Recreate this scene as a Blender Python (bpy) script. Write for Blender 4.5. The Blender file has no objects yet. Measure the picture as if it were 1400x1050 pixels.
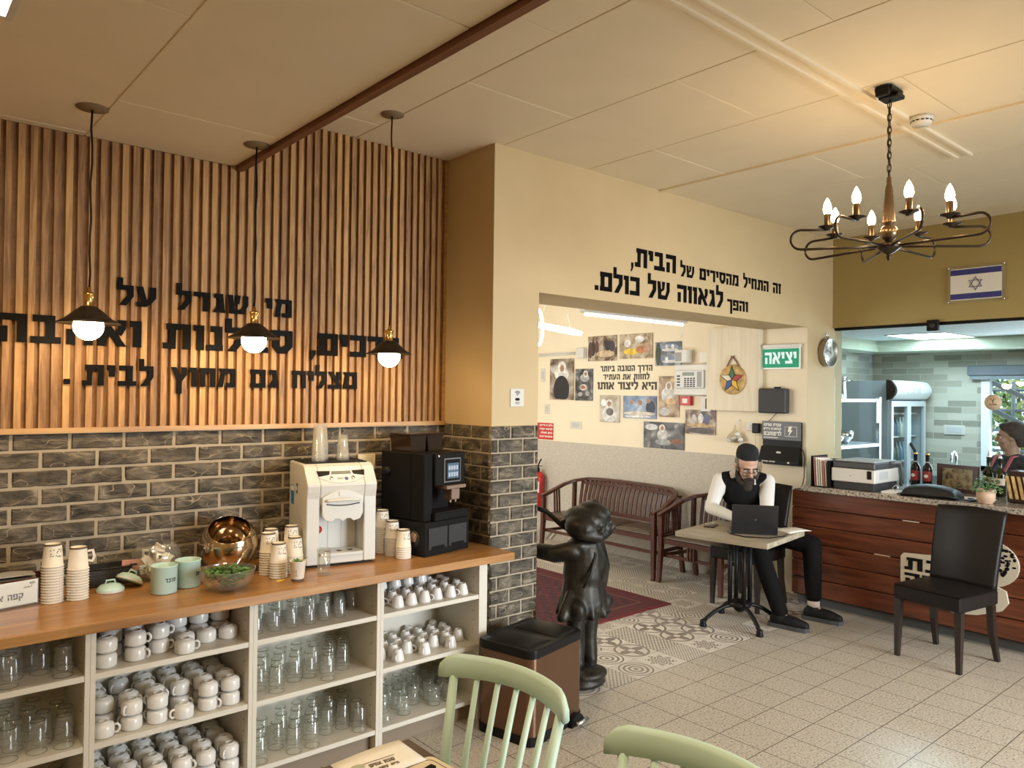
import bpy, bmesh, math, random
from mathutils import Vector, Matrix, Euler, noise

random.seed(7)
SC = bpy.context.scene
COL = SC.collection
PI = math.pi

# ------------------------------------------------------------------ camera
CAM_F, CAM_YAW, CAM_PITCH, CAM_ROLL = 1040.575, 0.707122, 0.0115743, 0.0117879
cy, sy, cp, sp = math.cos(CAM_YAW), math.sin(CAM_YAW), math.cos(CAM_PITCH), math.sin(CAM_PITCH)
fwd = Vector((sy * cp, cy * cp, sp))
rgt0 = Vector((cy, -sy, 0))
up0 = rgt0.cross(fwd)
rgt = math.cos(CAM_ROLL) * rgt0 + math.sin(CAM_ROLL) * up0
upv = -math.sin(CAM_ROLL) * rgt0 + math.cos(CAM_ROLL) * up0
cam = bpy.data.cameras.new('camera')
cam.sensor_width = 36.0
cam.lens = CAM_F / 1400.0 * 36.0
cam.clip_start = 0.05
camo = bpy.data.objects.new('camera', cam)
COL.objects.link(camo)
camo.matrix_world = Matrix(((rgt.x, upv.x, -fwd.x, 0), (rgt.y, upv.y, -fwd.y, 0), (rgt.z, upv.z, -fwd.z, 1.75), (0, 0, 0, 1)))
SC.camera = camo

# ------------------------------------------------------------------ view, world, lights
SC.view_settings.view_transform = 'Standard'
SC.view_settings.look = 'None'
SC.view_settings.exposure = 0.0
SC.view_settings.gamma = 1.0
SC.view_settings.use_curve_mapping = False
SC.cycles.max_bounces = 10
SC.cycles.diffuse_bounces = 5
SC.cycles.glossy_bounces = 4
SC.cycles.transmission_bounces = 10
SC.cycles.transparent_max_bounces = 16
SC.cycles.caustics_reflective = False
SC.cycles.caustics_refractive = False
SC.cycles.sample_clamp_indirect = 6.0

world = bpy.data.worlds.new('sky')
SC.world = world
world.use_nodes = True
wbg = world.node_tree.nodes['Background']
wbg.inputs[0].default_value = (0.75, 0.87, 1.0, 1)
wbg.inputs[1].default_value = 2.2


def area(name, loc, target, sx, sy_, power, color, spread=PI):
    l = bpy.data.lights.new(name, 'AREA')
    l.shape = 'RECTANGLE'
    l.size, l.size_y, l.energy, l.color, l.spread = sx, sy_, power, color, spread
    o = bpy.data.objects.new(name, l)
    COL.objects.link(o)
    o.location = loc
    d = Vector(target) - Vector(loc)
    o.rotation_euler = d.to_track_quat('-Z', 'Y').to_euler()
    return o


WARM = (1.0, 0.72, 0.42)
DAY = (0.86, 0.93, 1.0)
# daylight through the big dining-room window behind the camera
area('daylight_front_window', (4.6, -2.86, 1.5), (4.3, 1.9, 0.0), 3.1, 2.2, 165, DAY, 1.5)
# daylight through the glazed end of the corridor
area('daylight_corridor', (2.75, 6.3, 1.75), (6.3, 5.3, 1.4), 2.2, 2.0, 78, (1.0, 0.95, 0.86))
# the first lights the ceiling panel built below; the others are unseen added fill
for px, py in ((0.05, 2.50), (0.75, 0.5), (0.05, -1.6)):
    area('panel_and_fill_light', (px, py, 2.87), (px, py, 0), 0.5, 0.5, 25 if py < 2 else 13, (1.0, 0.79, 0.52))
area('panel_and_fill_light', (2.9, -0.9, 3.17), (2.9, -0.9, 0), 0.56, 0.56, 28, (1.0, 0.82, 0.58))  # added general fill, no ceiling fitting
area('panel_and_fill_light', (4.9, -0.9, 3.17), (4.9, -0.9, 0), 0.56, 0.56, 28, (1.0, 0.82, 0.58))  # added general fill, no ceiling fitting
# kitchen ceiling panels
area('kitchen_panel_light', (8.5, 3.2, 2.385), (8.5, 3.2, 0), 0.6, 0.5, 26, (0.66, 0.90, 1.0))
area('kitchen_panel_light', (8.5, 1.55, 2.385), (8.5, 1.55, 0), 0.6, 0.5, 36, (0.66, 0.90, 1.0))
area('daylight_kitchen_window', (9.42, 2.3, 1.5), (7.0, 2.6, 1.0), 1.3, 1.0, 30, (0.85, 0.95, 1.0))

# ------------------------------------------------------------------ node expressions
class E:
    """a float socket with arithmetic"""
    def __init__(s, nt, k): s.nt, s.k = nt, k
    def op(s, o, *a):
        n = s.nt.nodes.new('ShaderNodeMath'); n.operation = o
        for i, x in enumerate((s,) + a):
            if isinstance(x, E): s.nt.links.new(x.k, n.inputs[i])
            else: n.inputs[i].default_value = x
        return E(s.nt, n.outputs[0])
    def __add__(s, o): return s.op('ADD', o)
    def __sub__(s, o): return s.op('SUBTRACT', o)
    def __mul__(s, o): return s.op('MULTIPLY', o)
    def __truediv__(s, o): return s.op('DIVIDE', o)
    def fract(s): return s.op('FRACT')
    def floor(s): return s.op('FLOOR')
    def abs(s): return s.op('ABSOLUTE')
    def sin(s): return s.op('SINE')
    def cos(s): return s.op('COSINE')
    def lt(s, o): return s.op('LESS_THAN', o)
    def gt(s, o): return s.op('GREATER_THAN', o)
    def max(s, o): return s.op('MAXIMUM', o)
    def min(s, o): return s.op('MINIMUM', o)
    def sqrt(s): return s.op('SQRT')
    def atan2(s, o): return s.op('ARCTAN2', o)


class MT:
    """a principled material with short node helpers"""
    def __init__(s, name, color=(.8, .8, .8), rough=.5, metal=0.0, spec=None):
        s.m = bpy.data.materials.new(name); s.m.use_nodes = True
        s.nt = s.m.node_tree
        s.b = s.nt.nodes['Principled BSDF']
        s.b.inputs['Base Color'].default_value = (*color, 1)
        s.b.inputs['Roughness'].default_value = rough
        s.b.inputs['Metallic'].default_value = metal
        if spec is not None: s.b.inputs['Specular IOR Level'].default_value = spec
    def coord(s, kind='Object'):
        return s.nt.nodes.new('ShaderNodeTexCoord').outputs[kind]
    def pos(s):
        return s.nt.nodes.new('ShaderNodeNewGeometry').outputs['Position']
    def xyz(s, sock):
        n = s.nt.nodes.new('ShaderNodeSeparateXYZ'); s.nt.links.new(sock, n.inputs[0])
        return [E(s.nt, n.outputs[i]) for i in range(3)]
    def mapping(s, sock, scale=(1, 1, 1), loc=(0, 0, 0)):
        n = s.nt.nodes.new('ShaderNodeMapping'); s.nt.links.new(sock, n.inputs[0])
        n.inputs['Scale'].default_value = scale; n.inputs['Location'].default_value = loc
        return n.outputs[0]
    def noise(s, sock, scale=5, detail=3, dist=0.0):
        n = s.nt.nodes.new('ShaderNodeTexNoise'); s.nt.links.new(sock, n.inputs['Vector'])
        n.inputs['Scale'].default_value = scale; n.inputs['Detail'].default_value = detail
        n.inputs['Distortion'].default_value = dist
        return E(s.nt, n.outputs[0])
    def voronoi(s, sock, scale=5, feature='F1', out='Distance'):
        n = s.nt.nodes.new('ShaderNodeTexVoronoi'); s.nt.links.new(sock, n.inputs['Vector'])
        n.feature = feature; n.inputs['Scale'].default_value = scale
        return E(s.nt, n.outputs[out])
    def white(s, x, y):
        c = s.nt.nodes.new('ShaderNodeCombineXYZ')
        s.nt.links.new(x.k, c.inputs[0]); s.nt.links.new(y.k, c.inputs[1])
        n = s.nt.nodes.new('ShaderNodeTexWhiteNoise'); n.noise_dimensions = '3D'
        s.nt.links.new(c.outputs[0], n.inputs['Vector'])
        return E(s.nt, n.outputs['Value'])
    def ramp(s, e, stops):
        n = s.nt.nodes.new('ShaderNodeValToRGB'); s.nt.links.new(e.k, n.inputs[0])
        r = n.color_ramp
        while len(r.elements) < len(stops): r.elements.new(.5)
        for el, (p, c) in zip(r.elements, stops): el.position = p; el.color = (*c, 1)
        return n.outputs[0]
    def mix(s, f, a, b):
        n = s.nt.nodes.new('ShaderNodeMix'); n.data_type = 'RGBA'
        if isinstance(f, E): s.nt.links.new(f.k, n.inputs['Factor'])
        else: n.inputs['Factor'].default_value = f
        for nm, v in (('A', a), ('B', b)):
            k = [i for i in n.inputs if i.name == nm and i.type == 'RGBA'][0]
            if isinstance(v, tuple): k.default_value = (*v, 1)
            else: s.nt.links.new(v, k)
        return [o for o in n.outputs if o.type == 'RGBA'][0]
    def base(s, sock): s.nt.links.new(sock, s.b.inputs['Base Color']); return s
    def rough(s, e): s.nt.links.new(e.k, s.b.inputs['Roughness']); return s
    def bump(s, e, strength=.3, dist=.01):
        n = s.nt.nodes.new('ShaderNodeBump'); s.nt.links.new(e.k, n.inputs['Height'])
        n.inputs['Strength'].default_value = strength; n.inputs['Distance'].default_value = dist
        s.nt.links.new(n.outputs[0], s.b.inputs['Normal']); return s
    def emit(s, color, strength):
        s.b.inputs['Emission Color'].default_value = (*color, 1)
        s.b.inputs['Emission Strength'].default_value = strength; return s


def plain(name, color, rough=.5, metal=0.0, bump=0, bscale=60, vary=0.0, vscale=4, spec=None):
    t = MT(name, color, rough, metal, spec)
    c = t.coord()
    if vary:
        n = t.noise(c, vscale, 4)
        d = tuple(max(0, x * (1 - vary)) for x in color); l = tuple(min(1, x * (1 + vary)) for x in color)
        t.base(t.ramp(n, [(.3, d), (.7, l)]))
    if bump: t.bump(t.noise(c, bscale, 3), bump, .004)
    return t.m


def wood(name, dark, light, rough=.45, axis='z', scale=1.0, blocks=None):
    t = MT(name, light, rough)
    c = t.coord()
    sc = {'x': (1.2, 16, 16), 'y': (16, 1.2, 16), 'z': (16, 16, 1.2)}[axis]
    mp = t.mapping(c, tuple(v * scale for v in sc))
    n = t.noise(mp, 2.2, 5, .6)
    col = t.ramp(n, [(.25, dark), (.75, light)])
    if blocks:
        x, y, z = t.xyz(c)
        row = (y / blocks[1]).floor()
        w = t.white((x / blocks[0] + t.white(row, row * 0.0 + 3.0) * 1.0).floor(), row)
        col = t.mix(w * .38, col, dark)
    t.base(col); t.bump(n, .12, .002)
    return t.m


def glass(name, color=(1, 1, 1), rough=0.0, ior=1.45, thin=False, milky=0.0):
    if thin:   # single-sheet glass: mostly clear with a sharp reflection
        m = bpy.data.materials.new(name); m.use_nodes = True
        nt = m.node_tree; nt.nodes.clear()
        out = nt.nodes.new('ShaderNodeOutputMaterial'); mx = nt.nodes.new('ShaderNodeMixShader')
        tr = nt.nodes.new('ShaderNodeBsdfTransparent'); tr.inputs[0].default_value = (*color, 1)
        gl = nt.nodes.new('ShaderNodeBsdfGlossy'); gl.inputs['Roughness'].default_value = rough
        lw = nt.nodes.new('ShaderNodeLayerWeight'); lw.inputs[0].default_value = .5
        r0 = ((ior - 1) / (ior + 1)) ** 2
        e = E(nt, lw.outputs['Facing']); e = (e * e * e * e * e) * (1 - r0) * .65 + r0
        src = tr.outputs[0]
        if milky:
            df = nt.nodes.new('ShaderNodeBsdfDiffuse'); df.inputs[0].default_value = (.85, .84, .80, 1)
            m2 = nt.nodes.new('ShaderNodeMixShader'); m2.inputs[0].default_value = milky
            nt.links.new(src, m2.inputs[1]); nt.links.new(df.outputs[0], m2.inputs[2]); src = m2.outputs[0]
        nt.links.new(e.k, mx.inputs[0]); nt.links.new(src, mx.inputs[1])
        nt.links.new(gl.outputs[0], mx.inputs[2]); nt.links.new(mx.outputs[0], out.inputs[0])
        return m
    t = MT(name, color, rough)
    t.b.inputs['Transmission Weight'].default_value = 1.0
    t.b.inputs['IOR'].default_value = ior
    return t.m


def glow(name, color, strength):
    t = MT(name, (0, 0, 0), .6); t.emit(color, strength); return t.m


# ------------------------------------------------------------------ mesh building
class MB:
    def __init__(s): s.v, s.f, s.mi, s.sm = [], [], [], []
    def add(s, vs, fs, mi=0, M=None, smooth=False):
        b = len(s.v)
        s.v += [tuple(M @ Vector(v)) if M else tuple(v) for v in vs]
        s.f += [tuple(b + i for i in f) for f in fs]
        s.mi += [mi] * len(fs); s.sm += [smooth] * len(fs)
        return s
    def box(s, x0, x1, y0, y1, z0, z1, mi=0, M=None, ch=0.0):
        if ch:
            c = min(ch, (x1 - x0) / 2.01, (y1 - y0) / 2.01, (z1 - z0) / 2.01)
            vs, idx = [], {}
            for ix, x in enumerate((x0, x1)):
                for iy, y in enumerate((y0, y1)):
                    for iz, z in enumerate((z0, z1)):
                        dx, dy, dz = (c, -c)[ix], (c, -c)[iy], (c, -c)[iz]
                        for a, p in (('x', (x, y + dy, z + dz)), ('y', (x + dx, y, z + dz)), ('z', (x + dx, y + dy, z))):
                            idx[ix, iy, iz, a] = len(vs); vs.append(p)
            g = lambda i, j, k, a: idx[i, j, k, a]
            fs = []
            for i in (0, 1):
                q = [(0, 0), (1, 0), (1, 1), (0, 1)]
                fx = [g(i, a, b, 'x') for a, b in q]; fy = [g(a, i, b, 'y') for a, b in q]; fz = [g(a, b, i, 'z') for a, b in q]
                fs += [fx if i else fx[::-1], fy[::-1] if i else fy, fz if i else fz[::-1]]
            for a in (0, 1):
                for b in (0, 1):
                    e = [g(0, a, b, 'y'), g(1, a, b, 'y'), g(1, a, b, 'z'), g(0, a, b, 'z')]; fs.append(e if (a == 0) == (b == 1) else e[::-1])
                    e = [g(a, 0, b, 'x'), g(a, 1, b, 'x'), g(a, 1, b, 'z'), g(a, 0, b, 'z')]; fs.append(e if (a == 1) == (b == 1) else e[::-1])
                    e = [g(a, b, 0, 'x'), g(a, b, 1, 'x'), g(a, b, 1, 'y'), g(a, b, 0, 'y')]; fs.append(e if (a == 0) == (b == 1) else e[::-1])
            for i in (0, 1):
                for j in (0, 1):
                    for k in (0, 1):
                        t = [g(i, j, k, 'x'), g(i, j, k, 'y'), g(i, j, k, 'z')]
                        fs.append(t if (i + j + k) % 2 else t[::-1])
            return s.add(vs, fs, mi, M)
        vs = [(x, y, z) for x in (x0, x1) for y in (y0, y1) for z in (z0, z1)]
        fs = [(0, 1, 3, 2), (4, 6, 7, 5), (0, 4, 5, 1), (2, 3, 7, 6), (0, 2, 6, 4), (1, 5, 7, 3)]
        return s.add(vs, fs, mi, M)
    def lathe(s, prof, seg=20, c=(0, 0, 0), mi=0, M=None, smooth=True, a0=0.0, a1=2 * PI, sx=1.0, sy=1.0):
        n = len(prof); full = abs(a1 - a0 - 2 * PI) < 1e-6
        k = seg if full else seg + 1
        vs = []
        for i in range(k):
            a = a0 + (a1 - a0) * i / seg
            for r, z in prof: vs.append((c[0] + sx * r * math.cos(a), c[1] + sy * r * math.sin(a), c[2] + z))
        fs = []
        for i in range(seg):
            j = (i + 1) % k
            for q in range(n - 1):
                if prof[q][0] < 1e-7 and prof[q + 1][0] < 1e-7: continue
                if prof[q][0] < 1e-7: fs.append((i * n + q, j * n + q + 1, i * n + q + 1))
                elif prof[q + 1][0] < 1e-7: fs.append((i * n + q, j * n + q, i * n + q + 1))
                else: fs.append((i * n + q, j * n + q, j * n + q + 1, i * n + q + 1))
        return s.add(vs, fs, mi, M, smooth)
    def tube(s, pts, r, seg=8, mi=0, M=None, closed=False, flat=1.0, cap=True):
        P = [Vector(p) for p in pts]; n = len(P)
        R = r if isinstance(r, (list, tuple)) else [r] * n
        T = []
        for i in range(n):
            if closed: t = P[(i + 1) % n] - P[i - 1]
            else: t = P[min(i + 1, n - 1)] - P[max(i - 1, 0)]
            T.append(t.normalized())
        u = T[0].orthogonal().normalized()
        if flat != 1.0:
            u = Vector((0, 0, 1)).cross(T[0])
            u = u.normalized() if u.length > .01 else T[0].orthogonal().normalized()
        vs = []
        for i in range(n):
            u = (u - T[i] * u.dot(T[i])).normalized(); w = T[i].cross(u)
            for k in range(seg):
                a = 2 * PI * k / seg
                vs.append(tuple(P[i] + (u * math.cos(a) + w * math.sin(a) * flat) * R[i]))
        fs = []
        for i in range(n if closed else n - 1):
            j = (i + 1) % n
            for k in range(seg):
                l = (k + 1) % seg
                fs.append((i * seg + k, i * seg + l, j * seg + l, j * seg + k))
        if cap and not closed:
            fs.append(tuple(range(seg))[::-1]); fs.append(tuple((n - 1) * seg + k for k in range(seg)))
        return s.add(vs, fs, mi, M, True)
    def beam(s, pts, w, h, up=(0, 0, 1), mi=0, M=None):
        """a bar of rectangular section w (sideways) by h (along up) through pts; w and h may be lists"""
        P = [Vector(p) for p in pts]; n = len(P); U = Vector(up)
        W = w if isinstance(w, (list, tuple)) else [w] * n
        Hh = h if isinstance(h, (list, tuple)) else [h] * n
        vs = []
        for i in range(n):
            t = (P[min(i + 1, n - 1)] - P[max(i - 1, 0)]).normalized()
            a = t.cross(U)
            a = a.normalized() if a.length > 1e-4 else Vector((1, 0, 0)); b = a.cross(t)
            for da, db in ((-1, -1), (1, -1), (1, 1), (-1, 1)):
                vs.append(tuple(P[i] + a * (da * W[i] / 2) + b * (db * Hh[i] / 2)))
        fs = []
        for i in range(n - 1):
            for k in range(4):
                l = (k + 1) % 4
                fs.append((i * 4 + k, i * 4 + l, i * 4 + 4 + l, i * 4 + 4 + k))
        fs.append((3, 2, 1, 0)); fs.append(tuple((n - 1) * 4 + k for k in range(4)))
        return s.add(vs, fs, mi, M)
    def prism(s, poly, h, o=(0, 0, 0), ux=(1, 0, 0), uy=(0, 1, 0), un=(0, 0, 1), mi=0, M=None):
        """poly (2D) in the plane o,ux,uy pushed h along un"""
        o, ux, uy, un = Vector(o), Vector(ux), Vector(uy), Vector(un)
        n = len(poly)
        a = [o + ux * p[0] + uy * p[1] for p in poly]
        vs = [tuple(x) for x in a] + [tuple(x + un * h) for x in a]
        fs = [tuple(range(n))[::-1], tuple(range(n, 2 * n))] + [(i, (i + 1) % n, n + (i + 1) % n, n + i) for i in range(n)]
        return s.add(vs, fs, mi, M)
    def ball(s, c, r, seg=14, rings=9, mi=0, M=None, sc=(1, 1, 1)):
        vs, fs = [], []
        for i in range(rings + 1):
            t = PI * i / rings
            for k in range(seg):
                a = 2 * PI * k / seg
                vs.append((c[0] + r * sc[0] * math.sin(t) * math.cos(a), c[1] + r * sc[1] * math.sin(t) * math.sin(a), c[2] + r * sc[2] * math.cos(t)))
        for i in range(rings):
            for k in range(seg):
                l = (k + 1) % seg
                q = (i * seg + k, i * seg + seg + k, i * seg + seg + l, i * seg + l)
                if i == 0: q = (q[0], q[1], q[2])
                elif i == rings - 1: q = (q[0], q[1], q[3])
                fs.append(q)
        return s.add(vs, fs, mi, M, True)
    def sheet(s, fn, nu, nv, th=0.0, mi=0, M=None):
        """a grid surface fn(u,v); with th it becomes a closed slab"""
        vs = [tuple(fn(i / nu, j / nv)) for i in range(nu + 1) for j in range(nv + 1)]
        w = nv + 1
        fs = [(i * w + j, (i + 1) * w + j, (i + 1) * w + j + 1, i * w + j + 1) for i in range(nu) for j in range(nv)]
        if th:
            b = len(vs); vs2 = [(x, y, z - th) for x, y, z in vs]
            fs2 = [tuple(b + q for q in f[::-1]) for f in fs]
            rim = [i * w for i in range(nu + 1)] + [nu * w + j for j in range(1, w)] + [i * w + nv for i in range(nu - 1, -1, -1)] + [j for j in range(nv - 1, 0, -1)]
            fs3 = [(rim[k], rim[(k + 1) % len(rim)], b + rim[(k + 1) % len(rim)], b + rim[k]) for k in range(len(rim))]
            vs += vs2; fs = fs + fs2 + [f[::-1] for f in fs3]
        return s.add(vs, fs, mi, M, True)
    def mesh(s, name, mats):
        me = bpy.data.meshes.new(name)
        me.from_pydata(s.v, [], s.f)
        for m in (mats if isinstance(mats, (list, tuple)) else [mats]): me.materials.append(m)
        me.polygons.foreach_set('material_index', s.mi)
        me.polygons.foreach_set('use_smooth', s.sm)
        me.update()
        bm = bmesh.new(); bm.from_mesh(me); bmesh.ops.recalc_face_normals(bm, faces=bm.faces); bm.to_mesh(me); bm.free()
        return me


def link(name, data, parent=None, loc=(0, 0, 0), rz=0.0):
    o = bpy.data.objects.new(name, data); COL.objects.link(o)
    o.location = loc; o.rotation_euler = (0, 0, rz)
    if parent: o.parent = parent
    return o


def tag(o, label, cat, group=None):
    o['label'] = label; o['category'] = cat
    if group: o['group'] = group
    return o


def thing(name, label, cat, loc=(0, 0, 0), rz=0.0, group=None):
    return tag(link(name, None, None, loc, rz), label, cat, group)


def part(name, mb, mat, parent, label=None, bevel=0.0, kind=None):
    o = link(name, mb.mesh(name, mat), parent)
    if label: o['label'] = label
    if kind: o['kind'] = kind
    if bevel: soft(o, bevel)
    return o


def solo(name, mb, mat, label, cat, loc=(0, 0, 0), rz=0.0, group=None, bevel=0.0):
    o = tag(link(name, mb.mesh(name, mat), None, loc, rz), label, cat, group)
    if bevel: soft(o, bevel)
    return o


def struct(name, mb, mat, parent=None):
    o = link(name, mb.mesh(name, mat), parent)
    if not parent: o['kind'] = 'structure'
    return o


def soft(o, w, seg=2):
    md = o.modifiers.new('bevel', 'BEVEL'); md.width = w; md.segments = seg; md.limit_method = 'ANGLE'; md.angle_limit = math.radians(40)


def dup(o, loc=None, rz=None, label=None, group=None):
    def cp(x, par):
        c = x.copy(); COL.objects.link(c)
        if par: c.parent = par; c.matrix_parent_inverse = x.matrix_parent_inverse.copy()
        for ch in x.children: cp(ch, c)
        return c
    c = cp(o, None)
    if loc is not None: c.location = loc
    if rz is not None: c.rotation_euler = (0, 0, rz)
    if label: c['label'] = label
    if group: c['group'] = group
    return c


def arc(cx, cy_, r, a0, a1, n):
    return [(cx + r * math.cos(a0 + (a1 - a0) * i / n), cy_ + r * math.sin(a0 + (a1 - a0) * i / n)) for i in range(n + 1)]


def rrect(w, h, r, n=4):
    x, y = w / 2 - r, h / 2 - r
    return arc(x, y, r, 0, PI / 2, n) + arc(-x, y, r, PI / 2, PI, n) + arc(-x, -y, r, PI, 1.5 * PI, n) + arc(x, -y, r, 1.5 * PI, 2 * PI, n)


# ------------------------------------------------------------------ organic bodies: blended shapes remeshed to one skin
def rcone(mb, a, b, ra, rb, seg=16, sc=1.0):
    """round cone from a to b"""
    a, b = Vector(a), Vector(b); d = b - a; L = d.length
    q = d.to_track_quat('Z', 'Y').to_matrix().to_4x4(); q.translation = a
    prof = [(max(0.0, ra * math.sin(t)) if i else 0.0, -ra * math.cos(t)) for i, t in enumerate([PI / 2 * k / 5 for k in range(6)])]
    prof += [(rb * math.cos(t) if k < 5 else 0.0, L + rb * math.sin(t)) for k, t in enumerate([PI / 2 * k / 5 for k in range(6)])]
    mb.lathe(prof, seg, (0, 0, 0), 0, q, True, sy=sc)
    return mb


def chain(mb, pts, rs):
    for i in range(len(pts) - 1): rcone(mb, pts[i], pts[i + 1], rs[i], rs[i + 1])
    return mb


def oval(mb, c, r, rot=None):
    M = Matrix.Translation(Vector(c)) @ (Euler(rot).to_matrix().to_4x4() if rot else Matrix.Identity(4)) @ Matrix.Diagonal((r[0], r[1], r[2], 1))
    mb.ball((0, 0, 0), 1.0, 20, 12, 0, M); return mb


def skin(name, mb, mat, parent=None, voxel=.012, smooth=4, cut=None):
    """voxel-remesh overlapping shapes into one continuous surface"""
    me = mb.mesh(name + '_raw', mat)
    o = bpy.data.objects.new(name + '_raw', me); COL.objects.link(o)
    md = o.modifiers.new('r', 'REMESH'); md.mode = 'VOXEL'; md.voxel_size = voxel; md.use_smooth_shade = True
    if smooth:
        ms = o.modifiers.new('s', 'SMOOTH'); ms.factor = .5; ms.iterations = smooth
    dg = bpy.context.evaluated_depsgraph_get()
    res = bpy.data.meshes.new_from_object(o.evaluated_get(dg))
    bpy.data.objects.remove(o); bpy.data.meshes.remove(me)
    res.name = name
    res.materials.clear(); res.materials.append(mat)
    if cut:
        bm = bmesh.new(); bm.from_mesh(res)
        for co, no in cut:
            bmesh.ops.bisect_plane(bm, geom=bm.verts[:] + bm.edges[:] + bm.faces[:], plane_co=co, plane_no=no, clear_outer=True)
        bm.to_mesh(res); bm.free()
    for pl in res.polygons: pl.use_smooth = True
    return link(name, res, parent)

# ------------------------------------------------------------------ Hebrew block letters (unit height, polygons)
def _r(x0, x1, y0, y1): return [(x0, y0), (x1, y0), (x1, y1), (x0, y1)]
T, S = .24, .26
GL = {
 'א': (.90, [[(0, 1), (.28, 1), (.90, 0), (.62, 0)], [(.60, .50), (.64, .72), (.62, 1), (.88, 1), (.88, .68), (.74, .40)], [(.02, 0), (.28, 0), (.30, .30), (.44, .48), (.24, .70), (.02, .40)]]),
 'ב': (.82, [_r(.05, .66, 1 - T, 1), _r(.40, .66, .1, 1), _r(0, .82, 0, T)]),
 'ג': (.58, [_r(.06, .48, 1 - T, 1), [(.22, .9), (.48, .9), (.58, 0), (.34, 0)], [(0, 0), (.22, 0), (.40, .36), (.30, .52)]]),
 'ד': (.76, [_r(0, .76, 1 - T, 1), _r(.42, .68, 0, 1)]),
 'ה': (.80, [_r(0, .80, 1 - T, 1), _r(.54, .80, 0, 1), _r(.05, .30, 0, .56)]),
 'ו': (.36, [_r(0, .36, 1 - T, 1), _r(.10, .36, 0, 1)]),
 'ז': (.44, [_r(0, .44, 1 - T, 1), _r(.10, .36, 0, 1)]),
 'ח': (.82, [_r(0, .82, 1 - T, 1), _r(.56, .82, 0, 1), _r(.04, .30, 0, 1)]),
 'ט': (.84, [_r(0, .26, 0, 1), _r(0, .84, 0, T), _r(.58, .84, 0, 1), _r(.40, .84, 1 - T, 1)]),
 'י': (.35, [_r(0, .35, 1 - T, 1), _r(.09, .35, .44, 1)]),
 'כ': (.72, [_r(.02, .72, 1 - T, 1), _r(.46, .72, 0, 1), _r(0, .72, 0, T)]),
 'ך': (.70, [_r(0, .70, 1 - T, 1), _r(.44, .70, -.36, 1)]),
 'ל': (.66, [_r(0, .22, .78, 1.36), _r(0, .66, 1 - T, 1), [(.40, .9), (.66, .9), (.66, .46), (.36, 0), (.06, 0), (.40, .50)]]),
 'מ': (.90, [[(0, 0), (.25, 0), (.38, .84), (.14, .84)], _r(.22, .90, 1 - T, 1), [(.02, 1), (.24, 1), (.36, .72), (.16, .72)], _r(.64, .90, 0, 1), _r(.42, .90, 0, T)]),
 'ם': (.84, [_r(0, .84, 1 - T, 1), _r(0, .84, 0, T), _r(.04, .30, 0, 1), _r(.58, .84, 0, 1)]),
 'נ': (.56, [_r(.12, .54, 1 - T, 1), _r(.28, .54, 0, 1), _r(0, .56, 0, T)]),
 'ן': (.36, [_r(0, .36, 1 - T, 1), _r(.10, .36, -.36, 1)]),
 'ס': (.86, [_r(0, .86, 1 - T, 1), [(.04, 1), (.30, 1), (.30, .40), (.42, .24), (.42, 0), (.28, 0), (.04, .30)], [(.60, 1), (.86, 1), (.86, .30), (.60, 0), (.40, 0), (.40, .24), (.60, .40)]]),
 'ע': (.82, [[(.56, 1), (.82, 1), (.82, .44), (.56, .12), (.40, .24), (.56, .48)], [(0, 1), (.26, 1), (.46, .2), (.22, .16)], [(0, 0), (.42, 0), (.70, .26), (.54, .40), (.38, .22), (0, .22)]]),
 'פ': (.78, [_r(0, .78, 1 - T, 1), _r(.52, .78, 0, 1), _r(0, .78, 0, T), _r(0, .22, .46, 1), _r(0, .36, .42, .62)]),
 'ף': (.76, [_r(0, .76, 1 - T, 1), _r(.50, .76, -.36, 1), _r(0, .22, .46, 1), _r(0, .36, .42, .62)]),
 'צ': (.80, [[(0, 1), (.27, 1), (.80, .2), (.50, .2)], [(.52, 1), (.78, 1), (.78, .62), (.60, .38), (.44, .54), (.52, .66)], _r(0, .80, 0, T)]),
 'ץ': (.78, [[(0, 1), (.26, 1), (.52, .36), (.30, .30)], [(.52, 1), (.78, 1), (.78, .62), (.56, .30), (.40, .44), (.52, .64)], [(.28, .44), (.54, .44), (.54, -.36), (.28, -.36)]]),
 'ק': (.78, [_r(0, .78, 1 - T, 1), [(.52, 1), (.78, 1), (.78, .52), (.56, .04), (.34, .04), (.52, .52)], _r(.04, .28, -.36, .54)]),
 'ר': (.70, [_r(0, .70, 1 - T, 1), _r(.44, .70, 0, 1)]),
 'ש': (1.0, [[(0, 1), (.24, 1), (.34, .2), (.08, .1)], [(.38, 1), (.62, 1), (.56, .56), (.24, .36), (.22, .54), (.40, .62)], [(.76, 1), (1, 1), (1, .5), (.76, 0), (.56, .0), (.76, .5)], _r(.06, .78, 0, T), [(.06, 0), (.30, 0), (.32, .3), (.08, .3)]]),
 'ת': (.90, [_r(.10, .90, 1 - T, 1), _r(.64, .90, 0, 1), [(.18, 1), (.42, 1), (.40, .1), (.18, .1)], _r(0, .40, 0, T)]),
 '.': (.26, [_r(0, .25, 0, .25)]),
 ',': (.26, [[(.04, .22), (.26, .22), (.26, .05), (.10, -.22), (0, -.22), (.08, 0), (.04, 0)]]),
}


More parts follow.
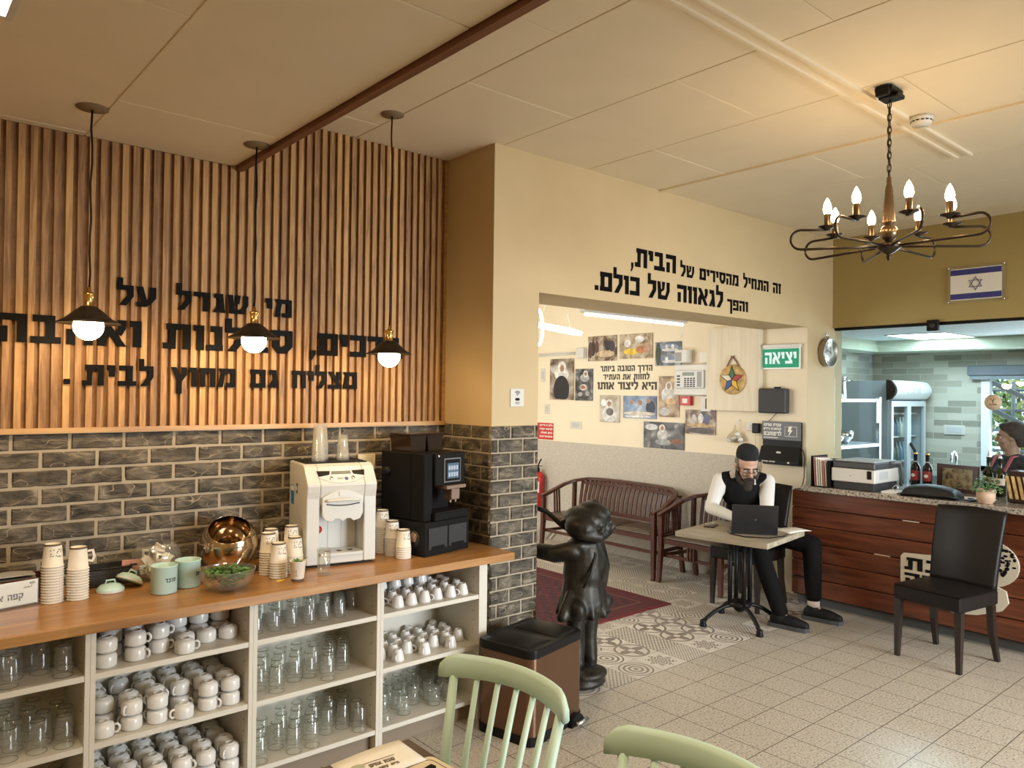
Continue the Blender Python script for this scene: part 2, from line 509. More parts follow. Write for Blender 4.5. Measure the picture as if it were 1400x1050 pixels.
def heb(mb, text, h, right, left, up=(0, 0, 1), un=(0, -1, 0), th=.004, gap=.13, space=.42, mi=0, M=None, letters=None):
    """lays Hebrew text from point `right` to point `left` (reading direction), letters h high, th thick"""
    right, left, up = Vector(right), Vector(left), Vector(up)
    W = sum((GL[c][0] if c != ' ' else space) for c in text) + gap * (len(text) - 1)
    L = (left - right).length; d = (left - right).normalized(); k = L / W
    x = 0.0
    for c in text:
        if c == ' ': x += space + gap; continue
        w, polys = GL[c]
        if letters: mb = MB()
        for ip, p in enumerate(polys):
            q = [((w - a) * k, b * h) for a, b in p]
            mb.prism([(x * k + a, b) for a, b in q], th + .00025 * ip, right, d, up, un, mi, M)
        if letters: part('letter', mb, letters[1], letters[0])
        x += w + gap
    return mb
# ------------------------------------------------------------------ materials
CREAM = plain('cream_paint', (.52, .395, .215), .65, bump=.08, bscale=90, vary=.03)
ALC = plain('pale_cream_paint', (.80, .70, .52), .6, bump=.08, bscale=90, vary=.02)
OLIVE = plain('olive_paint', (.36, .275, .10), .65, bump=.08, bscale=90, vary=.03)
CEILM = plain('ceiling_board', (.74, .65, .48), .8, bump=.05, bscale=160, vary=.02)
WHITE = plain('white_laminate', (.58, .54, .455), .4)
WHITEG = plain('white_ceramic', (.66, .645, .61), .2)
WPLAST = plain('white_plastic', (.61, .595, .54), .32)
PAPER = plain('white_paper', (.82, .79, .72), .7)
BLACK = plain('black_plastic', (.009, .0085, .008), .4, spec=.14)
BLACKM = plain('matt_black', (.008, .0075, .007), .55, spec=.10)
DGREY = plain('dark_grey_plastic', (.035, .034, .035), .5, spec=.25)
CHROME = plain('chrome', (.75, .75, .75), .12, 1.0)
STEEL = plain('brushed_steel', (.60, .62, .63), .3, 1.0)
BRASS = plain('brass', (.62, .40, .14), .25, 1.0)
IRON = plain('dark_iron', (.035, .03, .028), .4, .6)
BRONZE = plain('dark_bronze', (.024, .021, .016), .44, .55, bump=.9, bscale=20, vary=.65, vscale=9, spec=.35)
LEATHER = plain('black_leather', (.011, .009, .008), .42, spec=.2, bump=.12, bscale=160)
DARKWOOD = wood('dark_red_wood', (.035, .010, .006), (.11, .035, .020), .35, 'x', 1.4)
OAK_TOP = wood('oak_butcher_block', (.24, .105, .030), (.52, .275, .092), .3, 'x', .9, (.55, .09))
def slat_mat():
    t = MT('slat_oak', (.4, .2, .07), .55)
    p = t.pos(); x, y, z = t.xyz(p)
    k = t.white(((x + 1.6) / .0455).floor(), y * 0.0)
    n = t.noise(t.mapping(p, (24, 24, 1.8)), 2.4, 5, .7)
    col = t.ramp(n + k * .34 - .17, [(.22, (.17, .075, .019)), (.5, (.36, .185, .056)), (.78, (.52, .295, .098))])
    t.base(col); t.bump(n, .12, .002)
    return t.m


SLATW = slat_mat()
SLATB = plain('slat_backing', (.21, .098, .027), .6, vary=.3, vscale=12)
TRIMW = wood('trim_oak', (.32, .165, .050), (.52, .31, .115), .45, 'x', 1.2)
SOFTRIM = wood('soffit_walnut', (.10, .035, .012), (.20, .075, .028), .5, 'y', 1.2)
REDWOOD = wood('red_mahogany', (.055, .014, .006), (.20, .058, .024), .30, 'y', .8)
RED = plain('red_paint', (.50, .02, .02), .35)
MINT = plain('mint_paint', (.50, .66, .56), .45, vary=.05, vscale=3)
TEALTIN = plain('pale_teal_enamel', (.44, .62, .56), .3)
CLEAR = glass('clear_glass', (.97, .98, .965), .03, 1.6, thin=True, milky=.045)
PANE = glass('window_glass', (.95, .985, .99), 0, 1.35, thin=True)
PCUP = glass('clear_plastic', (.95, .95, .93), .15, 1.45, thin=True, milky=.13)
RIMG = glass('glass_edge', (.74, .75, .70), .05, 1.6, thin=True)
GREEN = plain('leaf_green', (.085, .20, .04), .45, vary=.4, vscale=14)


def stone():
    t = MT('grey_split_stone', (.08, .07, .06), .6, spec=.3)
    p = t.pos()
    q = t.mapping(p, (1, 1, 2.4))
    n1 = t.noise(q, 11, 6, .7); n2 = t.noise(q, 6.0, 1, .1)
    vein = (n2 - .5).abs().lt(.0055)
    col = t.ramp(n1, [(.26, (.022, .017, .011)), (.48, (.072, .058, .040)), (.62, (.135, .110, .076)), (.76, (.27, .23, .165))])
    col = t.mix(vein * .7, col, (.30, .24, .16))
    t.base(col); t.bump(n1 + t.noise(q, 44, 4) * .5, .8, .010)
    return t.m


STONE = stone()
MORTAR = plain('pale_mortar', (.34, .285, .205), .85, bump=.3, bscale=150)


def floor_mat():
    t = MT('terrazzo_tile', (.5, .5, .5), .3)
    p = t.pos(); x, y, z = t.xyz(p)
    u = ((x - .155) / .25); v = ((y - .05) / .25)
    fu, fv = u.fract(), v.fract()
    edge = fu.min(fu * -1 + 1).min(fv.min(fv * -1 + 1))
    grout = edge.lt(.010)
    chip = t.voronoi(p, 95, 'F1', 'Color')
    sp = t.noise(p, 85, 4)
    col = t.ramp(sp, [(.33, (.15, .12, .085)), (.41, (.38, .335, .265)), (.60, (.47, .42, .34)), (.72, (.58, .53, .445))])
    w = t.white(u.floor(), v.floor())
    col = t.mix(w * .18, col, (.40, .345, .265))
    n = t.nt.nodes.new('ShaderNodeTexVoronoi'); n.inputs['Scale'].default_value = 95; t.nt.links.new(p, n.inputs['Vector'])
    spot = E(t.nt, n.outputs['Distance']).lt(.24)
    col = t.mix(spot * .55, col, (.12, .095, .07))
    col = t.mix(grout, col, (.085, .07, .055))
    t.base(col); t.rough(sp * .2 + .22)
    return t.m


def pattern_mat(name='patterned_tile', size=.25, ox=.155, oy=.05):
    t = MT(name, (.5, .5, .5), .4)
    p = t.pos(); x, y, z = t.xyz(p)
    U, V = (x - ox) / size, (y + z - oy) / size
    iu, iv = U.floor(), V.floor()
    u, v = U.fract() - .5, V.fract() - .5
    r = (u * u + v * v).sqrt(); a = v.atan2(u)
    k = t.white(iu, iv)
    m1 = (r * 46).sin().gt(.1) * r.lt(.46)                                   # rings
    m2 = ((u + v) * 31.4).sin().abs().lt(.36).max(((u - v) * 31.4).sin().abs().lt(.36))   # diamond lattice
    m3 = ((u * 50).sin() * (v * 50).sin()).gt(0.0)                           # small checks
    pet = (a * 4).cos() * .13 + .3
    m4 = (r.lt(pet) * r.gt(.10)).max(r.gt(.43) * r.lt(.50))                  # flower
    m5 = (u.abs() + v.abs()) * 40
    m5 = m5.sin().gt(0.0)                                                    # nested diamonds
    m6 = ((a * 8).cos() * .08 + .34)
    m6 = r.lt(m6) * (r * 60 + (a * 8).cos() * 2).sin().gt(-.2)               # star rosette
    sel = m1 * k.lt(.16)
    lo = .16
    for m, hi in ((m2, .36), (m3, .52), (m4, .68), (m5, .84), (m6, 1.1)):
        sel = sel + m * k.lt(hi) * k.gt(lo); lo = hi
    tone = t.white(iu + 17.0, iv)
    la = t.mix(tone, (.62, .57, .49), (.50, .45, .38)); da = t.mix(tone, (.12, .10, .080), (.20, .175, .145))
    col = t.mix(sel * .95, la, da)
    fu, fv = u.abs(), v.abs()
    col = t.mix(fu.max(fv).gt(.493), col, (.25, .22, .18))
    col = t.mix(t.noise(p, 14, 4) * .25, col, (.42, .37, .30))
    t.base(col)
    return t.m


FLOORM = floor_mat()
PATT = pattern_mat()
BORDER = pattern_mat('patterned_tile_small', .12, .0, .0)


def wainscot():
    t = MT('woven_wallcovering', (.55, .5, .42), .8)
    p = t.pos()
    n = t.noise(t.mapping(p, (2, 14, 120)), 2.2, 4)
    t.base(t.ramp(n, [(.3, (.40, .36, .30)), (.7, (.60, .55, .47))])); t.bump(n, .25, .004)
    return t.m


def kitchen_tile():
    t = MT('kitchen_wall_tile', (.5, .5, .45), .3)
    p = t.pos(); x, y, z = t.xyz(p)
    row = (z / .075).floor()
    q = (x + y) / .30 + (row * .5).fract()
    k = t.white(q.floor(), row)
    fu, fv = q.fract(), (z / .075).fract()
    g = fu.min(fu * -1 + 1).lt(.012).max(fv.min(fv * -1 + 1).lt(.05))
    col = t.ramp(k, [(.1, (.22, .22, .17)), (.3, (.34, .33, .26)), (.55, (.47, .46, .38)), (.9, (.52, .51, .43))])
    col = t.mix(t.noise(t.mapping(p, (4, 4, 30)), 3, 4) * .3, col, (.62, .60, .52))
    col = t.mix(g, col, (.50, .49, .43))
    t.base(col)
    return t.m


WAINS = wainscot()
KTILE = kitchen_tile()
KCOVE = plain('pale_green_paint', (.50, .55, .42), .6)
KCEIL = plain('kitchen_ceiling', (.66, .70, .70), .7)
KFLOOR = plain('kitchen_floor', (.30, .31, .30), .4)
ASPHALT = plain('outdoor_paving', (.35, .33, .30), .8)


def bx(*a, **k): return MB().box(*a, **k)


# ------------------------------------------------------------------ the room shell
ZC, ZU = 2.885, 3.19
XP, XO, YH, XE, XR = 2.755, 3.113, 3.40, 6.32, 6.77
struct('floor', bx(-1.75, 6.95, -3.2, 3.053, -.1, 0).box(-1.75, XP, 3.053, 4.05, -.1, 0), FLOORM)
struct('floor_corridor', bx(XP, 6.95, 3.053, 4.05, -.1, 0).box(2.0, 6.47, 4.05, 8.2, -.1, 0), PATT)
struct('wall_left', bx(-1.75, XP, 3.885, 4.05, 0, 3.25), CREAM)
mb = bx(XP, XO, YH, 4.05, 0, 3.25)
struct('wall_pillar', mb, CREAM)
struct('wall_header', bx(XO, 6.95, YH, 3.84, 2.36, 3.25), CREAM)
struct('wall_stub', bx(XE, 6.95, YH, 3.84, 0, 2.36), CREAM)
mb = bx(XR, 6.95, -3.2, YH, 2.38, 3.25).box(XR, 6.95, -3.2, .2, 0, 2.38)
struct('wall_right', mb, OLIVE)
mb = bx(-1.75, 3.0, -3.2, -3.0, 0, 3.25).box(6.2, 6.95, -3.2, -3.0, 0, 3.25).box(3.0, 6.2, -3.2, -3.0, 0, .35).box(3.0, 6.2, -3.2, -3.0, 2.65, 3.25)
struct('wall_back', mb, CREAM)
w = struct('window_1', bx(3.0, 6.2, -3.14, -3.07, .35, .41).box(3.0, 6.2, -3.14, -3.07, 2.59, 2.65).box(3.0, 3.06, -3.14, -3.07, .41, 2.59).box(6.14, 6.2, -3.14, -3.07, .41, 2.59).box(4.57, 4.63, -3.14, -3.07, .41, 2.59), WHITE)
struct('window_pane', bx(3.06, 4.57, -3.11, -3.10, .41, 2.59).box(4.63, 6.14, -3.11, -3.10, .41, 2.59), PANE, w)
struct('wall_west', bx(-1.75, -1.6, -3.2, 4.05, 0, 3.25), CREAM)

# ceilings: boards with open joints under a slab
def boards(name, x0, x1, y0, y1, z, xs, step, off):
    mb = bx(x0, x1, y0, y1, z + .005, z + .06)
    xs = [x0] + [x for x in xs if x0 < x < x1] + [x1]
    for i in range(len(xs) - 1):
        y = y0 - (off[i % len(off)] % step)
        ys = [y0]
        yy = off[i % len(off)] - 40 * step
        while yy < y1:
            if yy > y0 + .02: ys.append(yy)
            yy += step
        ys.append(y1)
        for j in range(len(ys) - 1):
            mb.box(xs[i] + .003, xs[i + 1] - .003, ys[j] + .003, ys[j + 1] - .003, z + random.uniform(0, .0012), z + .007, ch=.002)
    return struct(name, mb, CEILM)


boards('ceiling', 1.445, XR, -3.0, 3.885, ZU, [2.114, 2.815, 3.525, 4.26, 4.98, 5.7, 6.4], 1.4, [2.2, 2.815, 2.16, 2.862, 2.3, 2.0, 2.6, 2.3])
boards('ceiling_lower', -1.6, 1.43, -3.0, 3.862, ZC, [-1.35, -.65, .05, .745], 1.4, [2.1, 2.9, 2.0, 2.4, 3.29])
struct('ceiling_fascia', bx(1.395, 1.445, -3.0, 3.861, ZC + .005, ZU + .05), CREAM)
struct('trim_1', bx(1.43, 1.465, -3.0, 3.861, ZC - .022, ZC + .10), SOFTRIM)
# raised metal channel across the upper ceiling, and the proud joint strip
mb = bx(1.47, 4.945, 1.640, 1.655, ZU - .016, ZU + .01).box(1.47, 4.945, 1.715, 1.73, ZU - .016, ZU + .01).box(1.47, 4.945, 1.655, 1.715, ZU - .004, ZU + .01)
struct('trim_2', mb, CEILM)
struct('trim_3', bx(4.245, 4.275, -3.0, 3.395, ZU - .012, ZU + .005), CEILM)

# slatted oak cladding and its bottom rail
mb = bx(-1.6, 2.735, 3.872, 3.886, 1.56, ZU + .0, mi=1)
x = -1.598
while x < 2.72:
    top = ZC if x < 1.44 else ZU
    mb.box(x, x + .0260, 3.854, 3.873, 1.56, top - .002)
    x += .0455
struct('trim_4', mb, [SLATW, SLATB])
struct('trim_5', bx(-1.6, 2.745, 3.842, 3.886, 1.548, 1.572), TRIMW)
struct('trim_6', bx(2.735, XP, 3.862, 3.886, 1.572, ZU), TRIMW)

# split-stone bricks: wall and the pillar's two seen faces
def brick_wall(name, specs):
    mb = MB()
    rnd = random.Random(3)
    NU, NV = 9, 4
    for (o, ux, un, L, z0, z1, bl, bh, gap, skew) in specs:
        o, ux, un = Vector(o), Vector(ux), Vector(un)
        n = int((z1 - z0) / bh) + 1
        for r in range(n):
            zt = z1 - r * bh; zb = max(z0, zt - bh + gap)
            if zt - zb < .012: continue
            a = -(bl * (.5 if r % 2 else 0) + skew)
            while a < L:
                a0, a1 = max(0, a), min(L, a + bl - gap)
                if a1 - a0 > .015:
                    d = rnd.uniform(.008, .012); sd = rnd.uniform(0, 90)
                    th = rnd.uniform(.15, .6) * rnd.choice((-1, 1)); ct, st = math.cos(th), math.sin(th)
                    vs, fs = [], []
                    for i in range(NU + 1):
                        for j in range(NV + 1):
                            u, v = i / NU, j / NV
                            e = min(i, NU - i, j, NV - j)
                            px, pz = a0 + (a1 - a0) * u, zb + (zt - zb) * v
                            if e == 0: h = 0.0
                            else:
                                q = Vector(((px * ct + pz * st) * 9 + sd, (pz * ct - px * st) * 26, sd * .7))
                                h = d + .011 * (abs(noise.noise(q)) - .25) + .005 * noise.noise(q * 2.3)
                                if e == 1 and (i in (1, NU - 1) or j in (1, NV - 1)): h *= .75
                            if e: px += rnd.uniform(-.002, .002); pz += rnd.uniform(-.002, .002)
                            if 0 < e < 2:
                                if i == 1: px = a0 + .007
                                if i == NU - 1: px = a1 - .007
                                if j == 1: pz = zb + .006
                                if j == NV - 1: pz = zt - .006
                            vs.append(o + ux * px + Vector((0, 0, pz)) + un * h)
                    w = NV + 1
                    fs = [(i * w + j, (i + 1) * w + j, (i + 1) * w + j + 1, i * w + j + 1) for i in range(NU) for j in range(NV)]
                    mb.add(vs, fs, 0)
                a += bl
    return mb


mb = brick_wall('', [((.1, 3.872, 0), (1, 0, 0), (0, -1, 0), XP - .1, .70, 1.545, .222, .0795, .0095, .05)])
mb.box(-1.6, XP, 3.870, 3.886, 0, 1.548, mi=1)
struct('trim_7', mb, [STONE, MORTAR])
mb = brick_wall('', [((XP - .004, YH - .004, 0), (1, 0, 0), (0, -1, 0), XO - XP + .004, .0, 1.555, .190, .0795, .009, .04),
                     ((XP - .004, 3.87, 0), (0, -1, 0), (-1, 0, 0), .47, .0, 1.555, .190, .0795, .009, .09)])
mb.box(XP - .004, XO, YH - .004, YH, 0, 1.556, mi=1).box(XP - .004, XP, YH, 3.87, 0, 1.556, mi=1)
struct('trim_8', mb, [STONE, MORTAR])

# corridor beyond the opening
struct('wall_corridor', bx(XE, 6.47, 3.84, 8.2, 1.18, 3.0), ALC)
struct('wall_corridor_lower', bx(XE - .004, 6.47, 3.84, 8.2, 0, 1.18), WAINS)
struct('wall_stub_lining', bx(XE - .002, XE, YH + .001, 3.84, 0, 2.36), ALC)
struct('baseboard_corridor', bx(XE - .016, XE - .004, 3.84, 8.0, 0, .085), BORDER)
struct('wall_corridor_end', bx(2.0, 6.47, 8.0, 8.2, 0, 3.0), ALC)
mb = bx(2.0, 2.2, 4.05, 8.2, 0, .5).box(2.0, 2.2, 4.05, 8.2, 2.75, 3.0).box(2.0, 2.2, 4.05, 5.1, .5, 2.75).box(2.0, 2.2, 7.5, 8.2, .5, 2.75)
struct('wall_corridor_left', mb, ALC)
w = struct('window_2', bx(2.05, 2.12, 5.1, 7.5, .5, .56).box(2.05, 2.12, 5.1, 7.5, 2.69, 2.75).box(2.05, 2.12, 5.1, 5.16, .56, 2.69).box(2.05, 2.12, 7.44, 7.5, .56, 2.69).box(2.05, 2.12, 6.27, 6.33, .56, 2.69), WHITE)
struct('window_pane', bx(2.08, 2.09, 5.16, 6.27, .56, 2.69).box(2.08, 2.09, 6.33, 7.44, .56, 2.69), PANE, w)
struct('ceiling_corridor', bx(2.0, 6.47, 4.05, 8.2, 2.95, 3.05).box(XO, 6.47, 3.84, 4.05, 2.95, 3.05), CEILM)

# kitchen behind the serving glass
struct('floor_kitchen', bx(6.95, 9.7, -1.2, 4.45, -.1, 0), KFLOOR)
struct('wall_kitchen_left', bx(6.47, 9.7, 4.25, 4.45, 0, 2.7), KTILE)
struct('wall_kitchen_near', bx(6.47, 6.95, 3.84, 4.25, 0, 2.7), KTILE)
struct('wall_kitchen_end', bx(6.95, 9.7, -1.2, -1.0, 0, 2.7), KTILE)
WY0, WY1, WZ0, WZ1 = 1.75, 3.05, .95, 2.02
mb = bx(9.5, 9.7, WY1, 4.25, 0, 2.7).box(9.5, 9.7, -1.0, WY0, 0, 2.7).box(9.5, 9.7, WY0, WY1, 0, WZ0).box(9.5, 9.7, WY0, WY1, WZ1, 2.7)
struct('wall_kitchen_far', mb, KTILE)
struct('ceiling_kitchen', bx(6.95, 9.7, -1.2, 4.25, 2.40, 2.5), KCEIL)
struct('trim_9', bx(8.95, 9.5, -1.0, 4.25, 2.275, 2.40).box(6.95, 8.95, 3.95, 4.25, 2.275, 2.40), KCOVE)
mb = MB()
for a, b in ((WY0, WY0 + .05), (WY1 - .085, WY1), ((WY0 + WY1) / 2 - .03, (WY0 + WY1) / 2 + .03)): mb.box(9.48, 9.56, a, b, WZ0, WZ1)
mb.box(9.48, 9.56, WY0, WY1, WZ0, WZ0 + .05).box(9.48, 9.56, WY0, WY1, WZ1 - .05, WZ1)
w = struct('window_3', mb, plain('white_window_frame', (.78, .84, .86), .4))
struct('window_pane', bx(9.53, 9.536, WY0, WY1, WZ0, WZ1), PANE, w)
# serving glass between dining room and kitchen
w = struct('window_4', bx(6.80, 6.825, .2, 3.395, 2.355, 2.38).box(6.80, 6.825, .2, .225, 1.02, 2.355), BLACK)
struct('window_pane', bx(6.808, 6.816, .225, 3.395, 1.012, 2.355), PANE, w)
# outside of the kitchen window
struct('ground_outside', bx(9.7, 16, -3, 8, -.3, -.1), ASPHALT)
# ------------------------------------------------------------------ oak worktop on white shelving bays
solo('worktop', bx(-.6, XP - .006, 3.176, 3.866, .832, .872), OAK_TOP, 'long oak butcher-block worktop along the brick wall above the open shelves', 'worktop', bevel=.003)
UX = [-.6, .6745, 1.3025, 1.9305, 2.592]
CZ = [.092, .378, .643]          # underside of each shelf; boards .022 thick
SH = .022
bays = [
    ('white open shelving bay at the end of the counter, left of the stacked mugs', (0.0, .6745)),
    ('white open shelving bay holding stacked white mugs on all three shelves', (.6745, 1.3025)),
    ('white open shelving bay holding clear tall glasses on all three shelves, under the water dispenser', (1.3025, 1.9305)),
    ('white open shelving bay with small white espresso cups, next to the bronze pedal bin', (1.9305, 2.592)),
]
for lab, (a, b) in bays:
    t = thing('shelving_unit', lab, 'shelving', ((a + b) / 2, 3.22, 0), 0, 'white open shelving bays under the oak worktop')
    w = (b - a) / 2
    end = .054 if b > 2.5 else .018
    part('side_panel', bx(-w + .0005, -w + .0185, 0, .385, 0, .830), WHITE, t)
    mb = bx(w - end, w - .0005, 0, .385, 0, .830)
    part('side_panel', mb, WHITE, t)
    pins = MB()
    for zz in (.17, .22, .27, .32, .47, .52, .57, .70, .75):
        for yy in (.05, .33):
            pins.tube([(w - end - .0012, yy, zz), (w - end + .001, yy, zz)], .0028, 6)
    part('pin_holes', pins, DGREY, t, kind='stuff')
    for z in CZ:
        part('shelf', bx(-w + .019, w - end - .0005, .003, .375, z, z + SH), WHITE, t)
    part('back_panel', bx(-w + .018, w - end, .376, .384, .09, .83), WHITE, t)
    part('plinth', bx(-w + .019, w - end - .001, .05, .065, 0, .09), plain('plinth_shaded_brown', (.20, .15, .10), .6), t)  # brown base with the toe-recess shade put into its colour

# ---- glassware and cups: one model of each, then copies
def tall_glass_mb():   # stood upside down, foot up
    return MB().lathe([(.0, .008), (.024, .008), (.0275, .004), (.0285, .0), (.0335, .0), (.0335, .0)][:0] + [(.0335, 0), (.0262, .113), (.0215, .118), (0, .118)], 18).lathe([(.0242, .104), (0, .106)], 18).tube([(.0335 * math.cos(a), .0335 * math.sin(a), .0012) for a in [2 * PI * k / 18 for k in range(18)]], .0011, 5, mi=1, closed=True).tube([(.0245 * math.cos(a), .0245 * math.sin(a), .1155) for a in [2 * PI * k / 18 for k in range(18)]], .0022, 5, mi=1, closed=True)


def mug_parts():
    b = MB().lathe([(.0345, 0), (.0405, .004), (.0415, .012), (.0415, .052), (.036, .064), (.026, .070), (.0215, .072), (.0205, .0755), (.0165, .0755), (.0155, .071), (0, .070)], 20)
    b.lathe([(.0345, 0), (.0375, .004), (.037, .05), (0, .058)], 16)
    b.v = [(x * .955, y * .955, z * .78) for x, y, z in b.v]
    h = MB().tube([(.037, 0, .011), (.049, 0, .010), (.056, 0, .019), (.056, 0, .032), (.049, 0, .041), (.036, 0, .040)], .0050, 7)
    return b, h


def espresso_parts():
    b = MB().lathe([(.031, 0), (.033, .002), (.032, .012), (.0235, .048), (.019, .056), (.0175, .0595), (.0145, .0595), (.0135, .057), (0, .056)], 16)
    b.lathe([(.031, 0), (.0298, .010), (.021, .046), (0, .05)], 14)
    h = MB().tube([(.0295, 0, .012), (.043, 0, .011), (.049, 0, .021), (.046, 0, .033), (.026, 0, .040)], .0042, 6)
    return b, h


def glass_mug_parts():
    b = MB().lathe([(.0325, 0), (.0335, .02), (.031, .085), (.027, .097), (.022, .102), (0, .102)], 16).lathe([(.0300, 0), (.0308, .02), (.0285, .08), (0, .088)], 16).tube([(.032 * math.cos(a), .032 * math.sin(a), .0015) for a in [2 * PI * k / 16 for k in range(16)]], .0014, 5, mi=1, closed=True).tube([(.024 * math.cos(a), .024 * math.sin(a), .0995) for a in [2 * PI * k / 16 for k in range(16)]], .0022, 5, mi=1, closed=True)
    h = MB().tube([(.031, 0, .02), (.044, 0, .02), (.049, 0, .034), (.049, 0, .058), (.043, 0, .072), (.029, 0, .074)], .005, 6)
    return b, h


rnd = random.Random(11)
DIAG = (PI / 4, 3 * PI / 4, 5 * PI / 4, 7 * PI / 4)


def hdir(c, n, last):
    ok = [a for a in DIAG if not (last and math.sin(a) > 0) and not (c == 0 and math.cos(a) < 0) and not (c == n - 1 and math.cos(a) > 0)]
    return rnd.choice(ok)


GLASSM = tall_glass_mb().mesh('tall_glass', [CLEAR, RIMG])


def place_glasses(x0, x1, z, rows, cols, skip, lab, grp, sc=1.0, first=0.045):
    for r in range(rows):
        for c in range(cols):
            if (r, c) in skip: continue
            x = x0 + (x1 - x0) * (c + .5) / cols + rnd.uniform(-.006, .006) + (.018 if r % 2 else -.012)
            x = min(max(x, x0 + .036), x1 - .036)
            y = 3.22 + first + r * .078 + rnd.uniform(-.006, .006)
            o = link('tall_glass', GLASSM, None, (x, y, z + .0005), rnd.uniform(0, 6))
            o.scale = (sc, sc, sc)
            tag(o, lab, 'glass', grp)


Z3, Z2, Z1 = [z + SH for z in CZ[::-1]]
g = 'clear tall glasses upside down %s'
place_glasses(.30, .655, Z3, 3, 4, {(0, 2), (2, 0)}, 'tall clear glass upside down on the top shelf of the bay left of the mugs', g % 'on the top shelf left of the mugs', 1.0, .06)
place_glasses(.30, .655, Z2, 4, 4, {(3, 3)}, 'tall clear glass upside down on the middle shelf of the bay left of the mugs', g % 'on the middle shelf left of the mugs', 1.0, .06)
place_glasses(.30, .655, Z1, 4, 4, {(0, 0)}, 'tall clear glass upside down on the bottom shelf of the bay left of the mugs', g % 'on the bottom shelf left of the mugs', 1.0, .06)
place_glasses(1.322, 1.91, Z3, 4, 7, {(0, 6)}, 'short clear glass upside down on the top shelf below the water dispenser', 'short clear glasses below the water dispenser', .84, .10)
place_glasses(1.322, 1.91, Z2, 4, 7, {(0, 0), (0, 2), (0, 5), (0, 6), (1, 6), (3, 0), (0, 3)}, 'tall clear glass upside down on the middle shelf below the water dispenser', g % 'on the middle shelf below the dispenser', 1.0, .06)
place_glasses(1.322, 1.91, Z1, 4, 7, {(0, 1), (0, 4), (3, 1), (3, 0), (0, 5)}, 'tall clear glass upside down on the bottom shelf below the water dispenser', g % 'on the bottom shelf below the dispenser', 1.0, .05)


def cup(name, parts, mat, loc, rz, lab, grp, cat='cup', store={}):
    if name not in store:
        b, h = parts()
        store[name] = (b.mesh(name, mat), h.mesh('handle', mat))
    bm_, hm = store[name]
    o = tag(link(name, bm_, None, loc, rz), lab, cat, grp)
    link('handle', hm, o)
    return o


MW0, MW1 = .694, 1.282
# top shelf: tall stacks at the left, singles at the right
lab = 'white mug with dark rim upside down on the top shelf beside the drinking glasses'
grp = 'white mugs on the top shelf of the mug bay'
for x, y, n, a in ((.742, 3.285, 2, .75), (.852, 3.30, 2, -.7), (.952, 3.34, 2, -.3), (1.03, 3.262, 1, -.2), (1.058, 3.35, 1, .75), (1.148, 3.352, 1, .75), (1.238, 3.345, 1, 2.4), (1.055, 3.448, 2, .75), (1.147, 3.448, 2, .75), (1.236, 3.44, 2, 2.3), (.785, 3.395, 2, .75), (.875, 3.42, 2, .75), (.965, 3.445, 2, .75)):
    for k in range(n): cup('mug', mug_parts, WHITEG, (x, y, Z3 + .0005 + k * .0594), a + k * .2, lab, grp)
lab = 'white mug upside down in the stacks on the middle shelf of the mug bay'
grp = 'white mugs on the middle shelf of the mug bay'
for r, y in enumerate((3.285, 3.373, 3.461, 3.549)):
    for c in range(6):
        if r == 0 and c in (0, 3): continue
        x = MW0 + .05 + c * .098 + (.01 if r % 2 else -.004) + rnd.uniform(-.004, .004)
        for k in range(2 if (r, c) != (2, 1) else 1): cup('mug', mug_parts, WHITEG, (min(x, MW1 - .045), y + rnd.uniform(-.002, .002), Z2 + .0005 + k * .0594), hdir(c, 6, r == 3), lab, grp)
cup('mug', mug_parts, WHITEG, (.735, 3.275, Z2 + .0005), -.3, 'single white mug at the shelf edge, front corner of the middle mug shelf', grp)
cup('mug', mug_parts, WHITEG, (1.03, 3.262, Z2 + .0005), 3.3, 'single white mug standing forward of the stacks, middle of the mug shelf', grp)
lab = 'white mug upside down in the stacks on the bottom shelf of the mug bay'
grp = 'white mugs on the bottom shelf of the mug bay'
for r, y in enumerate((3.285, 3.373, 3.461, 3.549)):
    for c in range(6):
        x = MW0 + .05 + c * .098 + (.008 if r % 2 else -.004) + rnd.uniform(-.004, .004)
        for k in range(2): cup('mug', mug_parts, WHITEG, (min(x, MW1 - .045), y + rnd.uniform(-.002, .002), Z1 + .0005 + k * .0594), hdir(c, 6, r == 3), lab, grp)

EX0, EX1 = 1.95, 2.535
lab, grp = 'small white espresso cup upside down on the top shelf beside the pillar', 'espresso cups on the top shelf'
for r, y in enumerate((3.29, 3.368, 3.446, 3.524)):
    for c in range(7):
        x = EX0 + .045 + c * .081 + (.012 if r % 2 else -.006) + rnd.uniform(-.002, .002)
        if r == 0 and c in (0,): continue
        for k in range(2 if r > 1 and c < 5 else 1): cup('espresso_cup', espresso_parts, WHITEG, (min(x, EX1 - .04), y + rnd.uniform(-.004, .004), Z3 + .0005 + k * .0602), hdir(c, 7, r == 3), lab, grp)
lab, grp = 'small white espresso cup upside down on the middle shelf beside the pillar', 'espresso cups on the middle shelf'
for r, y in enumerate((3.279, 3.350, 3.421, 3.492, 3.5605)):
    for c in range(7):
        x = EX0 + .045 + c * .081 + (.012 if r % 2 else -.006) + rnd.uniform(-.002, .002)
        if r == 0 and c in (0, 2, 4, 6): continue
        if r == 4 and c % 2: continue
        cup('espresso_cup', espresso_parts, WHITEG, (min(x, EX1 - .04), y + rnd.uniform(-.002, .002), Z2 + .0005), hdir(c, 7, r == 4), lab, grp)
lab, grp = 'clear glass mug with handle upside down on the bottom shelf under the espresso cups', 'glass mugs on the bottom shelf'
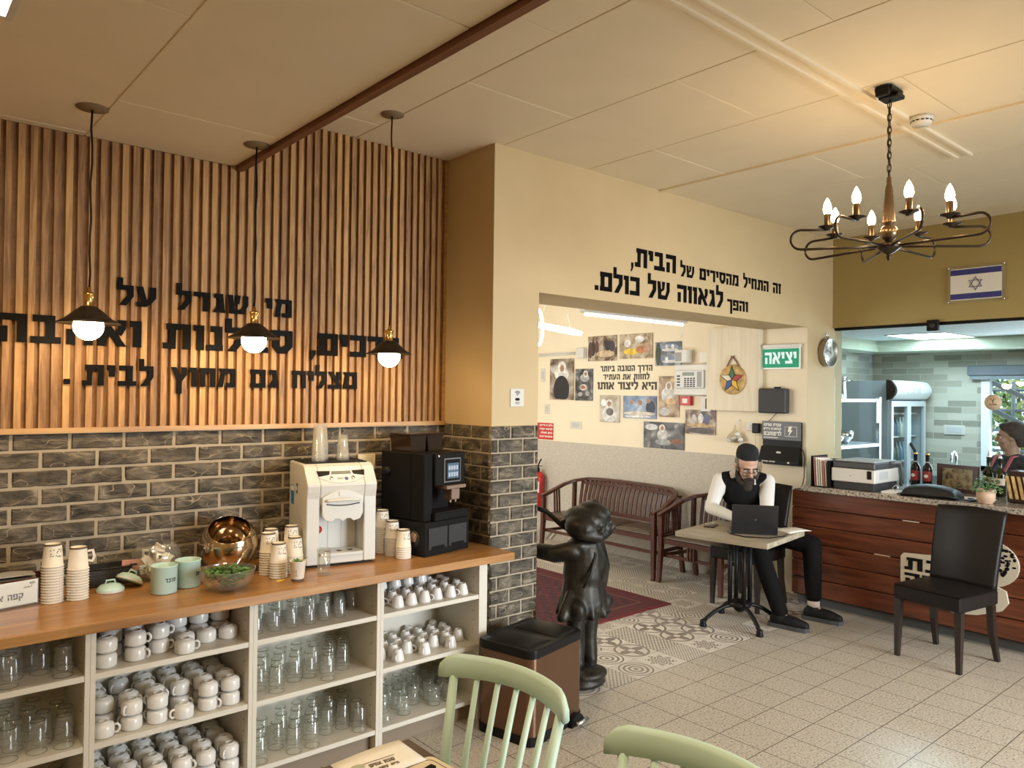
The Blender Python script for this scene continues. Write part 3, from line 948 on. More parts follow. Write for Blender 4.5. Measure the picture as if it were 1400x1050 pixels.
for r, y in enumerate((3.30, 3.383, 3.466, 3.549)):
    for c in range(6):
        if r == 0 and c in (0, 2, 5): continue
        x = EX0 + .085 + c * .092 + (.012 if r % 2 else -.004) + rnd.uniform(-.006, .006)
        cup('glass_mug', glass_mug_parts, [CLEAR, RIMG], (min(x, EX1 - .04), y + rnd.uniform(-.003, .003), Z1 + .0005), hdir(c, 6, r == 3), lab, grp, 'mug')
solo('small_tumbler', MB().lathe([(.028, 0), (.0215, .066), (.018, .070), (0, .070)], 8, smooth=False).lathe([(.0262, 0), (.0195, .060), (0, .062)], 8).lathe([(.0262, 0), (.028, 0)], 8), CLEAR, 'small faceted glass tumbler alone at the front of the glass mug shelf', 'glass', (2.0, 3.275, Z1 + .0005))
# ------------------------------------------------------------------ things standing on the worktop
WT = .8725
# --- hot and cold water dispenser
t = thing('water_dispenser', 'white countertop water dispenser with blue side sticker, between paper cups and coffee machine', 'water dispenser', (1.850, 3.470, WT), math.radians(-10.5))
def prof(y0): # side outline (y,z), front at y0
    return [(y0, .012), (y0, .34), (y0 - .010, .375), (y0 - .014, .402), (y0 - .012, .412), (y0 + .055, .492), (y0 + .085, .505), (.345, .505), (.345, .012)]
body = MB()
body.prism(prof(0), .065, (-.179, 0, 0), (0, 1, 0), (0, 0, 1), (1, 0, 0))
body.prism(prof(0), .065, (.114, 0, 0), (0, 1, 0), (0, 0, 1), (1, 0, 0))
mid = [(0.004, .305)] + prof(0.0)[1:8] + [(.345, .305)]
body.prism(mid, .228, (-.114, 0, 0), (0, 1, 0), (0, 0, 1), (1, 0, 0))
body.box(-.114, .114, .0, .345, .012, .052).box(-.114, .114, .125, .345, .052, .305)
part('body', body, WPLAST, t, bevel=.006)
part('foot', bx(-.165, .165, .02, .33, 0, .013), BLACK, t)
cov = MB().prism([(-.105, .315)] + [(-.105 + .21 * i / 14, .345 + .035 * math.sin(PI * i / 14)) for i in range(15)] + [(.105, .315), (.105, .26), (.09, .232), (.055, .222), (.04, .236), (.02, .236), (0, .222), (-.02, .236), (-.04, .236), (-.055, .222), (-.09, .232), (-.105, .26)], -.014, (0, -.001, 0), (1, 0, 0), (0, 0, 1), (0, 1, 0))
part('tap_cover', cov, WPLAST, t, bevel=.003)
part('lever_bar', MB().sheet(lambda u, v: (-.085 + .17 * u, -.032 - .010 * math.sin(PI * u) + .014 * v, .335 + .004 * math.sin(PI * u)), 12, 2, .012).box(-.02, .02, -.020, -.015, .350, .372), WPLAST, t)
part('lever_slot', MB().tube([(-.085 + .17 * i / 12, -.017 - .003 * math.sin(PI * i / 12), .312 - .008 * math.sin(PI * i / 12)) for i in range(13)], .0028, 6), DGREY, t)
for xx in (-.055, 0, .055): part('nozzle', MB().tube([(xx, .045, .305), (xx, .045, .27)], .010, 10), WPLAST, t)
part('drip_tray', bx(-.108, .108, -.012, .118, .052, .066).box(-.07, -.045, .03, .06, .066, .0665, mi=1).box(-.012, .012, .03, .06, .066, .0665, mi=1).box(.045, .07, .03, .06, .066, .0665, mi=1), [WPLAST, DGREY], t)
for xx in (-.035, .035): part('niche_groove', bx(xx - .001, xx + .001, .1235, .1255, .07, .22), plain('groove_grey', (.45, .44, .42), .5), t)
Mc = Matrix.Translation((0, .0225, .4532)) @ Euler((math.radians(50), 0, 0)).to_matrix().to_4x4()
pan = MB().prism([(-.128, .026), (-.122, -.014), (-.06, -.045), (0, -.052), (.06, -.045), (.122, -.014), (.128, .026)], .003, (0, 0, 0), (1, 0, 0), (0, 1, 0), (0, 0, 1), M=Mc)
part('control_panel', pan, plain('pale_grey_panel', (.62, .61, .57), .35), t)
part('display', bx(-.050, .050, .002, .020, .003, .0045, M=Mc), plain('lcd_grey', (.16, .17, .14), .2), t, 'grey display')
for s in (-1, 1):
    part('dark_window', MB().prism([(s * .124, .024), (s * .118, -.010), (s * .062, .000), (s * .056, .022)], .004, (0, 0, .0005), (1, 0, 0), (0, 1, 0), (0, 0, 1), M=Mc), BLACK, t)
    part('button', MB().lathe([(.009, 0), (.009, .004), (0, .005)], 12, (s * .056, -.022, .003), M=Mc), CHROME, t)
lg = MB()
for i, xx in enumerate((-.024, -.013, -.002)):
    lg.tube([(xx, -.032, .0034), (xx, -.021, .0034), (xx + .007, -.021, .0034), (xx + .007, -.027, .0034), (xx, -.027, .0034)], .0009, 4, M=Mc)
lg.lathe([(.010, 0), (.010, .0012), (0, .0012)], 12, (.022, -.026, .003), mi=1, M=Mc)
part('logo', lg, [plain('logo_grey', (.12, .12, .16), .5), plain('badge_blue', (.08, .12, .30), .5)], t)
part('red_sticker', MB().lathe([(.0, .0), (.020, 0), (.020, .001), (0, .001)], 20, M=Matrix.Translation((-.085, .1245, .165)) @ Euler((PI / 2, 0, 0)).to_matrix().to_4x4()), RED, t, 'round red sticker')
part('energy_label', bx(-.1802, -.179, .245, .305, .285, .385, mi=0).box(-.1804, -.1802, .25, .30, .355, .38, mi=1), [plain('label_blue', (.02, .20, .45), .5), PAPER], t, 'blue and white sticker')
part('small_label', bx(-.1802, -.179, .175, .20, .35, .40, mi=0).box(-.1805, -.1802, .18, .195, .365, .385, mi=1), [plain('label_navy', (.05, .04, .12), .5), PAPER], t)
vent = MB()
for k in range(6): vent.box(-.1808, -.179, .11, .19, .10 + k * .017, .107 + k * .017); vent.box(-.1808, -.179, .22, .29, .10 + k * .017, .107 + k * .017)
part('side_vent', vent, WPLAST, t)
part('top_tray', bx(-.16, .16, .10, .335, .505, .511), BLACK, t)

# --- stacks of clear plastic cups on the dispenser: every cup a copy
pc = MB().lathe([(.0350, 0), (.0352, .002), (.0340, .0035), (.0245, .115), (0, .115)], 18).mesh('plastic_cup', PCUP)
cs, sn = math.cos(math.radians(-10.5)), math.sin(math.radians(-10.5))
for (lx, ly, n, which) in ((-.075, .17, 7, 'tallest stack at the front corner'), (-.038, .245, 9, 'middle stack behind the tallest'), (.062, .20, 3, 'shortest stack apart from the others')):
    for k in range(n):
        o = link('plastic_cup', pc, None, (1.850 + lx * cs - ly * sn, 3.470 + lx * sn + ly * cs, WT + .5115 + k * .0095))
        if n == 7: o.scale = (1.05, 1.05, 1.12); o.location.z = WT + .5115 + k * .0105
        tag(o, 'clear plastic cup upside down on the water dispenser, ' + which, 'cup', 'clear plastic cups in the ' + which)

# --- paper cups: stacks of nested cups, mouth down (the free-standing ones are copies of one another)
PCUPM = plain('cup_paper', (.74, .68, .57), .6)
RIMB = plain('cup_dark_rim', (.10, .075, .05), .6)
pcm = MB().lathe([(.0405, .0), (.0425, .002), (.0405, .0045), (.0388, .006), (.0320, .088), (.0320, .092), (.0290, .092), (.0290, .086), (0, .086)], 20)
pcm = pcm.mesh('paper_cup', PCUPM)
prm = MB().lathe([(.0326, .0855), (.0323, .0925), (.0297, .0928), (.0297, .0862)], 20).mesh('base_band', RIMB)
prn = MB().lathe([(.0340, .034), (.0300, .072)], 8, a0=-2.3, a1=-1.35)
prn2 = MB()
rr = random.Random(5)
for k in range(16):
    a = rr.uniform(-2.5, -1.3); z = rr.uniform(.036, .070); r = .0394 - (z / .088) * .0068
    for q in range(1): prn2.add([(r * math.cos(a + d) , r * math.sin(a + d), z + e) for d, e in ((0, 0), (.11, .001), (.10, .006), (-.02, .005))], [(0, 1, 2, 3)])
prn2 = prn2.mesh('printed_tree', plain('print_grey', (.16, .15, .13), .7))


def cup_stack(x, y, n, lab, grp, step=.0105, s=1.0, tree=True, rz=0.0):
    for k in range(n):
        o = tag(link('paper_cup', pcm, None, (x + rnd.uniform(-.0002, .0002), y + rnd.uniform(-.0002, .0002), WT + .0003 + k * step * s), rz), lab, 'cup', grp)
        o.scale = (s, s, s)
        if k == n - 1:
            link('base_band', prm, o)
            if tree: link('printed_tree', prn2, o)


cup_stack(.607, 3.592, 14, 'white paper cup in the taller stack beside the acrylic sign', 'paper cups in the taller stack by the sign', .0112, rz=.5)
cup_stack(.698, 3.583, 12, 'white paper cup in the stack with one handled cup, next to the taller stack', 'paper cups in the stack with a handled top cup', .0112, tree=False)
_top = [o for o in COL.objects if o.name.startswith('paper_cup')][-1]
part('handle', MB().beam([(.0385, 0, .032), (.052, 0, .026), (.060, 0, .045), (.054, 0, .072), (.035, 0, .070)], .010, .004, (0, 1, 0)), PCUPM, _top)
g = 'paper cups in the cluster left of the water dispenser'
cup_stack(1.542, 3.612, 10, 'white paper cup in the stack at the back of the cluster beside the copper bowl', g + ', rear stack', .0115)
cup_stack(1.490, 3.522, 10, 'white paper cup in the stack on the copper-bowl side of the cluster', g + ', bowl-side stack', .0115, rz=.3)
cup_stack(1.502, 3.430, 7, 'white paper cup in the front stack of the cluster by the dispenser', g + ', front stack', .0115, rz=.5)
cup_stack(1.600, 3.470, 8, 'white paper cup in the stack touching the dispenser side', g + ', dispenser-side stack', .0115, rz=.4)
cup_stack(1.634, 3.580, 11, 'white paper cup in the stack half hidden against the dispenser', g + ', hidden stack', .0115)
g = 'paper cups between dispenser and coffee machine'
cup_stack(2.175, 3.622, 13, 'white paper cup in the tallest stack beside the coffee machine', g + ', tallest stack', .0115)
cup_stack(2.180, 3.525, 9, 'white paper cup in the middle-height stack beside the coffee machine', g + ', middle stack', .0115)
cup_stack(2.190, 3.430, 6, 'white paper cup in the shortest stack beside the coffee machine', g + ', shortest stack', .0115, rz=.4)

# upright paper cup with mint
t = thing('paper_cup', 'upright white paper cup with mint sprig, at the worktop edge', 'cup', (1.545, 3.315, WT))
part('cup_wall', MB().lathe([(0, .002), (.0255, .002), (.0265, 0), (.0285, .004), (.0365, .088), (.0385, .090), (.0375, .092), (.0355, .090), (.0275, .006), (0, .006)], 20), PCUPM, t)
part('base_band', MB().lathe([(.0287, .002), (.0296, .011)], 20), RIMB, t)
lf = MB()
for k in range(9):
    a = rr.uniform(0, 6.28); L = rr.uniform(.018, .032); c = (rr.uniform(-.012, .015), rr.uniform(-.012, .012), .080)
    d = Vector((math.cos(a), math.sin(a), .5)) * L; s_ = Vector((-math.sin(a), math.cos(a), 0)) * L * .35
    c = Vector(c); lf.add([c, c + d * .5 + s_, c + d, c + d * .5 - s_, c + d * .5 + Vector((0, 0, .004))], [(0, 1, 4), (1, 2, 4), (2, 3, 4), (3, 0, 4)])
lf.tube([(.02, 0, .09), (.045, -.01, .105)], .0015, 5)
part('mint_leaf', lf, GREEN, t)
part('printed_tree', MB().tube([(-.020, -.0285, .03), (-.022, -.0300, .045), (-.018, -.0310, .055)], .0009, 4).tube([(-.022, -.0300, .045), (-.027, -.0265, .056)], .0009, 4).tube([(-.026, -.0232, .028), (-.014, -.0305, .028)], .0009, 4), RIMB, t)
solo('drinking_glass', MB().lathe([(0, .004), (.026, .004), (.027, 0), (.0285, .002), (.0335, .125), (.0318, .125), (.0275, .010), (0, .009)], 20), CLEAR, 'clear tumbler standing in front of the water dispenser', 'glass', (1.690, 3.345, WT))
solo('lemon_slice', MB().prism(arc(0, 0, .022, 0, PI, 8), .003), plain('lemon_yellow', (.75, .48, .06), .5), 'small dried yellow lemon slice at the worktop edge', 'lemon slice', (1.480, 3.35, WT), .3)

# --- coffee machine
t = thing('coffee_machine', 'black automatic coffee machine with touch screen on drawer base', 'coffee machine', (2.448, 3.392, WT), math.radians(11))
part('drawer_base', bx(-.176, .176, 0, .36, .0, .182, ch=.004), BLACK, t)
for s in (0, 1):
    d = part('drawer_front', bx(-.15 + s * .155, -.005 + s * .155, -.006, 0, .035, .15, ch=.002), DGREY, t)
    part('pull_slot', bx(-.13 + s * .155, -.03 + s * .155, -.008, -.006, .035, .052), BLACKM, d)
part('round_sticker', MB().lathe([(0, 0), (.048, 0), (.048, .001), (0, .001)], 24, M=Matrix.Translation((-.1765, .085, .088)) @ Euler((0, -PI / 2, 0)).to_matrix().to_4x4(), mi=0).lathe([(0, .001), (.030, .001), (.030, .0016), (0, .0016)], 5, M=Matrix.Translation((-.1765, .085, .098)) @ Euler((0, -PI / 2, 0)).to_matrix().to_4x4(), mi=1), [plain('sticker_black', (.02, .018, .015), .4), plain('sticker_art', (.45, .26, .18), .5, vary=.8, vscale=60)], t, 'round printed sticker')
part('drip_tray', bx(-.11, .15, -.012, .16, .184, .224, ch=.004), BLACKM, t)
part('drip_grid', bx(-.10, .14, -.006, .15, .224, .227), IRON, t)
part('body', bx(-.165, .135, .12, .36, .182, .545, ch=.006).box(-.165, -.10, .02, .12, .182, .545, ch=.004), BLACKM, t)
part('front_head', bx(-.10, .135, .0, .12, .37, .545, ch=.005), BLACK, t)
part('screen', bx(-.035, .095, -.004, 0, .385, .515), plain('screen_frame', (.20, .20, .20), .3), t)
sc_ = glow('screen_glow', (.10, .17, .24), .9)
part('screen_glass', bx(-.029, .089, -.006, -.004, .391, .509), BLACK, t)
ic = MB()
ic.box(-.012, .078, -.0066, -.006, .405, .488)
for i in range(4):
    for j in range(2): ic.box(-.004 + i * .020, .010 + i * .020, -.0075, -.0066, .415 + j * .036, .438 + j * .036, mi=1)
part('screen_icons', ic, [sc_, glow('icon_glow', (.55, .62, .70), .9)], t, 'lit menu icons')
part('spout', bx(-.045, .105, -.035, .06, .352, .370).box(.0, .065, -.028, .04, .290, .352, ch=.004).tube([(.012, -.005, .292), (.012, -.005, .272)], .007, 8).tube([(.052, -.005, .292), (.052, -.005, .272)], .007, 8), plain('brushed_bronze', (.34, .24, .18), .4, .7), t, 'bronze coloured spout')
part('lock', MB().tube([(-.075, .001, .53), (-.075, -.004, .53)], .008, 12), CHROME, t)
part('name_plate', bx(.125, .137, .02, .075, .51, .53), plain('plate_grey', (.22, .22, .22), .4), t)
SMOKE = plain('smoked_plastic', (.028, .016, .010), .12)
for xx in (-.145, -.015):
    part('bean_hopper', MB().prism([(xx + .012, 0), (xx, .09), (xx + .125, .09), (xx + .113, 0)], .16, (0, .15, .545), (1, 0, 0), (0, 0, 1), (0, 1, 0)), SMOKE, t)
part('hopper_lid', bx(-.15, .115, .145, .315, .636, .648, ch=.003), SMOKE, t)
part('power_plug', MB().lathe([(.024, 0), (.022, .03), (0, .034)], 14, M=Matrix.Translation((-.166, .30, .44)) @ Euler((0, -PI / 2, 0)).to_matrix().to_4x4()), BLACK, t)

t = thing('wall_socket', 'cream double wall socket on bricks between dispenser and coffee machine', 'socket', (2.205, 3.862, 1.345))
part('frame', bx(-.055, .055, -.014, 0, -.045, .045, ch=.004), plain('cream_plastic', (.72, .64, .48), .4), t)
part('insert', bx(-.035, .035, -.018, -.014, -.03, .03, ch=.002), plain('cream_plastic_b', (.66, .58, .42), .4), t)

# --- bowls, tins, lids
COPPER = plain('rose_gold_metal', (.60, .49, .37), .10, 1.0)
a = math.radians(32)
pr = [(.132 * math.sin(a) , .132 - .132 * math.cos(a))]
sp = [(0, 0.0)] + [(.134 * math.sin(b), .13 - .134 * math.cos(b)) for b in [.3 + i * (2.33 - .3) / 14 for i in range(15)]]
sp2 = [(r * .975, z + .002) for r, z in sp[::-1]]
o = solo('steel_bowl', MB().lathe(sp + sp2, 36), COPPER, 'shiny copper-toned spherical metal bowl tilted open toward the room', 'bowl', (1.385, 3.745, WT + .012))
o.rotation_euler = (math.radians(34), 0, math.radians(-20)); o.location.z = WT + .0265
gb = [(0, .004), (.045, .004), (.05, 0)] + [(.108 * math.sin(b), .096 - .102 * math.cos(b)) for b in [.62 + i * (2.45 - .62) / 12 for i in range(13)]]
gb2 = [(r * .965, z + .0008) for r, z in gb[:2:-1]] + [(0, .012)]
t = thing('glass_bowl', 'round clear glass fishbowl of assorted tea bags beside the copper bowl', 'bowl', (1.045, 3.725, WT))
part('bowl_wall', MB().lathe(gb + gb2, 30), CLEAR, t)
for k in range(20):
    r = .054 * math.sqrt(rr.random()); a = rr.uniform(0, 6.28); z = .035 + .09 * rr.random()
    if r > .075 * math.sin(max(.3, math.acos(max(-1, min(1, 1 - z / .094))))) : r *= .6
    M = Matrix.Translation((1.045 + r * math.cos(a), 3.725 + r * math.sin(a), WT + .008 + z * 1.08)) @ Euler((rr.uniform(0, 3), rr.uniform(0, 3), rr.uniform(0, 6))).to_matrix().to_4x4()
    cl = rr.choice([(.75, .70, .62), (.62, .52, .40), (.80, .78, .74), (.50, .34, .24), (.72, .66, .58)])
    o = link('tea_bag', bx(-.023, .023, -.028, .028, -.003, .003, ch=.0028).box(-.012, .012, -.012, .012, .003, .0035, mi=1).mesh('tea_bag', [plain('tea_sachet', cl, .6), rr.choice([RED, GREEN, IRON, PAPER])]))
    o.matrix_world = M
    tag(o, 'paper tea bag sachet inside the glass fishbowl', 'tea bag', 'tea bags in the glass fishbowl')


def tin(x, y, rz, word, lab, cont=None):
    t = thing('tin_canister', lab, 'canister', (x, y, WT), rz)
    part('can', MB().lathe([(0, .003), (.049, .003), (.051, 0), (.053, .004), (.053, .112), (.0555, .116), (.0545, .119), (.0515, .117), (.0505, .006), (0, .006)], 32), TEALTIN, t)
    L = MB()
    for i, ch in enumerate(word):
        a = -PI / 2 + .22 * ((len(word) - 1) / 2 - i)
        M = Matrix.Translation((.0532 * math.cos(a), .0532 * math.sin(a), .052)) @ Euler((0, 0, a + PI / 2)).to_matrix().to_4x4()
        w, polys = GL[ch]
        for p in polys: L.prism([((q[0] - w / 2) * .0125, q[1] * .0165) for q in p], .0006, (0, 0, 0), (1, 0, 0), (0, 0, 1), (0, -1, 0), M=M)
    part('lettering', L, plain('tin_black', (.03, .03, .03), .6), t)
    if cont: part('filling', MB().lathe([(0, .090), (.050, .088)], 24), cont, t)


tin(1.005, 3.470, .25, 'סוכר', 'pale teal enamel tin lettered for sugar, nearest the tin lids', WPLAST)
tin(1.120, 3.520, .55, 'תה', 'pale teal enamel tin lettered for tea, half behind the leaf bowl', plain('tea_yellow', (.55, .40, .10), .6))
lidp = [(0, .000), (.052, .0), (.056, .004), (.056, .012), (.052, .016), (.040, .028), (.018, .034), (0, .035)]
for x, y, tl, lab in ((.832, 3.63, 0.0, 'pale teal tin lid lying flat on the worktop'), (.910, 3.650, .55, 'pale teal tin lid leaning on the flat lid')):
    t = thing('canister_cover', lab, 'lid', (x, y, WT if not tl else WT + .0265))
    if tl: t.rotation_euler = (-.05, .52, .35)
    part('cap', MB().lathe(lidp, 28), TEALTIN, t)
    part('handle', MB().tube([(-.02, 0, .030), (-.016, 0, .048), (.016, 0, .048), (.02, 0, .030)], .004, 6), TEALTIN, t)
    part('white_rim', MB().lathe([(.0562, .001), (.0568, .005), (.0562, .009)], 28), WHITEG, t)

# glass bowl with mint leaves
t = thing('salad_bowl', 'clear glass bowl filled with green mint leaves at the worktop edge', 'bowl', (1.235, 3.350, WT))
bo = [(0, .0), (.046, 0), (.08, .011), (.106, .045), (.117, .091), (.1175, .094)]
part('bowl_wall', MB().lathe(bo + [(.1145, .094), (.1035, .046), (.077, .014), (.034, .006), (0, .006)], 32), CLEAR, t)
lv = MB()
for k in range(420):
    a = rr.uniform(0, 6.28); r = .100 * math.sqrt(rr.random()); zmax = .080 + .024 * (1 - (r / .10) ** 2); zmin = .014 + .05 * max(0, (r - .045) / .045)
    z = zmin + (zmax - zmin) * rr.random() ** .6; r *= .55 + .45 * min(1, z / .06)
    c = Vector((r * math.cos(a), r * math.sin(a), z)); b = rr.uniform(0, 6.28); L = rr.uniform(.018, .036)
    d = Vector((math.cos(b), math.sin(b), rr.uniform(-.3, .35))) * L; s_ = Vector((-math.sin(b), math.cos(b), rr.uniform(-.3, .3))) * L * .32
    if (c + d).xy.length > .103: d = -d
    up_ = Vector((0, 0, .004)); lv.add([c, c + d * .5 + s_, c + d, c + d * .5 - s_, c + d * .5 + up_], [(0, 1, 4), (1, 2, 4), (2, 3, 4), (3, 0, 4)], k % 2)
lo = part('leaves', lv, [GREEN, plain('leaf_dark', (.05, .13, .03), .5)], t, kind='stuff')
solo('tongs', MB().tube([(.0, 0, 0), (.05, .03, .045), (.085, .05, .085)], .004, 6).tube([(.004, .01, .004), (.055, .042, .04), (.085, .05, .085)], .004, 6), CHROME, 'thin metal tongs standing in the mint leaf bowl', 'tongs', (1.270, 3.385, WT + .075))
solo('green_leaf', MB().sheet(lambda u, v: (.012 * u, .010 * (v - .5) * math.sin(PI * u), .002 * math.sin(PI * v)), 6, 4), GREEN, 'tiny loose green leaf fallen on the worktop', 'leaf', (1.075, 3.265, WT + .0005))

# back of the worktop: basket, papers, box, sign
WICK = plain('black_wicker', (.02, .017, .014), .6, bump=.9, bscale=120)
t = thing('wicker_basket', 'small black wicker basket against the bricks behind the tin lids', 'basket', (.855, 3.785, WT))
part('tray_wall', bx(-.085, .085, -.06, -.052, 0, .075).box(-.085, .085, .052, .06, 0, .075).box(-.085, -.077, -.052, .052, 0, .075).box(.077, .085, -.052, .052, 0, .075).box(-.077, .077, -.052, .052, 0, .006), WICK, t)
part('rim', MB().tube([(-.085, -.058, .077), (.085, -.058, .077), (.085, .058, .077), (-.085, .058, .077)], .005, 6, closed=True), WICK, t)
o = solo('pink_holder', bx(-.05, .05, -.002, .002, 0, .05, mi=0).box(-.018, .012, -.003, .003, .022, .032, mi=1), [plain('salmon_plastic', (.75, .36, .28), .4), BLACK], 'salmon pink card with dark slot leaning on black basket', 'card', (.955, 3.742, WT + .052), -.2)
t = thing('serving_tray', 'dark brown wooden tray box behind the acrylic sign', 'tray', (.47, 3.735, WT))
part('tray_box', bx(-.16, .14, -.05, -.035, 0, .085).box(-.16, .14, .085, .1, 0, .085).box(.125, .14, -.035, .085, 0, .085).box(-.16, -.145, -.035, .085, 0, .085).box(-.145, .125, -.035, .085, 0, .012), wood('tray_brown', (.05, .018, .010), (.12, .045, .022), .4), t)
for k in range(6):
    o = solo('paper_sheet', MB().sheet(lambda u, v, k=k: (-.112 + .205 * u, -.025 + .10 * v, .006 * math.sin(u * 5 + k) * v), 8, 4, .001), rr.choice([PAPER, PAPER, plain('paper_grey', (.35, .34, .33), .7)]), 'loose white paper in the pile on the brown tray', 'paper', (.47 + rr.uniform(-.008, .008), 3.735 + rr.uniform(-.006, .006), WT + .023 + k * .0145), rr.uniform(-.02, .02), 'papers on the brown tray')
t = thing('table_sign', 'white printed card in a clear acrylic stand, lettered for coffee', 'sign', (.475, 3.575, WT), math.radians(12))
part('acrylic_stand', bx(-.16, .085, -.006, -.003, .004, .105).box(-.16, .085, -.03, .02, 0, .004), CLEAR, t)
cd = part('card', bx(-.155, .082, -.002, .002, .010, .104), PAPER, t)
L = heb(MB(), 'קפה אספרסו', .022, (.030, -.0022, .035), (-.15, -.0022, .035), th=.0006)
part('lettering', L, RIMB, cd)
part('printed_tree', MB().tube([(.06, -.0025, .075), (.06, -.0025, .085)], .001, 4).box(.030, .055, -.0028, -.002, .074, .079).box(.034, .05, -.0028, -.002, .083, .0835).ball((.062, -.0022, .092), .011, 8, 5, sc=(1, .05, .5)), plain('print_brownish', (.25, .22, .18), .6), cd)
solo('kettle_handle', MB().tube([(.018, 0, .03), (.040, 0, .05), (.044, 0, .09), (.03, 0, .125), (-.02, 0, .14)], .005, 8).lathe([(0, 0), (.032, 0), (.036, .01), (.03, .10), (.014, .12), (0, .12)], 20, (-.01, .0, 0)), CHROME, 'polished steel jug with curved handle at the cut-off end of the worktop', 'jug', (.388, 3.632, WT))
# ------------------------------------------------------------------ hanging lamps
BULB = glow('warm_bulb', (1.0, .70, .37), 95.0)
SHADEM = plain('aged_dark_shade', (.045, .035, .024), .42, .7, vary=.4, vscale=18)


def pendant(lab, x, y, zc, zrim):
    t = thing('pendant_lamp', lab, 'pendant lamp', (x, y, zrim), 0, 'pendant lamps over the worktop')
    part('ceiling_plate', MB().lathe([(0, zc - zrim), (.060, zc - zrim), (.060, zc - zrim - .004), (.012, zc - zrim - .008), (0, zc - zrim - .008)], 24), plain('taupe_plate', (.20, .14, .08), .5), t)
    pts = [(.003 * math.sin(i * 1.9), .003 * math.cos(i * 1.3), .13 + (zc - zrim - .14) * i / 10) for i in range(11)]
    part('cord', MB().tube(pts, .0042, 7), BLACK, t)
    part('socket', MB().lathe([(0, .146), (.006, .144), (.008, .128), (.016, .122), (.022, .120), (.022, .112), (.018, .108), (.018, .066), (.024, .062), (.024, .055), (0, .055)], 18), BRASS, t)
    sh = [(.030, .066), (.034, .062), (.052, .048), (.088, .016), (.118, 0)]
    part('lamp_shade', MB().lathe(sh + [(r - .001, z - .004) for r, z in sh[::-1]], 36), SHADEM, t)
    part('bulb', MB().ball((0, 0, -.014), .056, 22, 14), BULB, t, 'glowing globe bulb')


pendant('dark cone pendant lamp with globe bulb, farthest from the brick pillar', .693, 3.448, ZC, 2.012)
pendant('dark cone pendant lamp with globe bulb, middle one of the three pendants', 1.376, 3.450, ZC, 1.990)
pendant('dark cone pendant lamp with globe bulb, hanging beside the pillar', 2.076, 3.412, ZU, 1.945)

# chandelier
CH = plain('antique_bronze', (.050, .036, .024), .3, .85)
CHL = plain('antique_brass_sheen', (.16, .11, .065), .3, .9)
CBULB = glow('candle_bulb', (1.0, .68, .36), 80.0)
t = thing('chandelier', 'bronze eight-arm chandelier with lit candle bulbs and looped arms', 'chandelier', (3.632, 1.557, 2.385))
part('ceiling_canopy', bx(-.070, .055, -.04, .04, .780, .803, ch=.004).box(-.02, .06, -.045, .045, .760, .782, ch=.004).box(-.085, -.06, -.03, .03, .755, .80, ch=.003), BLACK, t)
chn = MB()
for i in range(12):
    z0 = .405 + i * .0298
    q = [(.0085 * math.cos(a) * 1, 0, .022 * math.sin(a)) for a in [2 * PI * k / 10 for k in range(10)]]
    M = Matrix.Translation((0, 0, z0)) @ Euler((0, 0, PI / 2 * (i % 2))).to_matrix().to_4x4()
    chn.tube(q, .0026, 6, M=M, closed=True)
chn.tube([(.006, 0, .38), (.004, .006, .5), (-.005, .002, .62), (.004, 0, .77)], .0028, 6)
part('chain', chn, CH, t)
part('stem', MB().lathe([(0, .395), (.010, .392), (.011, .36), (.016, .34), (.028, .185), (.030, .178), (.018, .172), (.018, .166), (0, .166)], 18), CHL, t)
part('ball', MB().lathe([(0, .172)] + [(.040 * math.sin(a), .132 + .040 * math.cos(a)) for a in [.3 + i * 2.5 / 10 for i in range(11)]] + [(0, .09)], 20), CHL, t)
part('hub', MB().lathe([(0, .100), (.016, .096), (.016, .086), (.050, .080), (.056, .072), (.056, .062), (.046, .055), (.026, .040), (.011, .033), (.008, .026), (.012, .020), (.008, .012), (.005, .002), (0, 0)], 24), CH, t)
for k in range(8):
    a = math.radians(39.7 + 45 * k)
    M = Euler((0, 0, a)).to_matrix().to_4x4()
    r1 = .435
    pts = [(.05, 0, .068), (.20, 0, .066), (r1 - .05, 0, .062)] + [(r1 - .045 + .046 * math.sin(b), 0, .108 - .046 * math.cos(b)) for b in [PI * i / 10 for i in range(1, 11)]] + [(.33, 0, .153), (.275, 0, .153)]
    ar = part('arm', MB().tube(pts, .0062, 8, M=M), CH, t)
    part('drip_cup', MB().lathe([(0, .150), (.012, .150), (.014, .156), (.040, .166), (.042, .169), (.014, .166), (0, .166)], 20, (.272, 0, 0), M=M), CH, ar)
    part('candle_sleeve', MB().lathe([(.0145, .166), (.0145, .225), (.012, .228), (0, .228)], 14, (.272, 0, 0), M=M), CHL, ar)
    part('bulb', MB().lathe([(.011, .226), (.018, .240), (.0195, .252), (.016, .272), (.008, .292), (0, .304)], 14, (.272, 0, 0), M=M), CBULB, ar)

# smoke detector, ceiling panel
t = thing('smoke_detector', 'round white smoke detector on the ceiling beside the chandelier', 'smoke detector', (4.113, 1.602, ZU))
part('housing', MB().lathe([(0, -.001), (.056, -.001), (.056, -.018), (.050, -.022), (.050, -.030), (.044, -.042), (0, -.044)], 28), WPLAST, t)
sl = MB()
for k in range(14):
    a = 2 * PI * k / 14
    sl.box(.048, .0515, -.007, .007, -.029, -.023, M=Euler((0, 0, a)).to_matrix().to_4x4())
part('slots', sl, BLACK, t)
PANEL = glow('ceiling_panel_glow', (1.0, .93, .80), 7.0)
PANELK = glow('kitchen_panel_glow', (.86, .96, 1.0), 9.0)


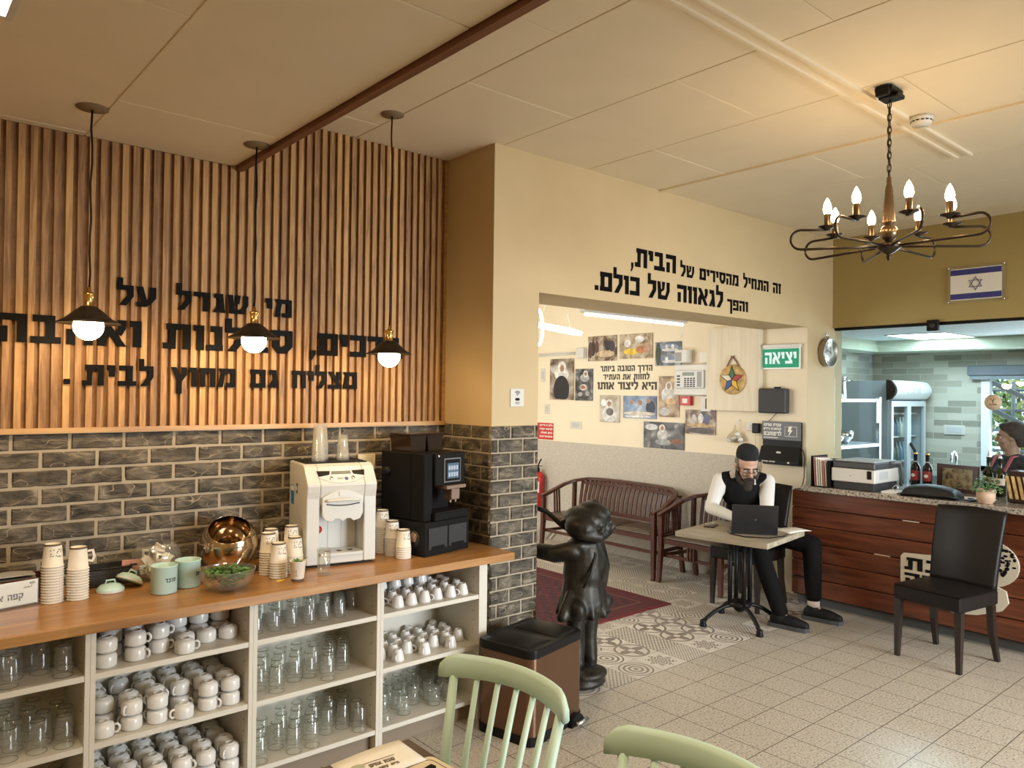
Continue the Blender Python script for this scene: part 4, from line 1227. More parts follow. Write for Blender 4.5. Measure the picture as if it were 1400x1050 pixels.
def ceiling_panel(lab, x0, x1, y0, y1, z, mat, grp=None):
    t = thing('ceiling_light', lab, 'ceiling light', ((x0 + x1) / 2, (y0 + y1) / 2, z), 0, grp)
    a, b = (x1 - x0) / 2, (y1 - y0) / 2
    part('frame', bx(-a - .02, a + .02, -b - .02, -b, -.008, .0).box(-a - .02, a + .02, b, b + .02, -.008, .0).box(-a - .02, -a, -b, b, -.008, .0).box(a, a + .02, -b, b, -.008, .0), WPLAST, t)
    part('diffuser', bx(-a + .0, a - .0, -b, b, -.004, -.001), mat, t)


ceiling_panel('square lit recessed ceiling panel cut off by the photo corner above the slats', -.25, .315, 2.22, 2.765, ZC, PANEL)
ceiling_panel('bright flat kitchen ceiling light seen through the serving glass', 8.12, 8.92, 2.93, 3.50, 2.40, PANELK)
ceiling_panel('second flat kitchen ceiling light at the cut-off edge behind the serving glass', 8.0, 8.9, 1.55, 2.10, 2.40, PANELK)

# ------------------------------------------------------------------ lettering on the slats and the header wall
LET = plain('black_acrylic', (.005, .0045, .004), .5, spec=.05)
yl = 3.8475
g = 'black cut-out letters on the slatted wall'
def lettering(label): return thing('wall_lettering', label, 'lettering', (0, 0, 0))


t = lettering('top line of black cut-out Hebrew letters on the oak slats')
heb(None, 'מי שגדל על', .094, (1.735, yl, 2.134), (.889, yl, 2.134), th=.006, space=.62, gap=.13, letters=(t, LET))
t = lettering('middle, largest line of black cut-out Hebrew letters behind the pendant lamps')
heb(None, 'ברכים, סבלנות ואהבה', .122, (2.425, yl, 1.942), (.425, yl, 1.942), th=.006, space=.5, gap=.10, letters=(t, LET))
t = lettering('bottom line of black cut-out Hebrew letters just above the brick, ending in a full stop')
heb(None, 'מצליח גם מחוץ לבית', .094, (2.130, yl, 1.761), (.752, yl, 1.761), th=.006, space=.55, gap=.13, letters=(t, LET))
part('full_stop', MB().prism(rrect(.026, .024, .005), .006, (.691, yl, 1.777), (1, 0, 0), (0, 0, 1), (0, -1, 0)), LET, t)
yh = YH - .0005
t = lettering('upper line of black Hebrew lettering on the cream wall above the opening')
heb(None, 'זה התחיל מהסירים של', .086, (5.868, yh, 2.606), (4.496, yh, 2.610), th=.003, space=.5, letters=(t, LET))
heb(None, 'הבית', .128, (4.442, yh, 2.621), (3.994, yh, 2.621), th=.003, gap=.1, letters=(t, LET))
part('comma', MB().prism([(.0, .03), (.022, .03), (.022, .0), (.006, -.03), (-.004, -.03), (.004, 0), (0, 0)], .003, (3.955, yh, 2.615), (1, 0, 0), (0, 0, 1), (0, -1, 0)), LET, t)
t = lettering('lower, bolder line of black Hebrew lettering above the opening edge')
heb(None, 'והפך', .082, (5.374, yh, 2.415), (5.088, yh, 2.416), th=.003, letters=(t, LET))
heb(None, 'לגאווה של כולם.', .125, (5.030, yh, 2.421), (3.600, yh, 2.424), th=.003, gap=.1, space=.45, letters=(t, LET))

# wifi plate on the pillar
t = thing('notice_plate', 'small white notice plate with wireless symbol on the pillar above the bricks', 'notice', (2.944, YH, 1.722))
part('plate', bx(-.053, .053, -.006, -.0005, -.054, .054, ch=.003), WPLAST, t)
sy = MB()
for r in (.010, .018, .026): sy.tube([(r * math.cos(a), -.0065, .012 + r * math.sin(a)) for a in [PI / 4 + PI / 2 * i / 8 for i in range(9)]], .0022, 5)
sy.ball((0, -.0065, .013), .003, 8, 5).prism(rrect(.034, .016, .007), .001, (0, -.006, -.010), (1, 0, 0), (0, 0, 1), (0, -1, 0)).box(-.018, .018, -.007, -.006, -.030, -.027).box(-.014, .014, -.007, -.006, -.038, -.035)
part('wireless_symbol', sy, BLACK, t)

# clock on the stub wall
t = thing('wall_clock', 'round steel-rimmed wall clock with hanging ring on the wall by the serving glass', 'clock', (6.617, YH, 2.145))
Mk = Euler((PI / 2, 0, 0)).to_matrix().to_4x4()
part('case', MB().lathe([(0, .002), (.118, .002), (.122, .008), (.130, .05), (.134, .062), (.128, .068), (.122, .060), (0, .056)], 40, M=Mk), plain('worn_steel', (.36, .32, .27), .3, .9), t)
part('dial', MB().lathe([(.120, .0572), (0, .0582)], 36, M=Mk), plain('dial_white', (.50, .52, .50), .7, spec=.1), t)
hd = MB()
for k in range(12):
    a = PI / 6 * k
    hd.box(-.003, .003, .086, .106, .0585, .0595, M=Mk @ Euler((0, 0, a)).to_matrix().to_4x4())
part('hour_marks', hd, BLACK, t)
part('clock_hand', MB().box(-.003, .003, -.015, .062, .060, .0615, M=Mk @ Euler((0, 0, math.radians(70))).to_matrix().to_4x4()), BLACK, t)
part('clock_hand', MB().box(-.002, .002, -.02, .092, .062, .0635, M=Mk @ Euler((0, 0, math.radians(2))).to_matrix().to_4x4()), BLACK, t)
part('hanging_ring', MB().tube([(.020 * math.cos(a), -.03, .158 + .020 * math.sin(a)) for a in [2 * PI * k / 14 for k in range(14)]], .004, 6, closed=True).tube([(0, -.03, .125), (0, -.03, .142)], .007, 8), CHROME, t)

# flag plate on the olive wall
t = thing('flag_plate', 'white acrylic flag plate with blue stripes and blue six-pointed star on olive wall', 'flag', (XR, 2.213, 2.668))
part('plate', bx(-.026, -.020, -.184, .184, -.127, .127), plain('flag_white', (.74, .72, .66), .35), t)
FB = plain('flag_blue', (.03, .035, .19), .4)
part('stripe', bx(-.0268, -.026, -.184, .184, .075, .120), FB, t)
part('stripe', bx(-.0268, -.026, -.184, .184, -.120, -.075), FB, t)
st = MB()
for s in (1, -1):
    P3 = [(.052 * math.cos(PI / 2 * s + 2 * PI * k / 3), .052 * math.sin(PI / 2 * s + 2 * PI * k / 3)) for k in range(3)]
    st.tube([(-.0268, p[0], p[1]) for p in P3], .0045, 5, closed=True)
part('star', st, FB, t)
for yy in (-.20, .20):
    for zz in (-.138, .138): part('standoff_pin', MB().tube([(0, yy, zz), (-.032, yy, zz)], .007, 10), CHROME, t)
part('backing_sheet', bx(-.0195, -.016, -.205, .205, -.145, .145), CLEAR, t)
t = thing('ceiling_hook_camera', 'small black box camera at the top edge of the serving glass', 'camera', (6.765, 2.53, 2.36))
part('bracket', bx(-.035, .003, -.045, .045, -.055, .035, ch=.004), BLACK, t)
part('lens', MB().lathe([(.022, 0), (.022, .006), (0, .008)], 16, M=Matrix.Translation((-.035, 0, -.01)) @ Euler((0, -PI / 2, 0)).to_matrix().to_4x4()), DGREY, t)
t.name = 'box_camera'
t = thing('logo_sticker', 'round beige tree-logo sticker on the serving glass', 'sticker', (6.8075, 2.105, 1.719), 0)
part('disc', MB().lathe([(0, 0), (.062, 0), (.062, .001), (0, .001)], 28, M=Euler((0, -PI / 2, 0)).to_matrix().to_4x4()), plain('sticker_beige', (.58, .45, .31), .6), t)
b_ = MB().tube([(-.0018, 0, -.008), (-.0018, .002, .010), (-.0018, .001, .016)], .003, 5).tube([(-.0018, .001, .012), (-.0018, .022, .030)], .0018, 5).tube([(-.0018, .001, .012), (-.0018, -.022, .030)], .0018, 5).tube([(-.0018, 0, .014), (-.0018, -.006, .038)], .0018, 5)
heb(b_, 'שבת', .010, (-.0012, -.026, -.022), (-.0012, .026, -.022), un=(-1, 0, 0), th=.001)
part('printed_logo', b_, plain('sticker_print', (.12, .08, .05), .6), t)
# ------------------------------------------------------------------ corridor wall (plane x = XE, faces -x): boards, boxes, signs
def wall_thing(name, lab, cat, y, z, x=XE, group=None): return thing(name, lab, cat, (x, y, z), 0, group)


def photo_mat(name, stops, scale, seed, stretch=(1, 1, 1)):
    t = MT(name, (.5, .5, .5), .4)
    p = t.coord()
    n = t.noise(t.mapping(p, stretch, (seed, seed * 1.7, seed * .3)), scale, 5, .6)
    t.base(t.ramp(n, [(.30 + .42 * i / (len(stops) - 1), tuple(v * .68 for v in c)) for i, c in enumerate(stops)]))
    return t.m


PB = lambda x: plain('photo_tone', tuple(v * .85 for v in x), .45, vary=.35, vscale=22)
SKINP, SCARF, CLOTH = (.42, .25, .16), (.80, .78, .74), (.012, .012, .02)


def photo(y1, y0, z0, z1, mat, lab, shapes=(), tilt=0.0):
    """photo board between y0<y1, z0<z1; shapes: (kind, cy, cz, ry, rz, colour) in 0..1 of the board, y to the right"""
    w, h = (y1 - y0), (z1 - z0)
    t = wall_thing('photo_board', lab, 'photo', (y0 + y1) / 2, (z0 + z1) / 2, group=None)
    part('print', bx(-.012, -.0005, -w / 2, w / 2, -h / 2, h / 2), mat, t)
    mats, mb = [], MB()
    for i, (cx_, cz_, rx, rz_, col) in enumerate(shapes):
        mats.append(PB(col))
        lim = lambda a, c, r: min(max(c + a * r, .015), .985) - c
        mb.prism([(lim(p[0], cx_, rx) * w, lim(p[1], cz_, rz_) * h) for p in arc(0, 0, 1, 0, 2 * PI, 22)[:-1]], .0003 + .0002 * i, (-.012, w / 2 - cx_ * w, -h / 2 + cz_ * h), (0, -1, 0), (0, 0, 1), (-1, 0, 0), i)
    if shapes: part('pictured_scene', mb, mats, t)
    if tilt: t.rotation_euler = (tilt, 0, 0)
    return t


BUSY = [(.03, .02, .02), (.22, .12, .07), (.55, .45, .32), (.80, .74, .62)]
COOL = [(.04, .05, .07), (.14, .17, .22), (.40, .44, .50), (.74, .76, .76)]
GREYP = [(.015, .015, .018), (.07, .07, .08), (.22, .22, .23), (.62, .60, .58)]
WARMP = [(.07, .03, .02), (.36, .20, .10), (.66, .50, .33), (.85, .78, .66)]
photo(6.68, 6.28, 1.675, 2.16, photo_mat('photo_a', [(.05, .03, .02), (.30, .22, .15), (.62, .54, .44), (.8, .77, .7)], 7, 1), 'tall photo board of woman in white headscarf and dark dress, farthest along the corridor wall',
      [(.5, .62, .30, .16, SCARF), (.5, .25, .33, .34, CLOTH), (.52, .78, .17, .16, SCARF), (.52, .77, .085, .09, SKINP)])
photo(6.25, 5.975, 1.67, 2.035, photo_mat('photo_b', GREYP, 9, 2), 'dark grey photo board of headscarfed woman above plates, beside the tall photo',
      [(.55, .72, .26, .13, (.45, .44, .43)), (.6, .84, .14, .11, (.7, .68, .66)), (.6, .84, .07, .06, SKINP), (.48, .42, .22, .10, (.62, .58, .52)), (.3, .2, .13, .07, (.4, .4, .4)), (.72, .22, .12, .07, (.45, .44, .42)), (.46, .42, .12, .055, (.35, .12, .06))])
photo(6.05, 5.62, 2.12, 2.40, photo_mat('photo_c', BUSY, 11, 3), 'photo board of a crowd beside a long buffet table, first in the upper row',
      [(.18, .5, .09, .30, (.05, .03, .03)), (.32, .55, .07, .26, (.12, .04, .04)), (.08, .45, .08, .34, (.10, .05, .05)), (.62, .28, .32, .14, (.60, .46, .28)), (.7, .6, .1, .2, (.04, .03, .04)), (.85, .58, .1, .22, (.05, .04, .05))])
photo(5.575, 5.12, 2.135, 2.40, photo_mat('photo_d', [(.12, .08, .05), (.48, .36, .22), (.72, .60, .42), (.85, .80, .70)], 12, 4), 'bright photo board of a laden food table, second in the upper row',
      [(.35, .28, .22, .13, (.80, .56, .05)), (.68, .35, .18, .15, (.55, .22, .08)), (.25, .62, .10, .16, SCARF), (.62, .78, .14, .14, (.85, .83, .8)), (.85, .45, .12, .18, (.5, .3, .2))])
photo(5.08, 4.75, 2.05, 2.295, photo_mat('photo_e', COOL, 9, 5), 'photo board of two bluish studio scenes, last in the upper row',
      [(.58, .74, .34, .18, (.25, .32, .48)), (.58, .24, .34, .16, (.22, .30, .46)), (.58, .66, .32, .06, (.75, .74, .72)), (.58, .17, .32, .06, (.72, .70, .68)), (.45, .78, .06, .10, SCARF), (.68, .78, .06, .10, SCARF), (.12, .5, .10, .5, (.04, .05, .03)), (.45, .28, .06, .08, SCARF)])
photo(5.03, 4.77, 1.52, 1.94, photo_mat('photo_f', WARMP, 8, 6), 'tall photo board of smiling headscarfed woman with tray, below the alarm keypad',
      [(.45, .55, .32, .18, (.68, .66, .64)), (.5, .75, .17, .12, SCARF), (.5, .76, .09, .075, SKINP), (.6, .38, .28, .08, (.62, .42, .22)), (.3, .13, .26, .10, (.55, .54, .52)), (.7, .9, .12, .05, (.75, .55, .25))])
photo(5.86, 5.565, 1.437, 1.737, photo_mat('photo_g', [(.30, .22, .15), (.62, .54, .42), (.78, .72, .6), (.88, .85, .78)], 7, 7), 'pale photo board of woman in white, lowest at the end nearest the red sign',
      [(.5, .3, .36, .32, (.76, .74, .72)), (.48, .68, .18, .16, SCARF), (.48, .68, .09, .10, SKINP), (.52, .38, .18, .14, (.15, .14, .14)), (.2, .72, .14, .14, (.88, .88, .88))])
photo(5.515, 5.062, 1.493, 1.733, photo_mat('photo_h', [(.10, .10, .16), (.22, .30, .48), (.40, .52, .68), (.72, .74, .76)], 6, 8), 'blue photo board of three people at a table, under the wall lettering',
      [(.28, .52, .13, .24, (.30, .42, .62)), (.52, .5, .16, .22, (.45, .52, .62)), (.84, .5, .14, .30, (.03, .04, .08)), (.5, .22, .48, .09, (.68, .62, .50)), (.28, .72, .06, .1, SKINP), (.52, .70, .07, .11, SKINP), (.78, .78, .06, .1, SKINP), (.45, .08, .40, .05, (.85, .85, .84))])
photo(5.226, 4.705, 1.19, 1.464, photo_mat('photo_i', GREYP, 8, 9), 'wide dark photo board of woman at a kitchen counter, lowest of all boards',
      [(.48, .52, .13, .22, (.62, .60, .58)), (.47, .78, .075, .14, SCARF), (.47, .78, .04, .09, SKINP), (.5, .25, .20, .12, (.36, .36, .36)), (.2, .8, .16, .12, (.66, .66, .66)), (.82, .3, .16, .1, (.22, .10, .05))])
photo(4.69, 4.336, 1.363, 1.602, photo_mat('photo_j', BUSY, 10, 10), 'photo board of people around a wooden buffet, nearest the star ornament',
      [(.5, .38, .46, .08, (.55, .36, .16)), (.3, .62, .09, .2, (.5, .45, .42)), (.52, .66, .09, .2, SCARF), (.72, .62, .1, .22, (.10, .12, .22)), (.5, .15, .44, .12, (.08, .06, .06))])

xw = XE - .0005
LG = plain('dark_grey_vinyl', (.045, .038, .03), .6)
t = lettering('three short lines of dark grey Hebrew lettering among the photo boards')
heb(None, 'הדרך הטובה ביותר', .062, (xw, 5.125, 2.0), (xw, 5.865, 2.0), un=(-1, 0, 0), th=.002, letters=(t, LG))
heb(None, 'לחזות את העתיד', .060, (xw, 5.163, 1.908), (xw, 5.819, 1.908), un=(-1, 0, 0), th=.002, letters=(t, LG))
heb(None, 'היא ליצור אותו', .082, (xw, 5.065, 1.800), (xw, 5.907, 1.800), un=(-1, 0, 0), th=.002, gap=.08, letters=(t, LG))

# alarm keypad and neighbours
t = wall_thing('alarm_keypad', 'white alarm keypad on a square white backplate', 'alarm keypad', 4.60, 1.9)
part('backplate', bx(-.055, -.0005, -.205, .205, -.155, .155, ch=.008), WPLAST, t)
part('keypad_case', bx(-.080, -.055, -.165, .165, -.085, .095, ch=.006), plain('light_grey_case', (.62, .62, .60), .4), t)
part('display', bx(-.082, -.080, -.06, .08, .040, .075), plain('lcd_green', (.12, .16, .10), .25), t)
kk = MB()
for i in range(4):
    for j in range(5): kk.box(-.083, -.080, -.07 + i * .035, -.048 + i * .035, -.072 + j * .020, -.060 + j * .020)
for j in range(4): kk.box(-.083, -.080, .11, .145, -.06 + j * .03, -.045 + j * .03)
part('keys', kk, DGREY, t)
part('speaker_grille', bx(-.081, -.080, -.15, -.095, -.07, .08), plain('grille_grey', (.30, .30, .29), .5), t)
t = wall_thing('junction_box', 'grey box with dark window above the alarm keypad', 'box', 4.70, 2.125)
part('case', bx(-.10, -.0005, -.085, .065, -.055, .075, ch=.004), WPLAST, t)
part('window', bx(-.102, -.10, -.02, .055, -.04, .05), plain('box_window', (.18, .18, .18), .2), t)
solo('paper_card', bx(-.03, -.0005, -.05, .05, -.05, .05), PAPER, 'small white card box above and beside the alarm keypad', 'card', (XE, 4.46, 2.12))
t = wall_thing('fire_call_point', 'small red fire alarm call point under the keypad', 'fire alarm', 4.675, 1.69)
part('case', bx(-.045, -.0005, -.065, .065, -.045, .045, ch=.004), RED, t)
part('label', bx(-.047, -.045, -.03, .03, -.022, .022), PAPER, t)
t = wall_thing('dimmer_box', 'small white switch box with dark insert beside the red call point', 'switch', 4.44, 1.665)
part('case', bx(-.03, -.0005, -.06, .06, -.075, .075, ch=.004), WPLAST, t)
part('insert', bx(-.032, -.03, -.05, .0, -.05, .05), DGREY, t)
# white cabinet with woven star
BIRCH = wood('pale_birch', (.62, .54, .40), (.74, .66, .50), .5, 'z', .8)
t = wall_thing('wall_cabinet', 'pale wooden wall cabinet door carrying the star ornament', 'cabinet', 4.116, 1.61)
part('body', bx(-.05, -.0005, -.28, .28, 0, .78), BIRCH, t)
part('door', bx(-.068, -.051, -.283, .283, -.003, .785), BIRCH, t)
STRAW = plain('woven_straw', (.52, .34, .13), .7, bump=.8, bscale=70, vary=.4, vscale=24)
t = thing('star_ornament', 'round woven straw plaque with five-pointed coloured star, hanging by twisted cord', 'ornament', (XE - .069, 4.106, 1.90))
rot = lambda a: (math.sin(a), math.cos(a))
part('straw_disc', MB().lathe([(0, 0), (.135, 0), (.142, .008), (.135, .016), (0, .014)], 36, M=Euler((0, -PI / 2, 0)).to_matrix().to_4x4()), STRAW, t)
cols = [(.03, .16, .06), (.70, .66, .55), (.03, .08, .32), (.72, .46, .03), (.38, .03, .03)]
for k in range(5):
    a = -2 * PI * k / 5
    tip = Vector((0, -math.sin(-a) , math.cos(a))) * .128
    def pt(ang, r): return (0.0, math.sin(ang) * r, math.cos(ang) * r)
    ang = 2 * PI * k / 5
    p2 = [pt(ang, .128), pt(ang + PI / 5, .052), (0, 0, 0), pt(ang - PI / 5, .052)]
    mb = MB().prism([(p[1], p[2]) for p in p2], .005, (-.0145, 0, 0), (0, 1, 0), (0, 0, 1), (-1, 0, 0))
    pt_o = part('star_point', mb, plain('star_colour', cols[k], .6), t, ('green', 'white', 'blue', 'yellow', 'red')[k] + ' star point')
    part('black_outline', MB().tube([(-.020, p[1], p[2]) for p in p2], .003, 5, closed=True), BLACKM, pt_o)
part('hanging_cord', MB().tube([(-.012, .06, .12), (-.012, .035, .17), (-.012, .006, .215)], .006, 6).tube([(-.012, -.07, .12), (-.012, -.04, .17), (-.012, -.006, .215)], .006, 6).tube([(-.012, .02, .222), (-.012, -.006, .215), (-.012, -.02, .226)], .004, 6), plain('cord_brown', (.20, .10, .05), .7), t)
# bag of garlic on a hook
t = wall_thing('net_bag', 'white net bag of garlic bulbs hanging on a wall hook', 'bag', 4.095, 1.45)
rb = random.Random(8)
for k in range(9):
    part('garlic_bulb', MB().ball((-.045 + rb.uniform(-.01, .01), rb.uniform(-.065, .065), -.13 + rb.uniform(0, .065)), .027, 10, 7, sc=(1, 1, .9)), WHITEG, t)
part('net', MB().lathe([(.004, 0), (.02, -.05), (.075, -.10), (.085, -.13), (.04, -.165), (0, -.168)], 14, (-.045, 0, .02), sx=.55), glass('net_film', (.86, .84, .78), .3, 1.2, thin=True), t)
part('hook', MB().tube([(0, -.03, .07), (-.03, -.02, .06), (-.045, 0, .03), (-.045, 0, .01)], .003, 6), STEEL, t)
# sockets and the charger
def plate(lab, y, z, w, h, ins=True, name='wall_socket', cat='socket'):
    t = wall_thing(name, lab, cat, y, z)
    part('frame', bx(-.010, -.0005, -w / 2, w / 2, -h / 2, h / 2, ch=.003), WPLAST, t)
    if ins: part('insert', bx(-.013, -.010, -w * .28, w * .28, -h * .3, h * .3), plain('insert_grey', (.50, .49, .46), .4), t)
    return t


plate('white double socket at the height of the lowest photo boards', 6.24, 1.385, .19, .085)
plate('white switch plate just past the opening edge, above the red sign', 6.73, 1.56, .085, .12, name='light_switch', cat='switch')
plate('dark blue-framed small control panel at the opening edge', 6.81, 1.97, .075, .16, name='control_panel', cat='control panel')
plate('white wide socket beside the black charger near the corner', 3.915, 1.46, .16, .075)
t = wall_thing('phone_charger', 'black plug-in charger with trailing cable by the corner', 'charger', 3.875, 1.45, XE - .014)
part('plug_body', bx(-.05, 0, -.032, .032, -.045, .045, ch=.006), BLACK, t)
part('cable', MB().tube([(-.035, 0, -.045), (-.03, .004, -.14), (-.02, .02, -.24), (-.022, -.02, -.34), (-.02, .01, -.45), (-.02, -.015, -.60)], .003, 6), plain('cable_grey', (.42, .36, .28), .5), t)
# conduit, junction box
t = wall_thing('cable_conduit', 'thin white cable conduit ending in a square junction box, left of the photos', 'conduit', 6.13, 2.215)
part('conduit', MB().tube([(-.012, .06, 0), (-.012, 1.1, -.012)], .011, 8).tube([(-.03, .06, .014), (-.03, 1.1, .004)], .006, 8), WPLAST, t)
part('junction_box', bx(-.06, -.0005, -.05, .075, -.06, .06, ch=.004), WPLAST, t)
# red sign and extinguisher
t = wall_thing('fire_sign', 'red fire-safety sign with white Hebrew lines beside the brick pillar', 'sign', 6.76, 1.29)
part('plate', bx(-.004, -.0005, -.14, .14, -.1, .1), RED, t)
L = MB()
for i, w_ in enumerate(('דלת זו חייבת', 'להישאר סגורה', 'בזמן פעולת', 'המערכת')):
    heb(L, w_, .022, (-.0045, -.125, .06 - i * .045), (-.0045, .10 - (i == 2) * .02, .06 - i * .045), un=(-1, 0, 0), th=.001)
part('lettering', L, PAPER, t)
t = thing('fire_extinguisher', 'red fire extinguisher on the corridor wall, half behind the pillar', 'fire extinguisher', (XE - .10, 6.78, .36))
part('cylinder', MB().lathe([(0, 0), (.07, 0), (.078, .012), (.078, .38), (.066, .42), (.03, .445), (0, .445)], 24), RED, t)
part('label', MB().lathe([(.0785, .20), (.0785, .33)], 14, a0=2.4, a1=4.2), PAPER, t)
part('valve', MB().lathe([(.024, .445), (.024, .49), (0, .49)], 12).beam([(0, 0, .49), (-.03, -.05, .52), (-.03, -.10, .52)], .02, .008).beam([(0, 0, .505), (0, -.03, .56), (-.01, -.07, .60)], .018, .006), BLACK, t)
part('hose', MB().tube([(0, .02, .47), (-.05, .08, .46), (-.07, .10, .36), (-.06, .09, .2)], .010, 8), BLACK, t)
part('wall_bracket', bx(.07, .0995, -.05, .05, .1, .35), STEEL, t)

# exit sign, speaker, charging shelf on the stub lining
t = wall_thing('exit_sign', 'green exit sign with white Hebrew letters on the wall by the opening', 'exit sign', 3.642, 2.098, XE - .002)
part('housing', bx(-.035, -.0005, -.19, .185, .085, .118, ch=.004), plain('clear_grey', (.62, .60, .55), .3), t)
part('plate', bx(-.026, -.020, -.19, .19, -.105, .09), plain('exit_white', (.82, .86, .82), .3), t)
part('green_field', bx(-.028, -.026, -.178, .178, -.092, .078), glow('exit_green', (.0, .28, .13), 1.0), t)
part('lettering', heb(MB(), 'יציאה', .105, (-.0282, -.155, -.058), (-.0282, .155, -.058), un=(-1, 0, 0), th=.001, gap=.1), glow('exit_letters', (.85, 1.0, .9), .9), t)
t = wall_thing('wall_speaker', 'dark grey wall speaker box below the exit sign', 'speaker', 3.700, 1.705, XE - .002)
part('case', bx(-.075, -.0005, -.138, .138, -.112, .112, ch=.010), plain('speaker_grey', (.035, .036, .038), .55), t)
part('grille', bx(-.079, -.075, -.128, .128, -.102, .102), plain('grille_cloth', (.055, .056, .06), .8, bump=.4, bscale=400), t)
part('mount', bx(-.05, -.02, -.06, -.01, .112, .128), BLACK, t)
part('cable', MB().tube([(-.02, -.02, -.112), (-.02, .02, -.15), (-.02, .06, -.19)], .003, 6), BLACK, t)
t = wall_thing('charging_station', 'black wall-mounted phone charging station with white Hebrew header', 'charging station', 3.625, 1.130, XE - .002)
part('back', bx(-.03, -.0005, -.185, .185, 0, .385), BLACK, t)
hp = part('header_panel', bx(-.034, -.030, -.19, .19, .225, .390), plain('header_grey', (.05, .048, .045), .35), t)
L = heb(MB(), 'עמדת טעינה', .026, (-.0345, .0, .345), (-.0345, .175, .345), un=(-1, 0, 0), th=.001)
heb(L, 'לטלפונים ניידים', .020, (-.0345, .0, .312), (-.0345, .175, .312), un=(-1, 0, 0), th=.001)
heb(L, 'לרשותכם', .034, (-.0345, .0, .262), (-.0345, .172, .262), un=(-1, 0, 0), th=.001)
L.box(-.0355, -.0345, .03, .175, .240, .246)
part('lettering', L, PAPER, hp)
part('lightning_bolt', MB().prism([(-.01, .045), (.022, .045), (.006, .012), (.026, .012), (-.016, -.045), (-.004, -.004), (-.022, -.004)], .001, (-.0342, -.085, .305), (0, -1, 0), (0, 0, 1), (-1, 0, 0)).tube([(-.035, -.035, .345), (-.035, -.15, .345), (-.035, -.15, .26), (-.035, -.035, .26)], .0025, 4, closed=True), PAPER, hp)
part('front_tray', MB().prism([(-.030, .02), (-.105, .02), (-.105, .04), (-.055, .165), (-.030, .165)], .37, (0, -.185, 0), (1, 0, 0), (0, 0, 1), (0, 1, 0)), BLACK, t)
part('badge', MB().ball((-.078, 0, .115), .026, 14, 8, sc=(.15, 1, .4)), plain('badge_grey', (.55, .55, .55), .3), t)
L = heb(MB(), 'טעינה מהירה', .012, (-.1055, .02, .026), (-.1055, .15, .026), un=(-1, 0, 0), th=.001).box(-.1065, -.1055, -.12, -.10, .024, .038)
part('lettering', L, PAPER, t)
part('cable', MB().tube([(-.02, -.18, .16), (-.03, -.21, .14), (-.03, -.225, .08), (-.03, -.22, -.08), (-.02, -.2, -.16)], .004, 6), BLACK, t)

# fluorescent fitting on the back of the header, ring lamp
t = thing('fluorescent_light', 'long white fluorescent fitting just behind the opening edge', 'ceiling light', (4.68, 3.955, 2.355))
part('housing', bx(-.62, .62, -.035, .035, 0, .045, ch=.006), WPLAST, t)
part('tube', MB().tube([(-.59, 0, -.012), (.59, 0, -.012)], .013, 10), glow('fluorescent_glow', (1, .96, .88), 2.5), t)
part('end_cable', MB().tube([(.60, .0, 0), (.605, .01, -.08), (.60, .02, -.12)], .006, 6), WPLAST, t)
part('ceiling_rod', MB().tube([(-.4, 0, .045), (-.4, 0, .595)], .006, 6).tube([(.4, 0, .045), (.4, 0, .595)], .006, 6), WPLAST, t)
RG = glow('ring_glow', (1, .93, .80), 9.0)
t = thing('ring_lamp', 'glowing looped LED ring pendant just past the pillar edge', 'pendant lamp', (5.02, 5.2, 2.36))
part('ring', MB().tube([(.23 * math.cos(a), .17 * math.sin(a), .035 * math.cos(a - 2.3)) for a in [2 * PI * k / 40 for k in range(40)]], .022, 8, closed=True), RG, t)
part('ring', MB().tube([(-.26 + .14 * math.cos(a), .10 * math.cos(a), .16 * math.sin(a)) for a in [2 * PI * k / 36 for k in range(36)]], .014, 8, closed=True), RG, t)
part('cord', MB().tube([(.15, .0, .02), (0, 0, .58)], .003, 5).tube([(-.2, .0, .16), (0, 0, .58)], .003, 5), WPLAST, t)

